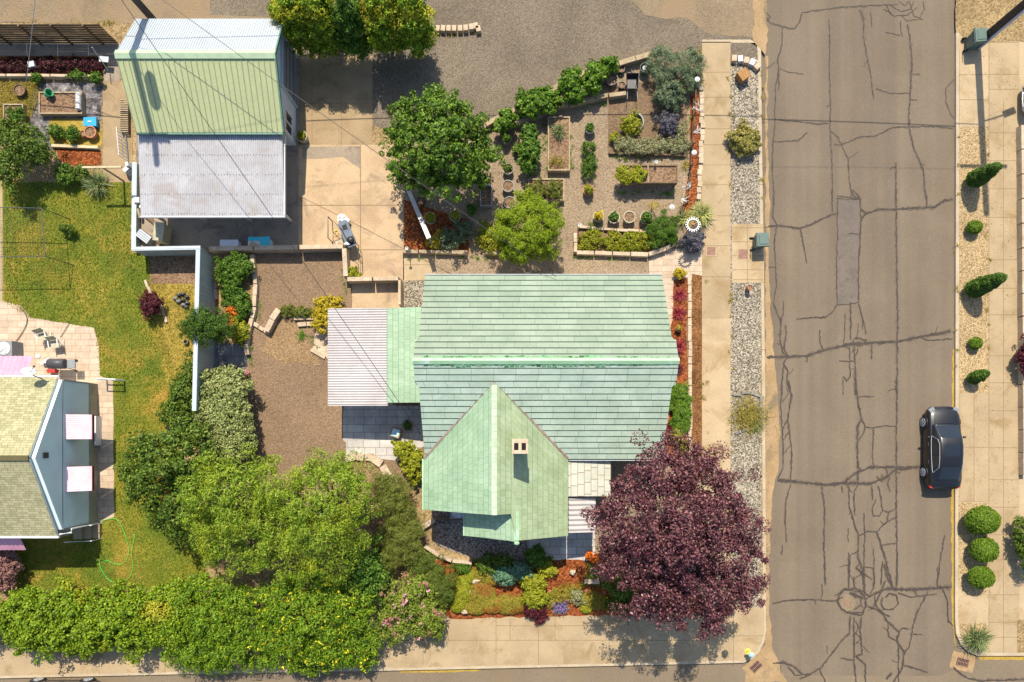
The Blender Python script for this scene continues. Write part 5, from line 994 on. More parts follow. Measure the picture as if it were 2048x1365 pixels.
# small shrubs: name, label, cat, lobes, mat, clump, leaf, per
SH = [
 ('leafy_plant', 'green leafy plant sprawling over the gravel between the pots and the bean bed', 'plant', [(1036, 300, 9, 12, .3, .2)], 'l_grape', .11, (.09, .06), 30, None),
 ('leafy_plant', 'low lime plant at the left end of the brown mulch bed border', 'plant', [(1228, 275, 9, 9, .25, .2)], 'l_yelg', .1, (.08, .04), 35, None),
 ('leafy_plant', 'small pale plant between the lavender mound and the garden fence', 'plant', [(1362, 262, 10, 12, .3, .2)], 'l_silver', .1, (.08, .03), 35, None),
 ('leafy_plant', 'tall wispy yellow herb above the right end of the row of four pots', 'plant', [(1308, 412, 12, 10, .7, .2)], 'l_yel', .14, (.07, .02), 26, None),
 ('leafy_plant', 'dark green plant at the right end of the stone edged bed beside the fennel', 'plant', [(1345, 478, 10, 12, .3, .2)], 'l_mid', .1, (.09, .04), 35, None),
 ('leafy_plant', 'small green plant in the gravel beside the metal trough', 'plant', [(945, 420, 10, 10, .3, .2)], 'l_mid', .1, (.09, .05), 35, None),
 ('variegated_shrub', 'round gold and green shrub inside a pale stone collar below the wooden cube', 'shrub', [(1490, 282, 27, 27, .4, .32)], 'l_ring', .12, (.14, .035), 60, None),
 ('conical_shrub', 'tall dark green conical shrub casting a round shadow beside the pole shadow', 'shrub', [(1952, 358, 17, 15, .5, .5), (1962, 352, 17, 14, .95, .5), (1975, 344, 14, 12, 1.45, .45), (1988, 337, 10, 8, 1.9, .35)], 'l_cone', .12, (.07, .035), 60, 'conical shrubs in the tan gravel strip'),
 ('conical_shrub', 'tall dark green conical shrub in the middle of the tan gravel strip', 'shrub', [(1952, 578, 19, 16, .5, .5), (1966, 571, 19, 15, .95, .5), (1982, 564, 16, 13, 1.45, .45), (1997, 557, 11, 9, 1.9, .35)], 'l_cone', .12, (.07, .035), 60, 'conical shrubs in the tan gravel strip'),
 ('conical_shrub', 'low dark conical shrub at the lower end of the tan gravel strip', 'shrub', [(1948, 757, 12, 11, .35, .3), (1958, 752, 13, 10, .7, .3), (1968, 748, 9, 7, .95, .2)], 'l_cone', .1, (.06, .035), 50, 'conical shrubs in the tan gravel strip'),
 ('ball_shrub', 'small green ball shrub between the two tall conical shrubs', 'shrub', [(1949, 455, 13, 12, .35, .33)], 'l_box', .1, (.06, .04), 60, 'small ball shrubs in the tan gravel strip'),
 ('ball_shrub', 'small green ball shrub just above the low conical one', 'shrub', [(1951, 687, 11, 11, .3, .28)], 'l_box', .1, (.06, .04), 60, 'small ball shrubs in the tan gravel strip'),
 ('round_shrub', 'large clipped globe shrub, biggest of the three below the parked black car', 'shrub', [(1965, 1041, 30, 26, .8, .7), (1955, 1045, 22, 22, .7, .6)], 'l_box', .14, (.07, .045), 70, 'clipped globe shrubs below the black car'),
 ('round_shrub', 'clipped globe shrub in the middle of the three below the black car', 'shrub', [(1968, 1100, 24, 23, .7, .6)], 'l_box', .14, (.07, .045), 70, 'clipped globe shrubs below the black car'),
 ('round_shrub', 'clipped globe shrub, lowest of the three below the black car', 'shrub', [(1961, 1155, 22, 20, .65, .55)], 'l_box', .14, (.07, .045), 70, 'clipped globe shrubs below the black car'),
 ('red_shrub', 'dark red leaved shrub hanging over the low wall at the right edge', 'shrub', [(2054, 716, 16, 34, .7, .4), (2066, 700, 18, 30, .8, .5)], 'l_redd', .14, (.09, .06), 45, None),
 ('green_shrub', 'dark leafy shrub at the right edge opposite the large globe shrub', 'shrub', [(2048, 1070, 20, 36, .8, .5), (2060, 1110, 22, 40, .8, .5)], 'l_dark', .16, (.12, .05), 40, None),
 ('grape_vine', 'grape vine on the curved garden wall, leftmost bushy one', 'vine', [(1015, 240, 18, 16, .9, .4), (1000, 255, 12, 10, .7, .3)], 'l_grape', .15, (.14, .11), 30, 'vines along the curved garden wall'),
 ('grape_vine', 'widest grape vine in the middle of the curved garden wall', 'vine', [(1062, 208, 26, 24, .9, .45), (1092, 200, 26, 22, .9, .4)], 'l_grape', .15, (.14, .11), 34, 'vines along the curved garden wall'),
 ('grape_vine', 'grape vine on the curved garden wall, above the raised bed with the yucca', 'vine', [(1142, 165, 22, 24, .9, .45), (1150, 190, 18, 18, .8, .4)], 'l_grape', .15, (.14, .11), 34, 'vines along the curved garden wall'),
 ('grape_vine', 'grape vine beside the row of black pots on the garden wall', 'vine', [(1192, 150, 20, 22, .9, .45), (1215, 132, 16, 14, .8, .35), (1185, 172, 16, 14, .8, .35)], 'l_grape', .15, (.14, .11), 34, 'vines along the curved garden wall'),
 ('tomato_plant', 'tall leafy bean plants in the narrow bed left of the yucca bed', 'plant', [(1058, 268, 16, 16, .8, .35), (1062, 300, 18, 20, .9, .4), (1056, 325, 16, 18, .8, .35)], 'l_mid', .16, (.13, .10), 34, None),
 ('sage_shrub', 'large grey green russian sage spilling on the top of the alley wall', 'shrub', [(1335, 130, 40, 30, .8, .4), (1375, 135, 32, 30, .8, .4), (1320, 115, 22, 16, .7, .3), (1380, 165, 18, 20, .6, .3)], 'l_rose', .22, (.18, .02), 80, None),
 ('rosemary_bush', 'dense rosemary bush beside the wheelbarrow and the green bottle stand', 'shrub', [(1338, 190, 28, 28, .7, .45)], 'l_rose', .15, (.13, .03), 70, None),
 ('lavender_mound', 'dry lavender mound in the brown mulch bed below the rosemary', 'shrub', [(1335, 248, 20, 22, .45, .35)], 'l_lav', .12, (.09, .025), 60, None),
 ('yellow_shrub', 'yellow and green shrub inside the curved metal edging', 'shrub', [(1262, 248, 17, 20, .4, .3)], 'l_yelg', .14, (.09, .05), 40, None),
 ('silver_plants', 'silvery dry flower border along the front of the brown mulch bed', 'plant', [(1255, 292, 26, 16, .3, .25), (1290, 295, 28, 16, .35, .25), (1325, 292, 24, 16, .3, .25), (1358, 292, 18, 16, .3, .25)], 'l_silver', .13, (.09, .025), 55, None),
 ('lavender_bush', 'grey purple lavender bush where the front path meets the footway', 'shrub', [(1385, 482, 22, 22, .4, .32)], 'l_lav', .12, (.1, .025), 70, None),
 ('feathery_grass', 'feathery bright green fennel at the end of the stone edged flower bed', 'plant', [(1325, 458, 28, 28, .6, .4)], 'l_mid', .16, (.2, .012), 110, None),
 ('border_plants', 'mixed yellow and green border plants in the stone edged bed above the long roof', 'plant', [(1185, 478, 26, 16, .3, .25), (1225, 482, 28, 16, .25, .22), (1265, 482, 28, 16, .25, .22), (1295, 480, 22, 16, .3, .25), (1170, 492, 16, 12, .2, .2), (1250, 496, 40, 8, .15, .15)], 'l_yelg', .12, (.08, .04), 45, None),
 ('border_plants', 'green and white border plants in the bed below the leaning white pipe', 'plant', [(900, 478, 30, 18, .35, .28), (928, 462, 20, 20, .35, .28), (880, 490, 20, 12, .25, .2)], 'l_rose', .13, (.09, .04), 45, None),
 ('border_plants', 'yellow border plants at the foot of the leaning white pipe', 'plant', [(870, 485, 14, 14, .3, .25), (885, 470, 12, 10, .3, .2)], 'l_yel', .1, (.08, .05), 40, None),
 ('border_plants', 'dry yellow and green plants left of the bright feathery tree', 'plant', [(970, 470, 14, 30, .3, .25), (990, 480, 18, 26, .4, .3)], 'l_yelg', .13, (.09, .05), 40, None),
 ('bed_plants', 'thin green plants filling the raised bed above the bright feathery tree', 'plant', [(1075, 380, 18, 18, .6, .25), (1108, 380, 18, 18, .6, .25)], 'l_broom', .12, (.12, .025), 45, None),
 ('leafy_plant', 'green leafy plant column below the round grey pot in the garden gravel', 'plant', [(1178, 298, 12, 16, .4, .3), (1178, 335, 14, 22, .4, .3)], 'l_mid', .12, (.09, .03), 45, None),
 ('boxwood_shrub', 'green shrub filling the upper end of the bed beside the panel fence', 'shrub', [(460, 545, 26, 36, .6, .35), (485, 535, 20, 18, .6, .3)], 'l_mid', .17, (.12, .06), 50, None),
 ('leafy_shrub', 'low green shrub in the middle of the bed beside the panel fence', 'shrub', [(465, 590, 24, 30, .5, .3), (485, 615, 18, 22, .45, .3)], 'l_mid', .15, (.11, .06), 45, None),
 ('flower_clump', 'orange flowering clump in the bed beside the panel fence', 'flower', [(468, 622, 16, 16, .35, .25), (472, 648, 12, 12, .3, .2)], 'l_orange', .1, (.07, .05), 30, None),
 ('leafy_shrub', 'yellow green shrub at the lower end of the bed beside the panel fence', 'shrub', [(482, 665, 16, 24, .4, .3)], 'l_yelg', .13, (.09, .05), 45, None),
 ('yellow_shrub', 'golden yellow shrub by the corner of the white patio roof', 'shrub', [(648, 612, 20, 18, .6, .35), (645, 640, 18, 20, .6, .35), (668, 608, 14, 12, .5, .25)], 'l_yel', .14, (.09, .05), 55, None),
 ('ground_shrub', 'low green and yellow plants above the stone steps in the gravel yard', 'plant', [(575, 622, 14, 10, .25, .2), (600, 625, 20, 9, .25, .2), (615, 628, 12, 8, .2, .2)], 'l_broom', .11, (.09, .03), 45, None),
 ('leafy_shrub', 'lime green shrub against the house wall below the patio', 'shrub', [(805, 900, 16, 18, .7, .35), (825, 925, 18, 28, .7, .35), (832, 950, 12, 20, .5, .3)], 'l_yelg', .14, (.12, .07), 45, None),
 ('purple_shrub', 'purple leaved shrub at the edge of the lawn below the empty bed', 'shrub', [(302, 610, 20, 24, .6, .35)], 'l_redd', .14, (.08, .04), 55, None),
 ('small_shrub', 'lone dark twiggy shrub in the middle of the lawn', 'shrub', [(136, 460, 12, 9, .4, .22), (125, 456, 8, 6, .4, .15)], 'l_dark', .1, (.08, .03), 35, None),
 ('pink_shrub', 'pinkish dry leaved shrub at the left edge below the pink awning', 'shrub', [(12, 1125, 26, 36, .9, .5), (0, 1160, 26, 20, .8, .4)], 'l_dead', .17, (.1, .05), 45, None),
 ('leafy_shrub', 'low green shrub by the dark flagstone terrace opening', 'shrub', [(130, 350, 18, 18, .5, .3)], 'l_mid', .14, (.1, .06), 40, None),
 ('leafy_shrub', 'low green shrub right of the broadleaf tree on the lawn edge', 'shrub', [(160, 348, 14, 14, .4, .28)], 'l_dark', .13, (.1, .06), 40, None),
 ('potato_plant', 'round green vegetable plant left of the pair in the yellow bed', 'plant', [(112, 266, 13, 13, .35, .25)], 'l_mid', .12, (.09, .05), 40, 'vegetable plants below the small raised bed'),
 ('potato_plant', 'round green vegetable plant nearest the terracotta pots', 'plant', [(146, 268, 12, 12, .35, .25)], 'l_mid', .12, (.09, .05), 40, 'vegetable plants below the small raised bed'),
 ('leafy_plant', 'green plants along the dark path edge under the shaded slat fence', 'plant', [(75, 157, 12, 8, .3, .25), (150, 152, 16, 7, .3, .2), (192, 155, 12, 10, .35, .25)], 'l_mid', .12, (.1, .05), 35, None),
 ('leafy_plant', 'green crops filling the small bed at the far left', 'plant', [(32, 230, 16, 16, .4, .2)], 'l_mid', .11, (.08, .05), 50, None),
 ('creeper', 'dark green creeper in the shaded corner by the gravel court', 'plant', [(975, 1130, 24, 16, .4, .3), (1005, 1125, 20, 12, .4, .3)], 'l_dark', .15, (.1, .06), 40, None),
 ('blue_green_shrub', 'blue green shrub beside the yellow flowering mound in the rockery', 'shrub', [(1012, 1150, 22, 18, .55, .35), (1040, 1140, 20, 16, .55, .35)], 'l_blue', .15, (.1, .07), 45, None),
 ('leafy_shrub', 'green shrub covering the end of the grey front path', 'shrub', [(1068, 1110, 18, 18, .5, .3), (1085, 1125, 16, 10, .4, .3)], 'l_mid', .14, (.1, .06), 45, None),
 ('yellow_mound', 'yellow flowering shrub in the middle of the rockery', 'shrub', [(1065, 1165, 24, 18, .5, .3), (1070, 1195, 24, 20, .5, .3), (1095, 1140, 16, 12, .4, .25)], 'l_yelg', .13, (.09, .055), 50, None),
 ('sedum_mat', 'rusty red and olive sedum mat at the top of the rockery', 'plant', [(960, 1150, 32, 14, .15, .16), (985, 1160, 22, 10, .15, .15)], 'l_sed', .1, (.045, .03), 60, 'sedum mats in the rockery'),
 ('sedum_mat', 'widest olive green sedum mat in the rockery above the footway', 'plant', [(960, 1190, 32, 26, .16, .17), (985, 1210, 34, 16, .15, .16), (950, 1215, 24, 14, .15, .15)], 'l_sed', .1, (.045, .03), 60, 'sedum mats in the rockery'),
 ('sedum_mat', 'olive sedum mat right of the widest one, under the yellow shrub', 'plant', [(1020, 1208, 32, 20, .16, .16)], 'l_sed', .1, (.045, .03), 60, 'sedum mats in the rockery'),
 ('sedum_mat', 'lime green sedum mound, long and narrow, left of the pale rock', 'plant', [(925, 1180, 18, 28, .2, .22), (915, 1205, 16, 20, .2, .2), (938, 1155, 10, 14, .2, .2)], 'l_yelg', .1, (.05, .03), 70, 'sedum mats in the rockery'),
 ('sedum_mat', 'golden sedum mat beside the purple tree in the rockery', 'plant', [(1185, 1200, 26, 18, .15, .17), (1205, 1208, 16, 14, .15, .15)], 'l_sed', .1, (.045, .03), 60, 'sedum mats in the rockery'),
 ('sedum_mat', 'small round golden sedum cushion at the edge of the lower footway', 'plant', [(1173, 1217, 12, 9, .12, .13)], 'l_yelg', .08, (.045, .03), 60, 'sedum mats in the rockery'),
 ('silver_plants', 'silver leaved clump between the purple flowers and the golden sedum', 'plant', [(1155, 1195, 14, 14, .25, .2)], 'l_silver', .1, (.07, .03), 50, None),
 ('red_plants', 'dark red and green plants spilling onto the lower footway', 'plant', [(1070, 1222, 22, 14, .3, .25), (1080, 1238, 12, 10, .2, .15)], 'l_redd', .12, (.09, .04), 35, None),
 ('lime_groundcover', 'lime groundcover band along the right half of the rockery', 'plant', [(1120, 1190, 30, 14, .15, .14), (1105, 1205, 16, 12, .15, .14), (1145, 1175, 22, 8, .12, .12)], 'l_sed', .1, (.05, .035), 50, None),
 ('leafy_plant', 'green plants on the low wall where the dark broom shrub ends', 'plant', [(925, 1137, 18, 9, .35, .25)], 'l_mid', .12, (.09, .05), 35, None),
 ('flower_bush', 'orange and green bush under the left side of the purple tree', 'shrub', [(1195, 1118, 12, 10, .4, .25), (1180, 1112, 8, 8, .4, .2)], 'l_orange', .1, (.08, .05), 40, None),
 ('shade_plants', 'dark green plants in the shade under the purple tree', 'plant', [(1250, 1175, 34, 22, .5, .35), (1290, 1200, 34, 22, .5, .35), (1240, 1210, 26, 16, .4, .25)], 'l_dark', .16, (.1, .06), 40, None),
 ('yellow_shrub', 'small yellow shrub at the top end of the front red mulch bed', 'shrub', [(1359, 548, 12, 9, .35, .22)], 'l_yel', .1, (.08, .04), 40, None),
 ('green_groundcover', 'long green daylily patch in the front bed beside the long roof', 'plant', [(1360, 790, 17, 22, .35, .25), (1361, 825, 20, 28, .35, .28), (1362, 850, 16, 16, .3, .25)], 'l_tuft', .14, (.18, .022), 80, None),
 ('lime_shrub', 'yellow green shrub between the daylily patch and the purple tree', 'shrub', [(1355, 870, 12, 14, .3, .22), (1362, 895, 12, 16, .3, .22)], 'l_yelg', .11, (.08, .04), 40, None),
 ('ivy', 'dark red groundcover filling the shaded bed under the slat fence', 'groundcover', [(30, 132, 34, 14, .15, .16), (90, 132, 36, 14, .15, .16), (150, 130, 36, 14, .15, .16), (190, 132, 18, 12, .15, .15), (-30, 132, 34, 14, .15, .16)], 'l_cover', .13, (.09, .06), 40, None),
 ('yucca_shrub', 'small cream flowered plant at the corner of the driveway wall', 'plant', [(708, 548, 12, 12, .4, .25)], 'l_yelg', .1, (.08, .045), 40, None),
 ('patio_plant', 'dark potted fern on the patio in the shade of the wall', 'plant', [(816, 852, 8, 8, .4, .2)], 'l_dark', .09, (.07, .04), 30, None),
]
for nm, lb, ct, lo, mt, cl, lf, pr, gp in SH:
    tight = nm in ('conical_shrub', 'ball_shrub', 'round_shrub', 'sedum_mat')
    shrub(nm, lb, ct, lo, mt, cl * (.8 if tight else 1), 3.2 if tight else (1.0 if nm in ('border_plants', 'silver_plants', 'bed_plants', 'leafy_plant') else 1.5), lf, pr, group=gp, stem=.01, nst=5, fill=.3 if tight else .12, **(dict(shell=(.86, .98), lump=.03) if tight else {}))
# tufts of long leaves
for a in [
 ('weeping_grass', 'wispy olive shrub inside the broken ring of stones in the pale gravel strip', 'shrub', 1497, 830, 620, .75, .026, 'l_weep', dict(lean=(.3, 1.6), spread=.42)),
 ('weeping_grass', 'greener wispy tuft at the lower right of the broken ring of stones', 'shrub', 1508, 850, 240, .5, .022, 'l_broom', dict(lean=(.2, 1.4), spread=.2)),
 ('ornamental_grass', 'arching variegated grass clump in the corner gravel bed at the lower right', 'plant', 1948, 1277, 420, .95, .05, 'l_yuc', dict(lean=(.2, 1.3), spread=.12)),
 ('yucca', 'spiky green yucca in the raised bed of the kitchen garden', 'plant', 1117, 265, 150, .65, .035, 'l_yuc', dict(lean=(.2, 1.5), spread=.05, h=.35)),
 ('yucca', 'yellow variegated yucca by the sun shaped garden ring', 'plant', 1400, 432, 260, .9, .055, 'l_yucy', dict(lean=(.3, 1.5), spread=.1)),
 ('yucca', 'smaller lime yucca between the garden ring and the feathery fennel', 'plant', 1366, 440, 160, .7, .05, 'l_yucy', dict(lean=(.3, 1.5), spread=.08)),
 ('yucca', 'dark spiky yucca beside the clothes post at the end of the concrete path', 'plant', 200, 372, 300, 1.0, .045, 'l_yuc', dict(lean=(.2, 1.4), spread=.1)),
 ('red_grass', 'red cordyline, topmost of the red plants in the front mulch bed', 'plant', 1358, 592, 126, 0.56, .035, 'l_red', dict(lean=(.2, 1.5), spread=.04)),
 ('red_grass', 'red cordyline, second from the top in the front mulch bed', 'plant', 1356, 628, 126, 0.56, .035, 'l_red', dict(lean=(.2, 1.5), spread=.04)),
 ('red_grass', 'red cordyline just below the small cactus pot in the front mulch bed', 'plant', 1356, 696, 144, 0.62, .035, 'l_red', dict(lean=(.2, 1.5), spread=.06)),
 ('red_grass', 'darkest red cordyline, lowest in the front mulch bed by the ridge end', 'plant', 1355, 738, 108, 0.50, .035, 'l_redd', dict(lean=(.2, 1.4), spread=.04)),
 ('red_grass', 'red leaved plant at the lower roof corner by the red paving bricks', 'plant', 1334, 862, 108, 0.62, .04, 'l_red', dict(lean=(.3, 1.5), spread=.06)),
 ('ornamental_grass', 'bright green grass clump under the left edge of the purple tree', 'plant', 1195, 1145, 260, .9, .025, 'l_tuft', dict(lean=(.3, 1.4), spread=.2)),
 ('ornamental_grass', 'small green grass tuft in the middle of the gravel yard path', 'plant', 604, 672, 90, .4, .025, 'l_tuft', dict(lean=(.2, 1.4), spread=.08)),
 ('iris_clump', 'dark green iris clump at the left end of the stone edged bed', 'plant', 1186, 460, 130, .6, .03, 'l_brm2', dict(lean=(.2, 1.4), spread=.1)),
 ('dry_grass', 'dry golden grass in the lower end of the yucca bed', 'plant', 1112, 325, 200, .4, .02, 'l_dry', dict(lean=(.1, .8), spread=.2, stretch=(1.1, .6), h=.35)),
 ('dry_grass', 'orange dry grass tuft next to the white birdhouse posts', 'plant', 1370, 332, 80, .4, .025, 'l_dry', dict(lean=(.2, 1.3), spread=.08)),
]:
    kw = a[9]; h = kw.pop('h', 0)
    tuft(*a[:9], h=h, **kw)
tuft('lavender', 'purple flowering lavender tuft hanging over the lower footway', 'flower', 1120, 1212, 220, .6, .022, 'l_rose', lean=(.3, 1.5), spread=.12, flowers=('f_purp', 130, .1, 'flower'))
# ---------------------------------------------------------------- poles and cables
def pole(name, label, x, y, ht, r0, arms, trans=None, conduit=False):
    root = thing(name, label, 'pole', (x, y, 0), 'utility poles along the alley')
    mb = MB(); mb.tube([(x, y, -.1), (x, y, ht)], [r0, r0 * .8], 14); mb.build('shaft', M['pole'], root, smooth=True)
    for z, L in arms:
        mb = MB(); mb.box((x, y - r0 - .03, z), (L, .1, .12)); a = mb.build('crossarm', M['pole'], root)
        for s in (-.46, -.2, .2, .46): mb = MB(); mb.lathe([(.03, 0), (.05, .05), (.05, .12), (.02, .16)], (x + L * s, y - r0 - .03, z + .06), 8); mb.build('insulator', M['lgrey'], a)
    if trans:
        mb = MB(); mb.lathe([(.2, 0), (.27, .05), (.27, .95), (.2, 1.02), (.05, 1.1)], (x + trans[1], y - .2, trans[0]), 16); mb.build('transformer', M['grey'], root, smooth=True)
    if conduit:
        mb = MB(); mb.tube([(x + .1, y - .26, 0), (x + .1, y - .26, 7)], .08, 8); mb.build('conduit', M['lgrey'], root)
    return root
ex_, ey_ = P(1954, 88).x, P(1954, 88).y
pole('utility_pole', 'dark wooden utility pole leaning out of the top right corner behind the waste bin', ex_, ey_, 13.4, .2, [(9.3, 2.6)], None, True)
wx_, wy_ = -18.85, 21.35
pole('utility_pole', 'wooden utility pole with a transformer behind the white garage roof', wx_, wy_, 13.6, .19, [(11.7, 1.6)], (9.3, .55))
mb = MB(); mb.tube([(ex_, ey_ + .3, 6.6), (ex_ + 1.2, ey_ + .9, 6.9)], .04, 8); mb.box((ex_ + 1.5, ey_ + 1.05, 6.9), (.7, .3, .14), rz=.4); mb.build('street_lamp', M['lgrey'], None, label='grey street lamp arm carried on the pole in the top right corner', cat='street lamp', org=(ex_, ey_, 6.6))
def cable(name, label, a, b, sag, r=.012, mat='black', n=22):
    a = Vector(a); b = Vector(b); pts = [a.lerp(b, i / n) - Vector((0, 0, sag * 4 * (i / n) * (1 - i / n))) for i in range(n + 1)]
    mb = MB(); mb.tube(pts, r, 5); return mb.build(name, M[mat], None, label=label, cat='cable', org=tuple(a))
cable('power_cable', 'thin black service cable crossing the garage roofs to the patio corner of the green roof', (wx_, wy_, 9), P(850, 882, 3.2), .55, .014)
cable('power_cable', 'thin black service cable crossing garage and drive to the top eave', (wx_, wy_, 7.6), P(1112, 554, 3.3), .5, .014)
cable('telephone_cable', 'thick cable between the two utility poles, shading the street', (wx_, wy_ - .2, 6.3), (ex_, ey_ - .2, 6.1), .9, .024)
cable('power_cable', 'high conductor strung between the crossarms of the two utility poles', (wx_ + .5, wy_ - .2, 11.9), (ex_ + 1.0, ey_ - .2, 9.5), 1.2, .008)
cable('power_cable', 'cable running to the left from the pole behind the garage', (wx_, wy_, 6.2), (-60, 24, 6.5), .5, .03)
cable('guy_wire', 'pale guy wire slanting down over the dark red planting in the top left', P(74, -40, 5.5), P(52, 168, .1), .02, .016, 'lgrey')
# ---------------------------------------------------------------- fences and walls
fw = thing('slat_fence', 'dark horizontal slat fence with sunlit gaps along the alley at the top left', 'fence', P(-20, 88)); fy = P(0, 88).y; fx0, fx1 = P(-500, 0).x, P(238, 0).x
rr = random.Random(2)
for i in range(9):
    mb = MB(); z = .12 + i * .2; n = 12
    for k in range(n): a, b = fx0 + (fx1 - fx0) * k / n, fx0 + (fx1 - fx0) * (k + 1) / n - .01; mb.box(((a + b) / 2, fy + rr.uniform(-.004, .004), z), (b - a, .025, .165 + rr.uniform(-.01, .018)))
    mb.build('board', M['woodd'], fw)
for k in range(12): mb = MB(); x = fx0 + (fx1 - fx0) * (k + .5) / 12; mb.boxz(x - .045, x + .045, fy - .11, fy - .02, 0, 1.82); mb.build('post', M['woodd'], fw)
def panel_fence(label, line, h, th=.22, name='panel_fence'):
    root = thing(name, label, 'fence', (line[0][0], line[0][1], 0)); mb = MB(); mb.strip(line, th * .45, 0, h - .06); o = mb.build('panel', M['panel'], root)
    mb = MB(); mb.strip(line, th * .85, h - .06, h); mb.build('cap', M['whiteb'], root)
    mb = MB(); a, b = Vector(line[0]), Vector(line[-1]); n = max(2, int((b - a).length / .42)); d = (b - a).normalized()
    mb.strip(line, th * .2, h + .001, h + .02); mb.build('cap_ridge', M['white'], root); mb = MB()
    for i in range(1, n): p = a.lerp(b, i / n); mb.box((p.x, p.y, (h - .07) / 2), (.03, th * .45 + .03, h - .1), rz=math.atan2(d.y, d.x))
    tag(mb.build('batten', M['lgrey'], root), kind='stuff')
    return root
q = lambda x, y, h: tuple(P(x, y, h)[:2])
panel_fence('low pale capped wall running down beside the carport roof', [q(269, 325, .5), q(267, 495, .5)], .5, .3, 'capped_wall')
panel_fence('pale capped wall section facing the empty dark bed below the carport', [q(263, 498, 1.35), q(398, 494, 1.5)], 1.35, .24, 'capped_wall')
panel_fence('tall grey green panel fence with a pale blue cap beside the lawn', [q(396, 500, 2.1), q(388, 822, 2.1)], 2.1, .26)
def edging(label, pts, wd, h, mat, name='stone_edging', cat='edging', blk=None, seed=1, jit=.02):
    """wall or kerb of separate blocks laid end to end, one object"""
    mb = MB(); rr = random.Random(seed); P3 = [P(x, y)[:2] for x, y in pts]; blk = blk or .4
    for a, b in zip(P3[:-1], P3[1:]):
        a = Vector(a); b = Vector(b); L = (b - a).length; n = max(1, round(L / blk)); d = (b - a) / n; ang = math.atan2(d.y, d.x)
        for i in range(n):
            c = a + d * (i + .5); mb.box((c.x + rr.uniform(-jit, jit), c.y + rr.uniform(-jit, jit), h / 2 + rr.uniform(-.01, .01)), (d.length - .015, wd * rr.uniform(.92, 1.08), h), rz=ang + rr.uniform(-jit, jit) * 2, top=.96)
    return mb.build(name, M[mat], None, label=label, cat=cat)
edging('long timber capped wall curving along the alley side of the kitchen garden', [(945, 275), (1000, 240), (1060, 215), (1120, 176), (1170, 152), (1235, 136), (1302, 116)], .26, .45, 'wood', 'garden_wall', 'wall', 1.1)
edging('inner timber wall at the top of the kitchen garden gravel', [(1000, 266), (1060, 243), (1110, 220), (1164, 208), (1215, 198), (1250, 194)], .22, .4, 'wood', 'garden_wall', 'wall', .9)
edging('pale concrete retaining wall below the carport slab', [(428, 505), (694, 500)], .26, .72, 'stone', 'retaining_wall', 'wall', 2.2, jit=.004)
edging('short pale wall dropping from the drive corner to the steps', [(695, 503), (698, 560)], .26, .72, 'stone', 'retaining_wall', 'wall', 1.6, jit=.004)
edging('pale wall across the foot of the drive above the basement landing', [(700, 565), (802, 563)], .24, .75, 'stone', 'retaining_wall', 'wall', 1.4, jit=.004)
edging('narrow wall on the right of the basement landing', [(804, 566), (804, 616)], .14, .8, 'stone', 'retaining_wall', 'wall', 1.4, jit=.004)
edging('curved stone border along the right of the bed beside the panel fence', [(508, 512), (514, 570), (513, 615), (502, 660), (495, 690), (498, 712)], .22, .3, 'stone', 'stone_border', 'edging', .55)
edging('pale stone border along the left of the bed beside the panel fence', [(430, 520), (434, 600)], .2, .25, 'stone', 'stone_border', 'edging', .6)
edging('angled low stone wall in the middle of the gravel yard', [(563, 622), (549, 642), (538, 666)], .34, .42, 'stone', 'stone_border', 'edging', .55)
edging('short stone row joining the bed border to the angled wall', [(509, 648), (540, 668)], .22, .15, 'stone', 'stone_border', 'edging', .4)
edging('upper stone step beside the golden shrub', [(590, 637), (630, 636)], .3, .2, 'stone', 'stone_border', 'edging', .5)
edging('lower stone step beside the golden shrub', [(597, 651), (632, 648)], .25, .15, 'stone', 'stone_border', 'edging', .5)
edging('stone strip at the edge of the paved corner under the patio roof', [(623, 700), (652, 717)], .2, .1, 'stone', 'stone_border', 'edging', .8)
edging('curved row of large pale stones below the terrace', [(692, 918), (716, 912), (745, 915), (765, 930), (780, 955), (800, 985)], .42, .16, 'stone', 'stone_border', 'edging', .5, 3, .05)
edging('curved pale kerb round the left of the shaded gravel court', [(838, 1060), (870, 1038)], .3, .3, 'stone', 'stone_border', 'edging', .4)
edging('dark timber edge across the gravel court by the air conditioner', [(874, 1036), (930, 1037)], .2, .25, 'woodd', 'timber_edge', 'edging', 1.2)
edging('curved pale retaining kerb below the gravel court', [(850, 1090), (880, 1110), (905, 1120), (945, 1124)], .2, .35, 'stone', 'stone_border', 'edging', .8, jit=.004)
edging('cream block border between the two mulch strips beside the long roof', [(1378, 556), (1379, 700), (1379, 800), (1380, 950)], .2, .14, 'stone', 'stone_border', 'edging', .42)
edging('broken white rock border beside the footway', [(1400, 172), (1403, 260), (1400, 330), (1396, 400)], .24, .16, 'stone', 'stone_border', 'edging', .33, 5, .05)
edging('pale kerb round the bottom of the stone edged flower bed', [(1152, 508), (1295, 512), (1330, 500), (1350, 488)], .22, .32, 'stone', 'stone_border', 'edging', .9, jit=.006)
edging('pale kerb on the top of the stone edged flower bed', [(1155, 456), (1232, 462), (1300, 464)], .14, .2, 'stone', 'stone_border', 'edging', .7)
edging('pale kerb on the left end of the stone edged flower bed', [(1150, 470), (1150, 508)], .2, .35, 'stone', 'stone_border', 'edging', .5)
edging('pale kerb below the bed with the leaning white trough', [(806, 506), (936, 508)], .2, .32, 'wood', 'stone_border', 'edging', .9, jit=.006)
edging('pale kerb below the bright feathery tree', [(972, 508), (1010, 510)], .2, .32, 'wood', 'stone_border', 'edging', .9, jit=.006)
edging('red brick edging under the right end of the long roof', [(1337, 778), (1332, 850)], .3, .1, 'brickr', 'brick_edging', 'edging', .24)
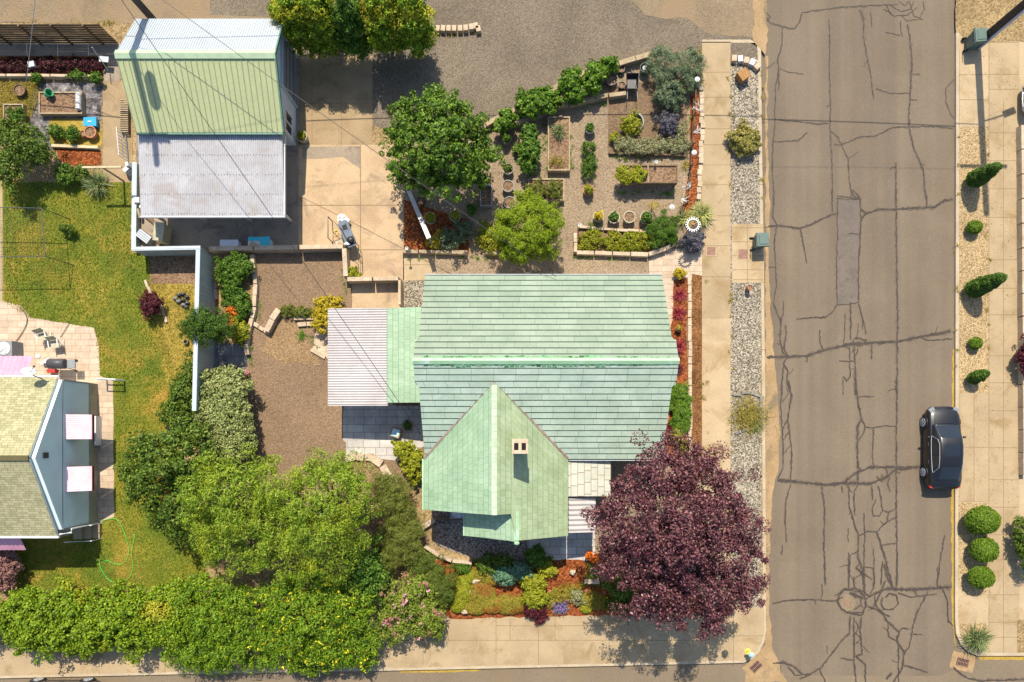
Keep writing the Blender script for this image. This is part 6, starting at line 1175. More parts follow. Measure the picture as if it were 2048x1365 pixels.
edging('timber edging along the front of the brown mulch bed', [(1216, 309), (1300, 311), (1372, 314)], .1, .2, 'woodd', 'timber_edge', 'edging', 1.3, jit=.004)
edging('low stone edging inside the pale gravel around the wispy shrub', [(1466, 790), (1500, 786), (1520, 792), (1522, 850), (1470, 868)], .14, .1, 'rock', 'stone_border', 'edging', .4, 4, .04)
edging('pale stone collar round the gold and green shrub', circ(1488, 284, 28, 16), .14, .16, 'stone', 'stone_border', 'edging', .28, 4, .01)
edging('stone edging along the lawn beside the purple shrub', [(292, 560), (304, 590), (325, 610), (335, 645)], .14, .12, 'stone', 'stone_border', 'edging', .4, 4, .03)
edging('low boundary wall down the right edge of the photo', [(2036, 256), (2038, 500), (2041, 950)], .24, .4, 'stone', 'boundary_wall', 'wall', 1.3, jit=.004)
edging('timber edge between the vegetable garden and the orange mulch', [(105, 294), (202, 298)], .16, .2, 'woodp', 'timber_edge', 'edging', 2.6, jit=.003)
edging('pale kerb along the shaded planting in the top left', [(-60, 156), (60, 156), (203, 158)], .14, .3, 'stone', 'stone_border', 'edging', 1.2, jit=.004)
for i, (x, y) in enumerate([(876, 62), (887, 62), (898, 62), (909, 62), (921, 62), (932, 61), (943, 59), (952, 57), (957, 63)]):
    mb = MB(); c = P(x, y); mb.box((c.x, c.y, .14), (.27, .34, .28), rz=.05 * i - .2, top=.9); mb.build('edging_stone', M['stone'], None, label='pale block in the short row of edging stones beside the screening trees', cat='stone', group='row of edging stones in the alley')
for i, (x, y, a) in enumerate([(1466, 121, 0), (1478, 122, .1), (1490, 125, -.15), (1502, 129, -.4), (1512, 137, -.8)]):
    mb = MB(); c = P(x, y); mb.box((c.x, c.y, .13), (.3, .36, .26), rz=a, top=.92); mb.build('edging_stone', M['lgrey' if i % 2 else 'stone'], None, label='pale concrete block in the arc above the wooden cube', cat='block', group='arc of concrete blocks')
# ---------------------------------------------------------------- raised beds, pots
def bed(label, x0, y0, x1, y1, h, mat='wood', soil='soil', legs=False, name='raised_bed', t=.07):
    a, b = P(x0, y1), P(x1, y0); root = thing(name, label, 'planter', ((a.x + b.x) / 2, (a.y + b.y) / 2, 0)); z0 = h - .3 if legs else 0
    for (xa, xb, ya, yb) in ((a.x, b.x, a.y, a.y + t), (a.x, b.x, b.y - t, b.y), (a.x, a.x + t, a.y + t + .002, b.y - t - .002), (b.x - t, b.x, a.y + t + .002, b.y - t - .002)):
        mb = MB(); mb.boxz(xa, xb, ya, yb, z0, h); mb.build('board', M[mat], root)
    mb = MB(); mb.boxz(a.x + t * .9, b.x - t * .9, a.y + t * .9, b.y - t * .9, z0 + .01, h - .07); mb.build('soil', M[soil], root)
    if legs:
        for x in (a.x + .06, b.x - .06):
            for y in (a.y + .06, b.y - .06): mb = MB(); mb.boxz(x - .04, x + .04, y - .04, y + .04, 0, h - .3); mb.build('leg', M[mat], root)
    return root
bed('tall narrow raised bed holding the spiky green yucca and dry grass', 1095, 240, 1139, 347, .4)
bed('wide raised bed of thin green plants above the bright feathery tree', 1056, 362, 1128, 406, .35)
rb = bed('long wooden planter on legs, half planted and half bare soil', 1239, 342, 1348, 378, .85, 'woodd', legs=True)
mb = MB(); c = P(1296, 360, .85); mb.boxz(c.x - .03, c.x + .03, P(0, 377).y, P(0, 343).y, .6, .87); mb.build('divider', M['wood'], rb)
shrub('planter_plants', 'yellow green plants filling the left half of the long planter on legs', 'plant', [(1250, 352, 16, 14, .9, .2), (1275, 350, 18, 14, .9, .2), (1245, 340, 10, 8, .95, .15)], 'l_yelg', .11, 1.6, (.08, .05), 45, single=True)
bed('narrow low bed under the tall bean plants', 1045, 262, 1072, 342, .25, 'woodd')
bed('small raised vegetable bed with the green bucket and white coil', 86, 190, 172, 234, .35, 'wood', 'soil')
bed('small square bed of green crops at the far left', 14, 213, 54, 250, .3, 'wood', 'soil')
def pot(label, x, y, r, h, mat, plant=None, soil=True, n=18, name='plant_pot', cat='pot', hole=False):
    c = P(x, y, h); c.z = 0; R_ = r * S; root = thing(name, label, cat, c); mb = MB()
    mb.lathe([(R_ * .78, 0), (R_, h), (R_ * .86, h), (R_ * .84, h - .08)], c, n); mb.build('pot', M[mat], root, smooth=False)
    if soil: mb = MB(); mb.lathe([(R_ * .87, h - .07), (R_ * .87, h - .05)], c, n); mb.build('soil', M['soil'], root)
    if plant:
        mt, ph, lf, k = plant; v = [(x, y - 1, r * .62, r * .62, h + ph * .4, ph * .5)]
        V, cs = crown(v, .09, 1.5, lf, k, fill=.1); np_mesh('foliage', V, 4, M[mt], root)
    return root
G = (.08, .05)
for a in [
 ('round grey pot with a small plant at the top of the garden gravel', 1180, 256, 11, .4, 'potg', ('l_mid', .2, G, 16)),
 ('terracotta pot with lime and yellow flowers below the green plant column', 1177, 380, 11, .35, 'terra', ('l_yelg', .4, G, 34)),
 ('cream pot with a tall yellow flowering plant, leftmost of the row of four', 1197, 433, 11, .4, 'potc', ('l_yel', .5, G, 34)),
 ('cream pot with dark green leaves, second in the row of four', 1228, 435, 12, .42, 'potc', ('l_mid', .2, G, 40)),
 ('cream pot with bare soil, third in the row of four', 1259, 434, 12, .45, 'potc', None),
 ('cream pot with a bushy green plant, right end of the row of four', 1293, 435, 13, .42, 'potc', ('l_mid', .45, G, 44)),
 ('dark green pot holding a sprawling plant below the vines', 1013, 278, 10, .35, 'potg', ('l_grape', .5, (.12, .08), 34)),
 ('grey pot with a shadowed plant between the sprawling one and the empty barrels', 1016, 338, 11, .4, 'potg', ('l_dark', .2, G, 14)),
 ('upper grey pot of bare brown soil left of the wide raised bed', 1016, 372, 12, .42, 'potg', None),
 ('lower grey pot of soil touching the bright feathery tree', 1019, 405, 12, .42, 'potg', None),
 ('cream pot of yellow green leaves beside the middle of the white trough', 860, 436, 12, .4, 'potc', ('l_yelg', .35, G, 40)),
 ('cream pot with a drooping lime plant in the shade of the spiky tree', 910, 432, 12, .4, 'potc', ('l_yelg', .25, G, 26)),
 ('empty dark pot with a ring rim near the top of the white trough', 842, 402, 9, .35, 'dgrey', None),
 ('round cream tub of yellow green leaves at the corner of the garage wall', 603, 272, 11, .45, 'potc', ('l_yelg', .12, G, 40)),
 ('larger terracotta pot with brown soil in the vegetable garden', 180, 264, 12, .35, 'terra', None),
 ('smaller terracotta pot beside the larger one in the vegetable garden', 165, 267, 6, .3, 'terra', None),
 ('small cactus pot in the front mulch bed beside the long roof', 1358, 658, 6, .3, 'terra', ('l_yelg', .25, (.06, .03), 30)),
 ('small brown pot standing on the pale gravel strip below the paved pad', 1500, 575, 5, .5, 'terra', None),
 ('white pot with pink flowers at the top corner of the variegated hedge', 480, 747, 6, .3, 'white', ('f_pink', .15, (.06, .05), 18)),
 ('small pot with pink and white flowers beside the white pot', 492, 748, 6, .3, 'terra', ('f_pink', .2, (.06, .05), 24)),
 ('round basket of dry stems in the yellow grass of the vegetable garden', 38, 180, 12, .3, 'woodd', None),
 ('black pot with orange mulch left of the wheelbarrow', 1222, 158, 13, .35, 'dgrey', None),
 ('small black hoop pot between the vine and the wheelbarrow', 1243, 138, 7, .3, 'black', None),
 ('small black wire pot at the left wheel of the wheelbarrow', 1244, 170, 7, .3, 'black', None)]:
    pot(*a)
# white bucket in a black tub
c = P(1290, 136, .4); c.z = 0; t_ = thing('tub', 'large dark tub holding a white bucket beside the russian sage', 'tub', c); mb = MB(); mb.lathe([(.22, 0), (.27, .45), (.25, .45), (.22, .1)], c, 20); mb.build('pot', M['bin'], t_); mb = MB(); mb.lathe([(.1, .1), (.13, .4), (.12, .4), (.11, .38)], c, 16); mb.build('bucket', M['white'], t_)
# green tipped bucket and white coil
c = P(96, 188, .5); mb = MB(); mb.lathe([(.14, -.2), (.2, .2), (.185, .2), (.13, -.17)], c, 18, axis=(.75, .1, .6)); mb.build('bucket', M['green'], None, label='green plastic bucket lying tilted on the small raised vegetable bed', cat='bucket')
mb = MB(); c = P(157, 205, .42)
for i in range(10): y = c.y + .4 - i * .088; mb.lathe([(.12, 0), (.15, .02), (.15, .06), (.12, .08)], (c.x, y, c.z), 14, axis=(0, 1, 0))
mb.build('hose_coil', M['white'], None, label='ribbed white drain pipe lying on the right end of the raised vegetable bed', cat='pipe')
mb = MB(); c = P(180, 244, .3); mb.box((c.x, c.y, .15), (.62, .42, .26), top=1.05); mb.box((c.x, c.y, .3), (.7, .48, .04)); mb.box((c.x, c.y, .33), (.2, .06, .03), mi=1); mb.build('storage_box', [M['blue'], M['white']], None, label='blue plastic tub with a lid beside the weed fabric', cat='box')
# curved metal edging ring
mb = MB(); c = P(1268, 247); pts = [(c.x + math.cos(t) * .48, c.y + math.sin(t) * .5) for t in np.linspace(1.9, -2.0, 18)]; mb.strip(pts, .07, 0, .2); mb.build('metal_edging', M['grey'], None, label='curved grey metal edging around the yellow shrub in the brown mulch', cat='edging')
# wheelbarrow
c = P(1264, 165, .4); c.z = 0; wb = thing('wheelbarrow', 'black wheelbarrow parked upright against the alley wall of the garden', 'wheelbarrow', c)
mb = MB(); o_ = [(-.32, -.45), (.32, -.45), (.36, .4), (-.36, .4)]; i_ = [(x * .72, y * .7) for x, y in o_]
vs = [(c.x + x, c.y + y, .62) for x, y in o_] + [(c.x + x, c.y + y, .3) for x, y in i_] + [(c.x + x * .93, c.y + y * .94, .615) for x, y in o_] + [(c.x + x * .95, c.y + y * .95, .33) for x, y in i_]
mb.add(vs, [(i, (i + 1) % 4, 4 + (i + 1) % 4, 4 + i) for i in range(4)] + [(8 + i, 12 + i, 12 + (i + 1) % 4, 8 + (i + 1) % 4) for i in range(4)] + [(4, 5, 6, 7), (15, 14, 13, 12)] + [(i, 8 + i, 8 + (i + 1) % 4, (i + 1) % 4) for i in range(4)]); mb.build('tray', M['black'], wb)
for s in (-1, 1): mb = MB(); mb.tube([(c.x + s * .28, c.y - 1.0, .58), (c.x + s * .26, c.y - .4, .42), (c.x + s * .05, c.y + .62, .2)], .02, 6); mb.build('handle', M['grey'], wb)
mb = MB(); mb.lathe([(.08, -.04), (.19, -.03), (.19, .03), (.08, .04)], (c.x, c.y + .6, .19), 18, axis=(1, 0, 0)); mb.build('wheel', M['dgrey'], wb)
for s in (-1, 1): mb = MB(); mb.tube([(c.x + s * .24, c.y - .3, .4), (c.x + s * .26, c.y - .38, 0)], .018, 6); mb.build('leg', M['grey'], wb)
# white bottle stand in rosemary
c = P(1350, 192, .7); mb = MB()
for k in range(3): mb.tube([(c.x - .14 + k * .06, c.y - .2, .75), (c.x + .02 + k * .06, c.y + .22, .8)], .022, 6)
mb.build('wind_chime', M['lblue'], None, label='pale blue green slatted ornament lying across the rosemary bush', cat='ornament')
mb = MB(); c = P(1362, 180, .5); mb.sph(c, .14, 12); mb.build('garden_ball', M['yellow'], None, label='yellow ball ornament beside the rosemary bush', cat='ornament')
# rustic fence with white ornaments
fl = [(1386, 168), (1383, 240), (1380, 300), (1378, 340), (1374, 385), (1360, 420), (1345, 444)]
gf = thing('rustic_fence', 'thin dark garden fence hung with white ornaments beside the orange mulch', 'fence', P(*fl[0]))
for z in (.35, .75): mb = MB(); mb.tube([P(x, y) + V3(0, 0, z) for x, y in fl], .025, 6); mb.build('rail', M['woodd'], gf)
for x, y in fl: mb = MB(); b = P(x, y); mb.tube([b, b + V3(0, 0, 1.0)], .035, 7); mb.build('post', M['woodd'], gf)
for i, (x, y) in enumerate([(1384, 180), (1384, 232), (1380, 278), (1378, 322), (1366, 390), (1358, 408), (1335, 428)]):
    b = P(x, y); mb = MB(); rr = random.Random(i)
    if i % 3 == 0: mb.lathe([(.02, .85), (.02, 1.0), (.1, 1.08), (.14, 1.12), (.02, 1.2)], b, 10)
    else:
        for k in range(5): a_ = rr.uniform(0, 6.3); mb.tube([b + V3(0, 0, .8), b + V3(math.cos(a_) * .15, math.sin(a_) * .15, 1.0), b + V3(math.cos(a_ + .6) * .34, math.sin(a_ + .6) * .34, 1.1)], [.025, .02, .008], 5)
    mb.build('ornament', M['white'], gf)
# sun shaped ring on a post
b = P(1367, 472); rg = thing('garden_ring', 'spiked white metal ring on a tall post where the front path meets the footway', 'ornament', b)
mb = MB(); mb.tube([b, b + V3(0, 0, 2.0)], .025, 8); mb.build('post', M['dgrey'], rg)
mb = MB(); mb._ring(b, .26, .31, 2.02, 2.05, 28, 0)
for k in range(18): a_ = k * math.pi / 9; mb.box(b + V3(math.cos(a_) * .35, math.sin(a_) * .35, 2.035), (.09, .05, .026), rz=a_)
mb.build('ring', M['white'], rg)
mb = MB(); mb.box(b + V3(0, -.02, 2.0), (.5, .04, .03), rz=.6); mb.box(b + V3(0, .05, 1.97), (.3, .05, .03), rz=-.6); mb.sph(b + V3(0, 0, 2.05), .08, 8); mb.build('arrow', M['terra'], rg)
for lb, x, y in (('white funnel shaped garden stake above the long planter on legs', 1304, 340), ('pink and white garden lamp stake at the left end of the stone edged bed', 1156, 462), ('slim solar stake in the corner of the driveway bed', 820, 508)):
    b = P(x, y); r_ = thing('garden_stake', lb, 'ornament', b); mb = MB(); mb.tube([b, b + V3(0, 0, 1.05)], .02, 6); mb.build('stake', M['lgrey'], r_); mb = MB(); mb.lathe([(.02, 0), (.09, .12), (.075, .12), (.02, .03)], b + V3(0, 0, 1.02), 10); mb.build('lamp_head', M['white'], r_)
# sloping white trough
a_, b_ = P(815, 377, .35), P(858, 477, 1.87); tr_ = thing('white_trough', 'long white metal trough sloping up over the bed beside the drive', 'trough', (b_.x, b_.y, 0)); d_ = (b_ - a_); s_ = Vector((-d_.y, d_.x, 0)).normalized()
mb = MB()
for k in (-1, 0, 1): mb.hexa([a_ + s_ * (k * .07 - .022), a_ + s_ * (k * .07 + .022), b_ + s_ * (k * .09 + .028), b_ + s_ * (k * .09 - .028)] + [v + V3(0, 0, .05) for v in (a_ + s_ * (k * .07 - .022), a_ + s_ * (k * .07 + .022), b_ + s_ * (k * .09 + .028), b_ + s_ * (k * .09 - .028))])
tag(mb.build('rail', M['white'], tr_)); mb = MB(); mb.hexa([a_ - s_ * .1 - V3(0, 0, .03), a_ + s_ * .1 - V3(0, 0, .03), b_ + s_ * .12 - V3(0, 0, .03), b_ - s_ * .12 - V3(0, 0, .03), a_ - s_ * .1 - V3(0, 0, .005), a_ + s_ * .1 - V3(0, 0, .005), b_ + s_ * .12 - V3(0, 0, .005), b_ - s_ * .12 - V3(0, 0, .005)]); mb.build('base', M['lgrey'], tr_)
mb = MB(); mb.tube([(b_.x, b_.y, 0), (b_.x, b_.y, 1.84)], .04, 8); mb.tube([(a_.x, a_.y, 0), (a_.x, a_.y, .33)], .04, 8); mb.build('post', M['grey'], tr_)
mb = MB(); c = P(972, 392, .35); mb.boxz(c.x - .33, c.x + .33, c.y - .58, c.y - .52, 0, .4); mb.boxz(c.x - .33, c.x + .33, c.y + .52, c.y + .58, 0, .4); mb.boxz(c.x - .33, c.x - .27, c.y - .519, c.y + .519, 0, .4); mb.boxz(c.x + .27, c.x + .33, c.y - .519, c.y + .519, 0, .4); mb.boxz(c.x - .269, c.x + .269, c.y - .519, c.y + .519, .05, .25, 1); mb.build('water_trough', [M['grey'], M['soil']], None, label='grey metal trough in the shade at the right edge of the spiky tree', cat='planter')
# ---------------------------------------------------------------- street furniture
def wheelie(label, x, y, rz):
    b = P(x, y, 1.0); b.z = -.13 if x < 1600 else 0; z = b.z; root = thing('waste_bin', label, 'waste bin', b, 'wheeled waste bins at the kerbs'); Mx = Matrix.Rotation(rz, 3, 'Z')
    def bb(mb, c, d, top=1): mb.box(b + Mx @ Vector(c), d, rz=rz, top=top)
    mb = MB(); p = []
    for zz, k in ((.06, .78), (.95, 1.0)):
        for sx, sy in ((-1, -1), (1, -1), (1, 1), (-1, 1)): p.append(b + Mx @ Vector((sx * .29 * k, sy * .34 * k, zz)))
    mb.hexa(p); bb(mb, (0, 0, .93), (.66, .76, .06)); mb.build('body', M['bin'], root)
    mb = MB(); bb(mb, (.02, 0, .995), (.66, .74, .05), .96); bb(mb, (.05, 0, 1.035), (.5, .55, .03), .9); mb.build('lid', M['bin'], root)
    mb = MB(); mb.tube([b + Mx @ Vector((-.38, -.28, .93)), b + Mx @ Vector((-.4, 0, .95)), b + Mx @ Vector((-.38, .28, .93))], .02, 6); mb.build('handle', M['black'], root)
    for s in (-1, 1): mb = MB(); mb.lathe([(.03, -.03), (.13, -.03), (.13, .03), (.03, .03)], b + Mx @ Vector((-.3, s * .33, .13)), 14, axis=Mx @ Vector((0, 1, 0))); mb.build('wheel', M['black'], root)
wheelie('grey green wheeled waste bin in the gutter beside the paved pad', 1527, 478, .05)
wheelie('grey green wheeled waste bin at the foot of the dark utility pole', 1962, 70, .1)
mb = MB(); c = P(1487, 150, .4); mb.box((c.x, c.y, .24), (.52, .52, .48), rz=.6); mb.box((c.x, c.y, .49), (.56, .56, .03), rz=.6); mb.build('wooden_cube', M['woodo'], None, label='tilted brown wooden cube on the pale gravel strip below the block arc', cat='box')
hb = P(1495, 1303); hy = thing('fire_hydrant', 'yellow fire hydrant with a pale blue cap on the rounded street corner', 'hydrant', hb)
mb = MB(); mb.lathe([(.17, 0), (.17, .05), (.11, .06), (.11, .5), (.15, .52), (.15, .56), (.11, .58)], hb, 16); mb.build('body', M['yellow'], hy)
mb = MB(); mb.lathe([(.14, .581), (.13, .66), (.08, .72), (.03, .74), (.03, .79)], hb, 16); mb.build('cap', M['lblue'], hy)
for dx, dy, r_ in ((1, 0, .06), (-1, 0, .06), (0, -1, .085)): mb = MB(); mb.lathe([(r_, .1), (r_, .2), (r_ * .5, .22)], hb + V3(0, 0, .4), 10, axis=(dx, dy, 0.001)); mb.build('nozzle', M['yellow'], hy)
for lb, x, y, w_, lay in (('square rusty utility cover in the footway beside the front path', 1422, 503, .46, 5), ('square rusty utility cover in the paved pad by the waste bin', 1486, 509, .52, 6)):
    root = thing('utility_cover', lb, 'cover', P(x, y)); c = P(x, y); mb = MB(); mb.boxz(c.x - w_ / 2, c.x + w_ / 2, c.y - w_ / 2, c.y + w_ / 2, 0, .03); mb.build('plate', M['cover'], root)
    mb = MB(); s = w_ / 2 + .05
    for a4 in ((-s, s, -s, -s + .05), (-s, s, s - .05, s), (-s, -s + .05, -s + .051, s - .051), (s - .05, s, -s + .051, s - .051)): mb.boxz(c.x + a4[0], c.x + a4[1], c.y + a4[2], c.y + a4[3], 0, .026)
    mb.build('frame', M['conc2'], root)
def drain(label, x, y, rz, w_, d_):
    c = P(x, y); c.z = RZ; root = thing('storm_drain', label, 'drain', c); mb = MB(); Mx = Matrix.Rotation(rz, 3, 'Z'); mb.box(c + V3(0, 0, .012), (w_ * 2.0, d_ * 2.3, .024), rz=rz); mb.build('apron', M['sand'], root)
    mb = MB(); mb.box(c + V3(0, 0, .026), (w_, d_, .006), rz=rz); mb.build('pit', M['void'], root)
    mb = MB()
    for i in range(8): mb.box(c + Mx @ Vector((-w_ / 2 + w_ * (i + .5) / 8, 0, .04)), (w_ / 24, d_, .02), rz=rz)
    for s in (-1, 0, 1): mb.box(c + Mx @ Vector((0, s * d_ / 2, .042)), (w_, .035, .026), rz=rz)
    mb.build('grate', M['cover'], root)
drain('storm drain grate at the street corner below the fire hydrant', 1513, 1335, .75, .62, .4)
drain('storm drain grate in a concrete square at the lower right corner', 1928, 1326, -.25, .66, .42)
c = P(1697, 1208); c.z = RZ; mh = thing('manhole', 'round manhole with a brown sand collar in the web of road cracks', 'manhole', c); mb = MB(); mb.lathe([(.46, 0), (.44, .016)], c, 24); mb.build('collar', M['alley2'], mh); mb = MB(); mb.lathe([(.13, .016), (.13, .03)], c, 20); mb.build('cover', M['cover'], mh)
# ---------------------------------------------------------------- drive corner and carport things
def obox(mb, x, y, w_, d_, z0, z1, rz=0, mi=0, top=1): c = P(x, y, z1); mb.box((c.x, c.y, (z0 + z1) / 2), (w_, d_, z1 - z0), rz=rz, mi=mi, top=top)
ch1 = thing('freezer_chest', 'plain white storage chest on the carport slab', 'chest', P(458, 494)); mb = MB(); obox(mb, 458, 491, .95, .5, 0, .55); mb.build('body', M['white'], ch1); mb = MB(); obox(mb, 458, 490, 1.0, .55, .555, .6); mb.build('lid', M['white'], ch1)
ch2 = thing('storage_crate', 'white crate partly covered with a blue and cyan sheet on the carport slab', 'chest', P(520, 494)); mb = MB(); obox(mb, 518, 490, 1.2, .6, 0, .5); mb.build('body', M['white'], ch2); mb = MB(); obox(mb, 530, 483, .55, .5, .505, .53, .06); obox(mb, 508, 478, .65, .2, .505, .525); mb.build('cover', M['cyan'], ch2); mb = MB(); obox(mb, 508, 492, .5, .35, .505, .52, -.5); mb.build('board', M['woodp'], ch2)
r_ = thing('crate', 'grey slatted crate turned askew in the corner of the capped walls', 'crate', P(288, 472)); mb = MB(); obox(mb, 287, 473, .75, .45, 0, .5, -.65); mb.build('body', M['grey'], r_); mb = MB()
for k in range(4): c = P(287, 473, .52); Mx = Matrix.Rotation(-.65, 3, 'Z'); mb.box(c + Mx @ Vector((0, -.17 + k * .113, .015)), (.78, .09, .02), rz=-.65)
tag(mb.build('slat', M['lgrey'], r_))
r_ = thing('cabinet', 'pale yellow cabinet standing askew beside the grey crate', 'cabinet', P(318, 466)); mb = MB(); obox(mb, 317, 464, .5, .95, 0, .85, -.12); mb.build('body', M['woodp'], r_); mb = MB(); obox(mb, 317, 463, .54, .99, .855, .89, -.12); mb.build('top', M['potc'], r_)
mb = MB(); obox(mb, 302, 442, .12, .9, .1, .16, .9); obox(mb, 308, 450, .1, .8, .17, .22, .3); obox(mb, 312, 482, .9, .1, .1, .16, -.7); mb.build('timber_stack', M['woodd'], None, label='loose dark boards leaning between the crate and the cabinet', cat='boards')
mb = MB(); obox(mb, 273, 400, .3, .3, .3, .6); mb.build('meter_box', M['lgrey'], None, label='small grey box fixed beside the low capped wall by the carport', cat='box')
mb = MB(); mb.tube([P(276, 418, .5), P(280, 436, .3)], .07, 8); mb.build('pvc_pipe', M['woodp'], None, label='short pale pipe leaning beside the carport roof edge', cat='pipe')
# work table with grill
tb = P(694, 467, .8); tt = thing('work_table', 'long dark slate topped table standing askew on the drive', 'table', (tb.x, tb.y, 0)); Mx = Matrix.Rotation(R(-68), 3, 'Z'); mb = MB()
o_ = [(-.72, -.16), (-.6, -.27), (.6, -.3), (.76, -.18), (.76, .2), (.6, .3), (-.6, .27), (-.72, .16)]; mb.prism([tuple((tb + Mx @ Vector((x, y, 0)))[:2]) for x, y in o_], .78, .82); mb.build('table_top', M['slate'], tt)
for s1 in (-1, 1):
    for s2 in (-1, 1): mb = MB(); mb.tube([tb + Mx @ Vector((s1 * .55, s2 * .2, -.03)), tb + Mx @ Vector((s1 * .62, s2 * .24, -.8))], .022, 6); mb.build('leg', M['dgrey'], tt)
mb = MB(); mb.sph(tb + Mx @ Vector((.45, .05, .12)), (.2, .2, .13), 12); mb.box(tb + Mx @ Vector((.45, .05, .06)), (.4, .45, .06), rz=R(-68)); mb.build('grill_basket', M['black'], None, label='black wire basket on the lower end of the slate table', cat='basket')
mb = MB()
for k in range(4): mb.box(tb + Mx @ Vector((-.45 + k * .07, 0, .045)), (.035, .22, .03), rz=R(-68))
mb.box(tb + Mx @ Vector((-.35, .13, .05)), (.4, .03, .03), rz=R(-68)); mb.build('grill_rack', M['black'], None, label='small black rack on the upper end of the slate table', cat='rack')
mb = MB(); mb.sph(P(684, 437, .35), (.26, .2, .2), 12, jit=.5, seed=2); mb.sph(P(693, 443, .3), (.2, .16, .18), 12, jit=.5, seed=5); mb.build('plastic_bag', M['white'], None, label='crumpled white plastic bag beside the slate table', cat='bag')
mb = MB(); mb.sph(tb + Mx @ Vector((.55, -.18, .06)), (.17, .1, .07), 10, jit=.3, seed=3); mb.build('cloth', M['white'], None, label='folded white cloth on the lower corner of the slate table', cat='cloth')
fr = thing('open_rack', 'open dark metal frame on the drive left of the slate table', 'frame', P(665, 470)); mb = MB(); mb.tube([P(656, 476, .9), P(656, 433, .9), P(683, 458, .9), P(700, 494, .8)], .03, 6); mb.build('top_rail', M['dgrey'], fr)
for x, y in ((656, 476), (656, 434), (675, 450)): mb = MB(); a = P(x, y, .88); mb.tube([a, (a.x, a.y, 0)], .025, 6); mb.build('leg', M['dgrey'], fr)
mb = MB(); c = P(667, 462, .5); mb._ring((c.x, c.y, 0), .14, .16, .02, .05, 18, 0); mb._ring((c.x + .15, c.y - .5, 0), .12, .14, .02, .05, 18, 0); mb._ring((c.x + .05, c.y + .04, 0), .1, .115, .055, .08, 18, 0); mb.build('wire_ring', M['yellow'], None, label='coils of thin yellow wire on the drive inside the metal frame', cat='wire')
pf = thing('display_box', 'square glass topped box with a pale ornament under the lower end of the slate table', 'box', P(682, 490)); mb = MB(); obox(mb, 679, 488, .5, .5, 0, .4, .35); mb.build('body', M['woodd'], pf); mb = MB(); obox(mb, 679, 488, .4, .4, .401, .42, .35); mb.build('lid', M['potc'], pf); mb = MB(); c = P(679, 488, .44); mb.sph(c, (.12, .07, .05), 10, jit=.4); mb.build('ornament', M['terra'], pf)
rl = thing('hand_rail', 'short dark steel railing at the corner of the drive wall', 'railing', P(712, 505))
mb = MB(); mb.tube([P(708, 492, .9), P(716, 497, .9), P(717, 518, .9), P(709, 522, .9)], .022, 6); mb.build('rail', M['dgrey'], rl)
for x, y in ((708, 492), (716, 497), (717, 508), (717, 518), (709, 522)): mb = MB(); a = P(x, y, .9); mb.tube([a, (a.x, a.y, 0)], .016, 5); mb.build('baluster', M['dgrey'], rl)
mb = MB(); obox(mb, 704, 584, .9, .06, .0, .9); mb.build('stair_rail', M['dgrey'], None, label='dark stair railing panel beside the basement landing', cat='railing') if False else None
# ---------------------------------------------------------------- lawn side
cpole = thing('clothes_post', 'pale T shaped clothes post at the end of the concrete path', 'post', P(248, 363)); b = P(248, 363); mb = MB(); mb.tube([b, b + V3(0, 0, 1.95)], .05, 8); mb.build('post', M['wood'], cpole); c = P(205, 335, 1.97); mb = MB(); mb.box((b.x, b.y, 1.98), (2.05, .09, .09), rz=.01); mb.build('beam', M['woodp'], cpole)
mb = MB(); c = P(253, 340, .4); mb.box((c.x, c.y, .25), (.4, .3, .5), rz=.8, top=.7); mb.box((c.x + .12, c.y + .25, .3), (.25, .35, .6), rz=.2, top=.6); mb.build('cement_bag', M['white'], None, label='pair of white bags standing at the top end of the low capped wall', cat='bag')
tp = thing('net_frame', 'thin dark metal frame with netting standing on the lawn at the left edge', 'frame', P(30, 470)); hh = 1.9
cor = [P(-60, 414, hh), P(84, 417, hh), P(90, 513, hh), P(-60, 515, hh)]
mb = MB()
for i in range(4): mb.tube([cor[i], cor[(i + 1) % 4]], .022, 6)
mb.build('top_frame', M['dgrey'], tp)
for a in cor: mb = MB(); mb.tube([a, (a.x + (.25 if a.x > -26 else -.2), a.y, 0)], .022, 6); mb.build('leg', M['dgrey'], tp)
mb = MB(); n = 26
for i in range(1, n):
    t = i / n; a = cor[0].lerp(cor[1], t); b = cor[3].lerp(cor[2], t); mb.tube([a, b], .004, 3, cap=False)
    if i % 2: a = cor[0].lerp(cor[3], t); b = cor[1].lerp(cor[2], t); mb.tube([a, b], .004, 3, cap=False)
tag(mb.build('net', M['black'], tp), kind='stuff')
def hose(label, pts, mat, r=.018, name='garden_hose'):
    V_ = [Vector(P(x, y)) for x, y in pts]; out = []
    for i in range(len(V_) - 1):
        p0, p1, p2, p3 = V_[max(i - 1, 0)], V_[i], V_[i + 1], V_[min(i + 2, len(V_) - 1)]
        for k in range(6): t = k / 6; out.append(.5 * ((2 * p1) + (p2 - p0) * t + (2 * p0 - 5 * p1 + 4 * p2 - p3) * t * t + (3 * p1 - p0 - 3 * p2 + p3) * t ** 3) + V3(0, 0, .07))
    out.append(V_[-1] + V3(0, 0, .07)); mb = MB(); mb.tube(out, r, 6); return mb.build(name, M[mat], None, label=label, cat='hose')
hose('bright green garden hose looping over the lawn beside the neighbouring house', [(205, 1041), (235, 1039), (250, 1065), (259, 1100), (250, 1125), (236, 1129), (215, 1121), (201, 1122), (205, 1140), (220, 1160), (240, 1166), (260, 1155), (267, 1135), (265, 1105), (272, 1068)], 'hose', .013)
hose('brown hose curved over the paving of the neighbouring patio', [(39, 613), (50, 625), (56, 640), (52, 655), (40, 675), (28, 690)], 'woodd', .02)
hose('thin brown line lying straight on the neighbouring patio', [(141, 645), (132, 660), (122, 675)], 'woodd', .015)
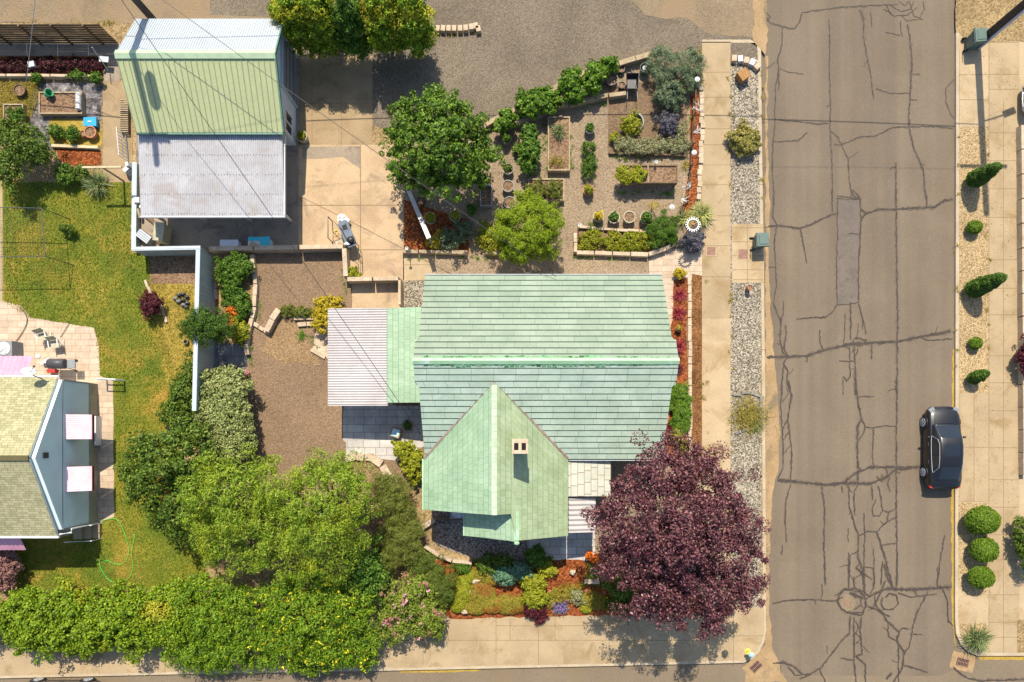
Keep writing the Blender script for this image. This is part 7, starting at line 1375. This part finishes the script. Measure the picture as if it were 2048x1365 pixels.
# stacked dark pots
rr = random.Random(9)
for i, (x, y) in enumerate([(350, 597), (357, 590), (366, 588), (356, 603), (365, 600), (373, 594), (366, 610), (374, 606), (372, 614)]):
    c = P(x, y, .15); mb = MB(); mb.sph((c.x, c.y, .12), (.14, .10, .12), 10, jit=.15, seed=i); mb.build('dark_stone', M['dgrey' if i % 3 else 'rock'], None, label='smooth dark stone in the small pile beside the tall panel fence', cat='stone', group='pile of dark stones')
mb = MB(); c = P(371, 684, .2); mb._ring((c.x, c.y, 0), .1, .13, 0, .22, 14, 0); mb.build('metal_ring', M['rock'], None, label='small round metal collar on the dry grass near the panel fence', cat='ring')
# pond rocks
for i, (x, y, r_) in enumerate([(446, 728, .22), (458, 730, .18), (470, 733, .2), (438, 738, .2), (486, 728, .16), (452, 718, .12)]):
    c = P(x, y); mb = MB(); mb.sph((c.x, c.y, r_ * .4), (r_, r_ * .8, r_ * .6), 9, jit=.4, seed=i); mb.build('rock', M['rock'], None, label='grey rock on the dark flagstones above the variegated hedge', cat='rock', group='rocks on the flagstone terrace')
for lb, x, y, rx, ry in (('pale pointed rock among the sedum mats of the rockery', 952, 1160, .3, .22), ('pale rock at the left edge of the widest sedum mat', 940, 1182, .16, .18), ('white flat rock where the rockery meets the footway', 931, 1222, .2, .14), ('white lumpy rock on the orange mulch near the stone bench', 1145, 1144, .18, .18)):
    c = P(x, y); mb = MB(); mb.sph((c.x, c.y, .14), (rx, ry, .22), 9, jit=.5, seed=int(x)); mb.build('rock', M['stone'], None, label=lb, cat='rock')
for i, (x, y) in enumerate([(1172, 1183), (1180, 1187), (1190, 1188), (1200, 1187), (1208, 1186), (1158, 1180), (1108, 1178), (1098, 1184)]):
    c = P(x, y); mb = MB(); mb.sph((c.x, c.y, .05), (.13, .12, .1), 8, jit=.4, seed=i + 30); mb.build('pink_rock', M['brickr'], None, label='small pinkish stone in the row below the stone bench', cat='stone', group='pinkish stones in the rockery')
bn = thing('stone_bench', 'pale stone bench on the orange mulch at the edge of the purple tree', 'bench', P(1185, 1163)); mb = MB(); obox(mb, 1184, 1164, .8, .24, .36, .44); mb.build('seat', M['stone'], bn)
for s in (-1, 1): mb = MB(); c = P(1184, 1164, .4); mb.boxz(c.x + s * .28 - .05, c.x + s * .28 + .05, c.y - .09, c.y + .09, 0, .358); mb.build('leg', M['stone'], bn)
# terrace fire basket
fb = thing('side_table', 'square wooden framed table with a blue and white top on the shaded terrace', 'table', P(792, 870)); mb = MB(); obox(mb, 791, 866, .52, .52, .1, .42, -.3); mb.build('frame', M['woodo'], fb); mb = MB(); obox(mb, 791, 866, .4, .4, .421, .44, -.3); mb.build('top', M['lblue'], fb); mb = MB(); obox(mb, 789, 863, .2, .1, .441, .46, .5); obox(mb, 794, 869, .2, .07, .441, .46, -.9); mb.build('cloth', M['white'], fb)
def ac(label, x, y, h):
    c = P(x, y, h); c.z = 0; root = thing('air_conditioner', label, 'air conditioner', c); mb = MB(); mb.box(c + V3(0, 0, h / 2), (.85, .8, h)); mb.build('casing', M['grey'], root)
    mb = MB(); mb.lathe([(.36, h + .001), (.36, h + .03), (.32, h + .03)], c, 24); mb.build('fan_ring', M['lgrey'], root); mb = MB()
    for k in range(5): a = k * 1.2566; mb.box(c + V3(math.cos(a) * .17, math.sin(a) * .17, h + .045), (.26, .1, .012), rz=a, rx=.3)
    mb.lathe([(.07, h + .04), (.06, h + .08)], c, 10); mb.build('fan', M['white'], root)
ac('grey air conditioner with a round fan at the edge of the neighbouring patio', 8, 697, .85)
ac('air conditioner in the shade under the lower left eave of the cross gable', 916, 1023, .8)
# grill
c = P(113, 728, .9); c.z = 0; gr = thing('barbecue', 'dark barrel shaped barbecue with a side shelf on the neighbouring patio', 'barbecue', c); mb = MB(); mb.lathe([(.2, -.45), (.27, -.43), (.27, .43), (.2, .45)], c + V3(0, 0, .85), 16, axis=(1, 0, 0)); mb.build('lid', M['dgrey'], gr, smooth=True)
mb = MB(); mb.tube([c + V3(-.22, .27, .95), c + V3(-.22, .33, .98), c + V3(.22, .33, .98), c + V3(.22, .27, .95)], .015, 6); mb.build('handle', M['lgrey'], gr); mb = MB(); mb.box(c + V3(.72, 0, .8), (.42, .45, .03)); mb.build('side_shelf', M['grey'], gr)
for s in (-1, 1):
    for s2 in (-1, 1): mb = MB(); mb.tube([c + V3(s * .4, s2 * .2, .7), c + V3(s * .48, s2 * .26, 0)], .018, 6); mb.build('leg', M['dgrey'], gr)
for s in (-1, 1): mb = MB(); mb.lathe([(.03, -.02), (.09, -.02), (.09, .02), (.03, .02)], c + V3(.5, s * .3, .09), 12, axis=(0, 1, 0)); mb.build('wheel', M['black'], gr)
def chair(label, x, y, rz):
    c = P(x, y, .45); c.z = 0; Mx = Matrix.Rotation(rz, 3, 'Z'); root = thing('folding_chair', label, 'chair', c, 'folding chairs on the neighbouring patio')
    def bx(nm, cc, d, mt, rx=0):
        mb = MB(); mb.box(c + Mx @ Vector(cc), d, rz=rz, rx=rx); mb.build(nm, M[mt], root)
    bx('seat', (0, 0, .44), (.46, .46, .03), 'potc'); bx('backrest', (0, .28, .7), (.46, .03, .4), 'potc', -.35)
    for s in (-1, 1):
        mb = MB(); mb.tube([c + Mx @ Vector((s * .24, .36, .9)), c + Mx @ Vector((s * .24, -.22, 0))], .015, 6); mb.build('leg', M['white'], root); mb = MB(); mb.tube([c + Mx @ Vector((s * .24, -.22, .44)), c + Mx @ Vector((s * .24, .28, 0))], .015, 6); mb.build('leg', M['white'], root)
        mb = MB(); mb.box(c + Mx @ Vector((s * .25, .02, .64)), (.05, .42, .025), rz=rz); mb.build('armrest', M['white'], root)
chair('left one of the two cream folding chairs on the neighbouring patio', 86, 673, .3); chair('right one of the two cream folding chairs nearest the barbecue', 110, 688, .15)
sd = thing('satellite_dish', 'white oval satellite dish on the corner of the tan shingle roof', 'satellite dish', P(80, 758, 3.3)); b = P(80, 758, 3.3); mb = MB(); mb.tube([b - V3(0, 0, .2), b + V3(.05, .1, .45), b + V3(-.1, .25, .65)], .025, 7); mb.build('mast', M['dgrey'], sd)
mb = MB(); mb.lathe([(.02, 0), (.2, .02), (.34, .07), (.34, .085), (.2, .035), (.02, .015)], b + V3(-.1, .28, .62), 22, axis=(.35, .55, .9), sy=.7); mb.build('dish', M['lgrey'], sd, smooth=True); mb = MB(); mb.tube([b + V3(-.1, .25, .6), b + V3(.25, .55, .75)], .014, 5); mb.box(b + V3(.25, .55, .78), (.08, .08, .08)); mb.build('feed_arm', M['dgrey'], sd)
mb = MB(); mb.box(P(97, 722, .4), (.3, .2, .3), rz=.5); mb.sph(P(76, 714, .6), .12, 8, jit=.6); mb.sph(P(84, 728, .5), .1, 8, jit=.6); mb.build('garden_ornament', M['white'], None, label='white jumbled garden ornaments between the pink awning and the barbecue', cat='ornament')
mb = MB(); obox(mb, 102, 742, .42, .18, 0, .3, -.05); mb.build('tool_tray', M['red'], None, label='red tray on the paving below the barbecue', cat='tray')
gt = thing('gate_bar', 'white gate bar at the upper corner of the blue grey gable wall', 'gate', P(212, 763)); mb = MB(); a, b = P(194, 758, .9), P(230, 759, .9); mb.tube([a, b], .035, 6); mb.tube([a - V3(0, 0, .5), b - V3(0, 0, .5)], .035, 6); mb.build('bar', M['white'], gt)
for v in (a, b): mb = MB(); mb.tube([v, (v.x, v.y, 0)], .04, 6); mb.build('post', M['white'], gt)
st = thing('porch_steps', 'small porch steps with white handrails below the neighbouring gable wall', 'steps', P(178, 1062)); mb = MB(); c = P(176, 1062)
for k in range(3): mb.boxz(c.x - .45 + k * .3, c.x + .75, c.y - .38, c.y + .38, .0 if k == 0 else .18 * k, .18 * (k + 1)) if False else mb.boxz(c.x - .45, c.x + .75 - k * .38, c.y - .38, c.y + .38, .18 * k + .001 * (k > 0), .18 * (k + 1))
mb.build('step', M['conc'], st)
for s in (-1, 1): mb = MB(); mb.tube([(c.x - .45, c.y + s * .42, 1.3), (c.x + .75, c.y + s * .42, .9), (c.x + .75, c.y + s * .42, 0)], .03, 6); mb.build('handrail', M['white'], st)
mb = MB(); mb.box((c.x - .1, c.y, .95), (.18, .7, .5), ry=.3); mb.build('door_mat_stand', M['yellow'], None, label='yellow board propped between the handrails of the porch steps', cat='board') if False else None
mb = MB(); c = P(202, 862); mb.boxz(c.x - .05, c.x + .03, c.y - .8, c.y + .8, .02, .5); mb.build('window_well', M['white'], None, label='white framed window well at the foot of the blue grey gable wall', cat='window well')
mb = MB(); c = P(52, 118, .3); mb.box((P(72, 136).x, P(72, 136).y, .2), (.34, .3, .4), rz=.2); mb.build('meter_box', M['lgrey'], None, label='small grey box in the dark red groundcover', cat='box')
mb = MB(); mb.box(P(208, 119, .5), (.5, .3, .04), rz=-.1); mb.box(P(208, 119, .25), (.08, .08, .5)); mb.build('sign_board', M['lgrey'], None, label='small pale board on a stake at the end of the dark red bed', cat='board')
mb = MB(); mb.tube([P(184, 95, 1.6), P(216, 141, .2)], .025, 6); mb.build('lean_pole', M['lgrey'], None, label='thin white pole leaning beside the garage at the end of the slat fence', cat='pole')
lt = thing('trellis', 'narrow wooden slatted ramp between the concrete path and the garage', 'trellis', P(250, 240)); a, b = P(246, 205), P(262, 268); mb = MB()
for k in range(16): t = k / 15; y = a.y + (b.y - a.y) * t; mb.boxz(a.x, b.x, y - .03, y + .03, .25, .29)
tag(mb.build('slats', M['wood'], lt), kind='stuff'); mb = MB(); mb.boxz(a.x, a.x + .06, b.y - .05, a.y + .05, 0, .249); mb.boxz(b.x - .06, b.x, b.y - .05, a.y + .05, 0, .249); mb.build('frame', M['woodd'], lt)
lt = thing('gate', 'grey metal gate leaf beside the carport at the end of the concrete path', 'gate', P(257, 310)); a = P(253, 270), P(258, 325); mb = MB()
for z in (.1, .5, .95): mb.tube([a[0] + V3(0, 0, z), a[1] + V3(0, 0, z)], .025, 6)
for t in np.linspace(0, 1, 9): p = a[0].lerp(a[1], float(t)); mb.tube([p + V3(0, 0, .1), p + V3(0, 0, .95)], .015, 5)
mb.build('leaf', M['lgrey'], lt)
# fallen flower petals and driveway debris
mb = MB(); c = P(1230, 1265); rr = random.Random(12)
# ---------------------------------------------------------------- cars
def make_car(label, paint, group=None):
    """four door saloon, nose towards +Y, centred on the origin, 4.5 m long"""
    root = thing('parked_car', label, 'car', (0, 0, 0), group)
    # stations along y: (y, half width, sill z, belt z, crown z on the centre line)
    stn = [(-2.24, .55, .42, .72, .74), (-2.2, .70, .32, .82, .86), (-2.05, .82, .26, .90, .99), (-1.75, .875, .2, .93, 1.03), (-1.35, .89, .17, .92, 1.02), (-.7, .895, .16, .90, .98), (0, .895, .16, .885, .94), (.6, .89, .16, .87, .93), (1.05, .885, .17, .84, .93), (1.4, .875, .18, .81, .91), (1.75, .85, .2, .76, .86), (2.02, .79, .24, .69, .78), (2.17, .68, .3, .6, .68), (2.24, .5, .36, .52, .56)]
    def prof(y, w_, z0, zb, zc):
        pts = [(w_ * .86, z0), (w_ * .97, z0 + .08), (w_, z0 + (zb - z0) * .45), (w_ * .985, z0 + (zb - z0) * .75), (w_ * .94, zb - .02), (w_ * .86, zb + .02), (w_ * .62, zb + (zc - zb) * .6), (w_ * .3, zb + (zc - zb) * .92)]
        return [Vector((x, y, z)) for x, z in pts] + [Vector((0, y, zc))] + [Vector((-x, y, z)) for x, z in pts[::-1]]
    mb = MB(); rows = [prof(*s_) for s_ in stn]; n = len(rows[0]); vs = [v for r_ in rows for v in r_]
    fs = [(i * n + j, i * n + j + 1, (i + 1) * n + j + 1, (i + 1) * n + j) for i in range(len(rows) - 1) for j in range(n - 1)] + [tuple(range(n)), tuple(range((len(rows) - 1) * n, len(rows) * n))[::-1]] + [(i * n, (i + 1) * n, (i + 1) * n + n - 1, i * n + n - 1) for i in range(len(rows) - 1)]
    mb.add(vs, fs); body = mb.build('body', M[paint], root, smooth=True)
    # roof skin, pillars as thin skin over the glass house
    gl = [(-1.78, .62, .98, 1.03), (-1.25, .60, .97, 1.27), (-.85, .60, .93, 1.385), (-.3, .61, .9, 1.43), (.15, .61, .89, 1.42), (.5, .60, .88, 1.36), (1.25, .66, .88, .95)]
    wb = [.74, .79, .80, .80, .80, .79, .74]
    def gp(i, f, out=0.0):
        y, wt, zb, zt = gl[i]; return Vector(((wb[i] * (1 - f) + wt * f) + out, y, zb + (zt - zb) * f))
    mb = MB(); vs = []; k = 0
    for i in range(7):
        y, wt, zb, zt = gl[i]; r_ = [(wb[i], zb - .03), (wt, zt - .03), (wt * .8, zt), (wt * .4, zt + .012), (0, zt + .016)]; r_ = r_ + [(-x, z) for x, z in r_[:-1][::-1]]; vs += [(x, y, z) for x, z in r_]
    mb.add(vs, [(i * 9 + j, i * 9 + j + 1, (i + 1) * 9 + j + 1, (i + 1) * 9 + j) for i in range(6) for j in range(8)]); mb.build('cabin', M[paint], root, smooth=True)
    # glass
    def panel(idx, f0, f1, side, out, y0, y1, m=6):
        pass
    def surf(y):      # interpolate the cabin section at y
        for i in range(6):
            if gl[i][0] <= y <= gl[i + 1][0]:
                t = (y - gl[i][0]) / (gl[i + 1][0] - gl[i][0]); return tuple(gl[i][j] + (gl[i + 1][j] - gl[i][j]) * t for j in (1, 2, 3)) + (wb[i] + (wb[i + 1] - wb[i]) * t,)
    def topskin(name, y0, y1, w0, w1, mat, off, m=8):
        mb = MB(); vs = []
        for i in range(m + 1):
            y = y0 + (y1 - y0) * i / m; wt, zb, zt, wbb = surf(y); ww = (w0 + (w1 - w0) * i / m)
            for f in (-1, -.8, -.4, 0, .4, .8, 1): x = f * ww; z = zt + .016 * (1 - abs(f)) - (.03 * max(0, (abs(x) - wt * .8) / (wt * .2)) if abs(x) > wt * .8 else 0) + off; vs.append((x, y, z))
        mb.add(vs, [(i * 7 + j, i * 7 + j + 1, (i + 1) * 7 + j + 1, (i + 1) * 7 + j) for i in range(m) for j in range(6)]); return mb.build(name, M[mat], root, smooth=True)
    topskin('windscreen', .56, 1.2, .545, .60, 'glassd', .012); topskin('rear_window', -1.68, -1.0, .54, .53, 'glassd', .012); topskin('sunroof', -.45, .2, .4, .4, 'glassd', .008)
    for s in (-1, 1):
        for (ya, yb) in ((-1.3, -.42), (-.36, .62)):
            mb = MB(); m = 8; vs = []
            for i in range(m + 1):
                y = ya + (yb - ya) * i / m; wt, zb, zt, wbb = surf(y); z1 = zt - .075; z0 = zb + .02; tt = lambda z: (z - zb + .03) / (zt - zb)
                if y > .35: z1 = min(z1, zb + .03 + (.62 - y) / .27 * (z1 - zb - .03))
                if y < -1.0: z1 = min(z1, zb + .03 + (y + 1.3) / .3 * (z1 - zb - .03))
                for z in (z0, max(z0 + .004, z1)): x = wbb + (wt - wbb) * tt(z) + .008; vs.append((s * x, y, z))
            mb.add(vs, [(2 * i, 2 * i + 1, 2 * i + 3, 2 * i + 2) for i in range(m)]); mb.build('side_window', M['glassd'], root)
        mb = MB(); pts = []
        for y in (-1.32, -1.0, -.5, 0, .35, .64): wt, zb, zt, wbb = surf(y); pts.append((s * (wbb + .004), y, zb))
        mb.tube(pts, .012, 5); tp_ = []
        for y in (-1.32, -1.05, -.7, -.2, .2, .45, .64): wt, zb, zt, wbb = surf(y); f = .94 if -1.06 < y < .44 else (.12 if y in (-1.32, .64) else .8); tp_.append((s * (wbb + (wt - wbb) * f + .012), y, zb + (zt - zb) * f * .93))
        mb.tube(tp_, .011, 5); mb.build('window_trim', M['lgrey'], root)
        mb = MB(); mb.sph((s * .96, .58, .93), (.1, .065, .07), 10); mb.build('wing_mirror', M[paint], root, smooth=True)
        for y in (-.75, .2): mb = MB(); mb.box((s * .895, y, .78), (.03, .18, .03)); mb.build('door_handle', M['dgrey'], body)
        mb = MB(); mb.box((s * .66, 2.06, .66), (.3, .2, .12), rz=-s * .55); mb.build('headlight', M['grey'], root)
        mb = MB(); mb.box((s * .7, -2.13, .76), (.26, .1, .12), rz=s * .3); mb.build('tail_light', M['red'], root)
        for y in (1.38, -1.34):
            wh_ = MB(); wh_.lathe([(.19, -.1), (.3, -.1), (.32, -.07), (.32, .07), (.3, .1), (.19, .1)], (s * .82, y, .32), 26, axis=(s, 0, 0)); wl = wh_.build('wheel', M['black'], root, smooth=False)
            rm = MB(); rm._ring((0, 0, 0), .185, .225, .085, .11, 24, 0); q_ = Vector((0, 0, 1)).rotation_difference(Vector((s, 0, 0))); rm.v = [tuple(Vector((s * .82, y, .32)) + q_ @ Vector(v)) for v in rm.v]
            for k in range(7): a = k * 2 * math.pi / 7; rm.box((s * .925, y + math.cos(a) * .1, .32 + math.sin(a) * .1), (.02, .19, .035), rx=a)
            rm.build('rim', M['lgrey'], wl)
            am = MB(); pts = [(s * .888, y + .375 * math.cos(t), .32 + .375 * math.sin(t)) for t in np.linspace(-.2, math.pi + .2, 14)]; am.tube(pts, .03, 5); am.build('wheel_arch', M['black'], body)
    mb = MB(); mb.box((0, 2.21, .5), (.8, .06, .16)); mb.build('grille', M['black'], root)
    mb = MB()
    for xx in (-.62, .62): mb.tube([(xx, 1.27, .945), (xx * .92, 1.9, .84)], .006, 4)
    mb.tube([(-.7, 1.3, .93), (0, 1.34, .965), (.7, 1.3, .93)], .008, 4); mb.build('bonnet_seam', M['black'], body)
    return root
def _paint(name, col, rough=.22):
    m, n, l, b = _mat(name); b.inputs['Base Color'].default_value = (*col, 1); b.inputs['Roughness'].default_value = rough; b.inputs['Coat Weight'].default_value = .35; b.inputs['Coat Roughness'].default_value = .06; b.inputs['Specular IOR Level'].default_value = .5; return m
M['carblack'] = _paint('black_car_paint', (.005, .005, .006), .4); M['carwhite'] = _paint('white_car_paint', (.5, .53, .54)); M['cargrey'] = _paint('dark_car_paint', (.02, .022, .025))
car = make_car('black four door saloon parked against the right hand kerb', 'carblack'); car.location = (23.1, -.84, RZ)
c2 = make_car('dark saloon parked along the lower street, only its wheels showing at the bottom left', 'cargrey'); c2.location = (P(132, 0).x, P(0, 1360).y - .82, RZ); c2.rotation_euler = (0, 0, math.pi / 2)
c3 = make_car('white car just entering the right edge of the photo opposite the long pole shadow', 'carwhite'); c3.location = (P(2040, 0, .6).x + 2.5, P(0, 193, .6).y, 0); c3.rotation_euler = (0, 0, -math.pi / 2)
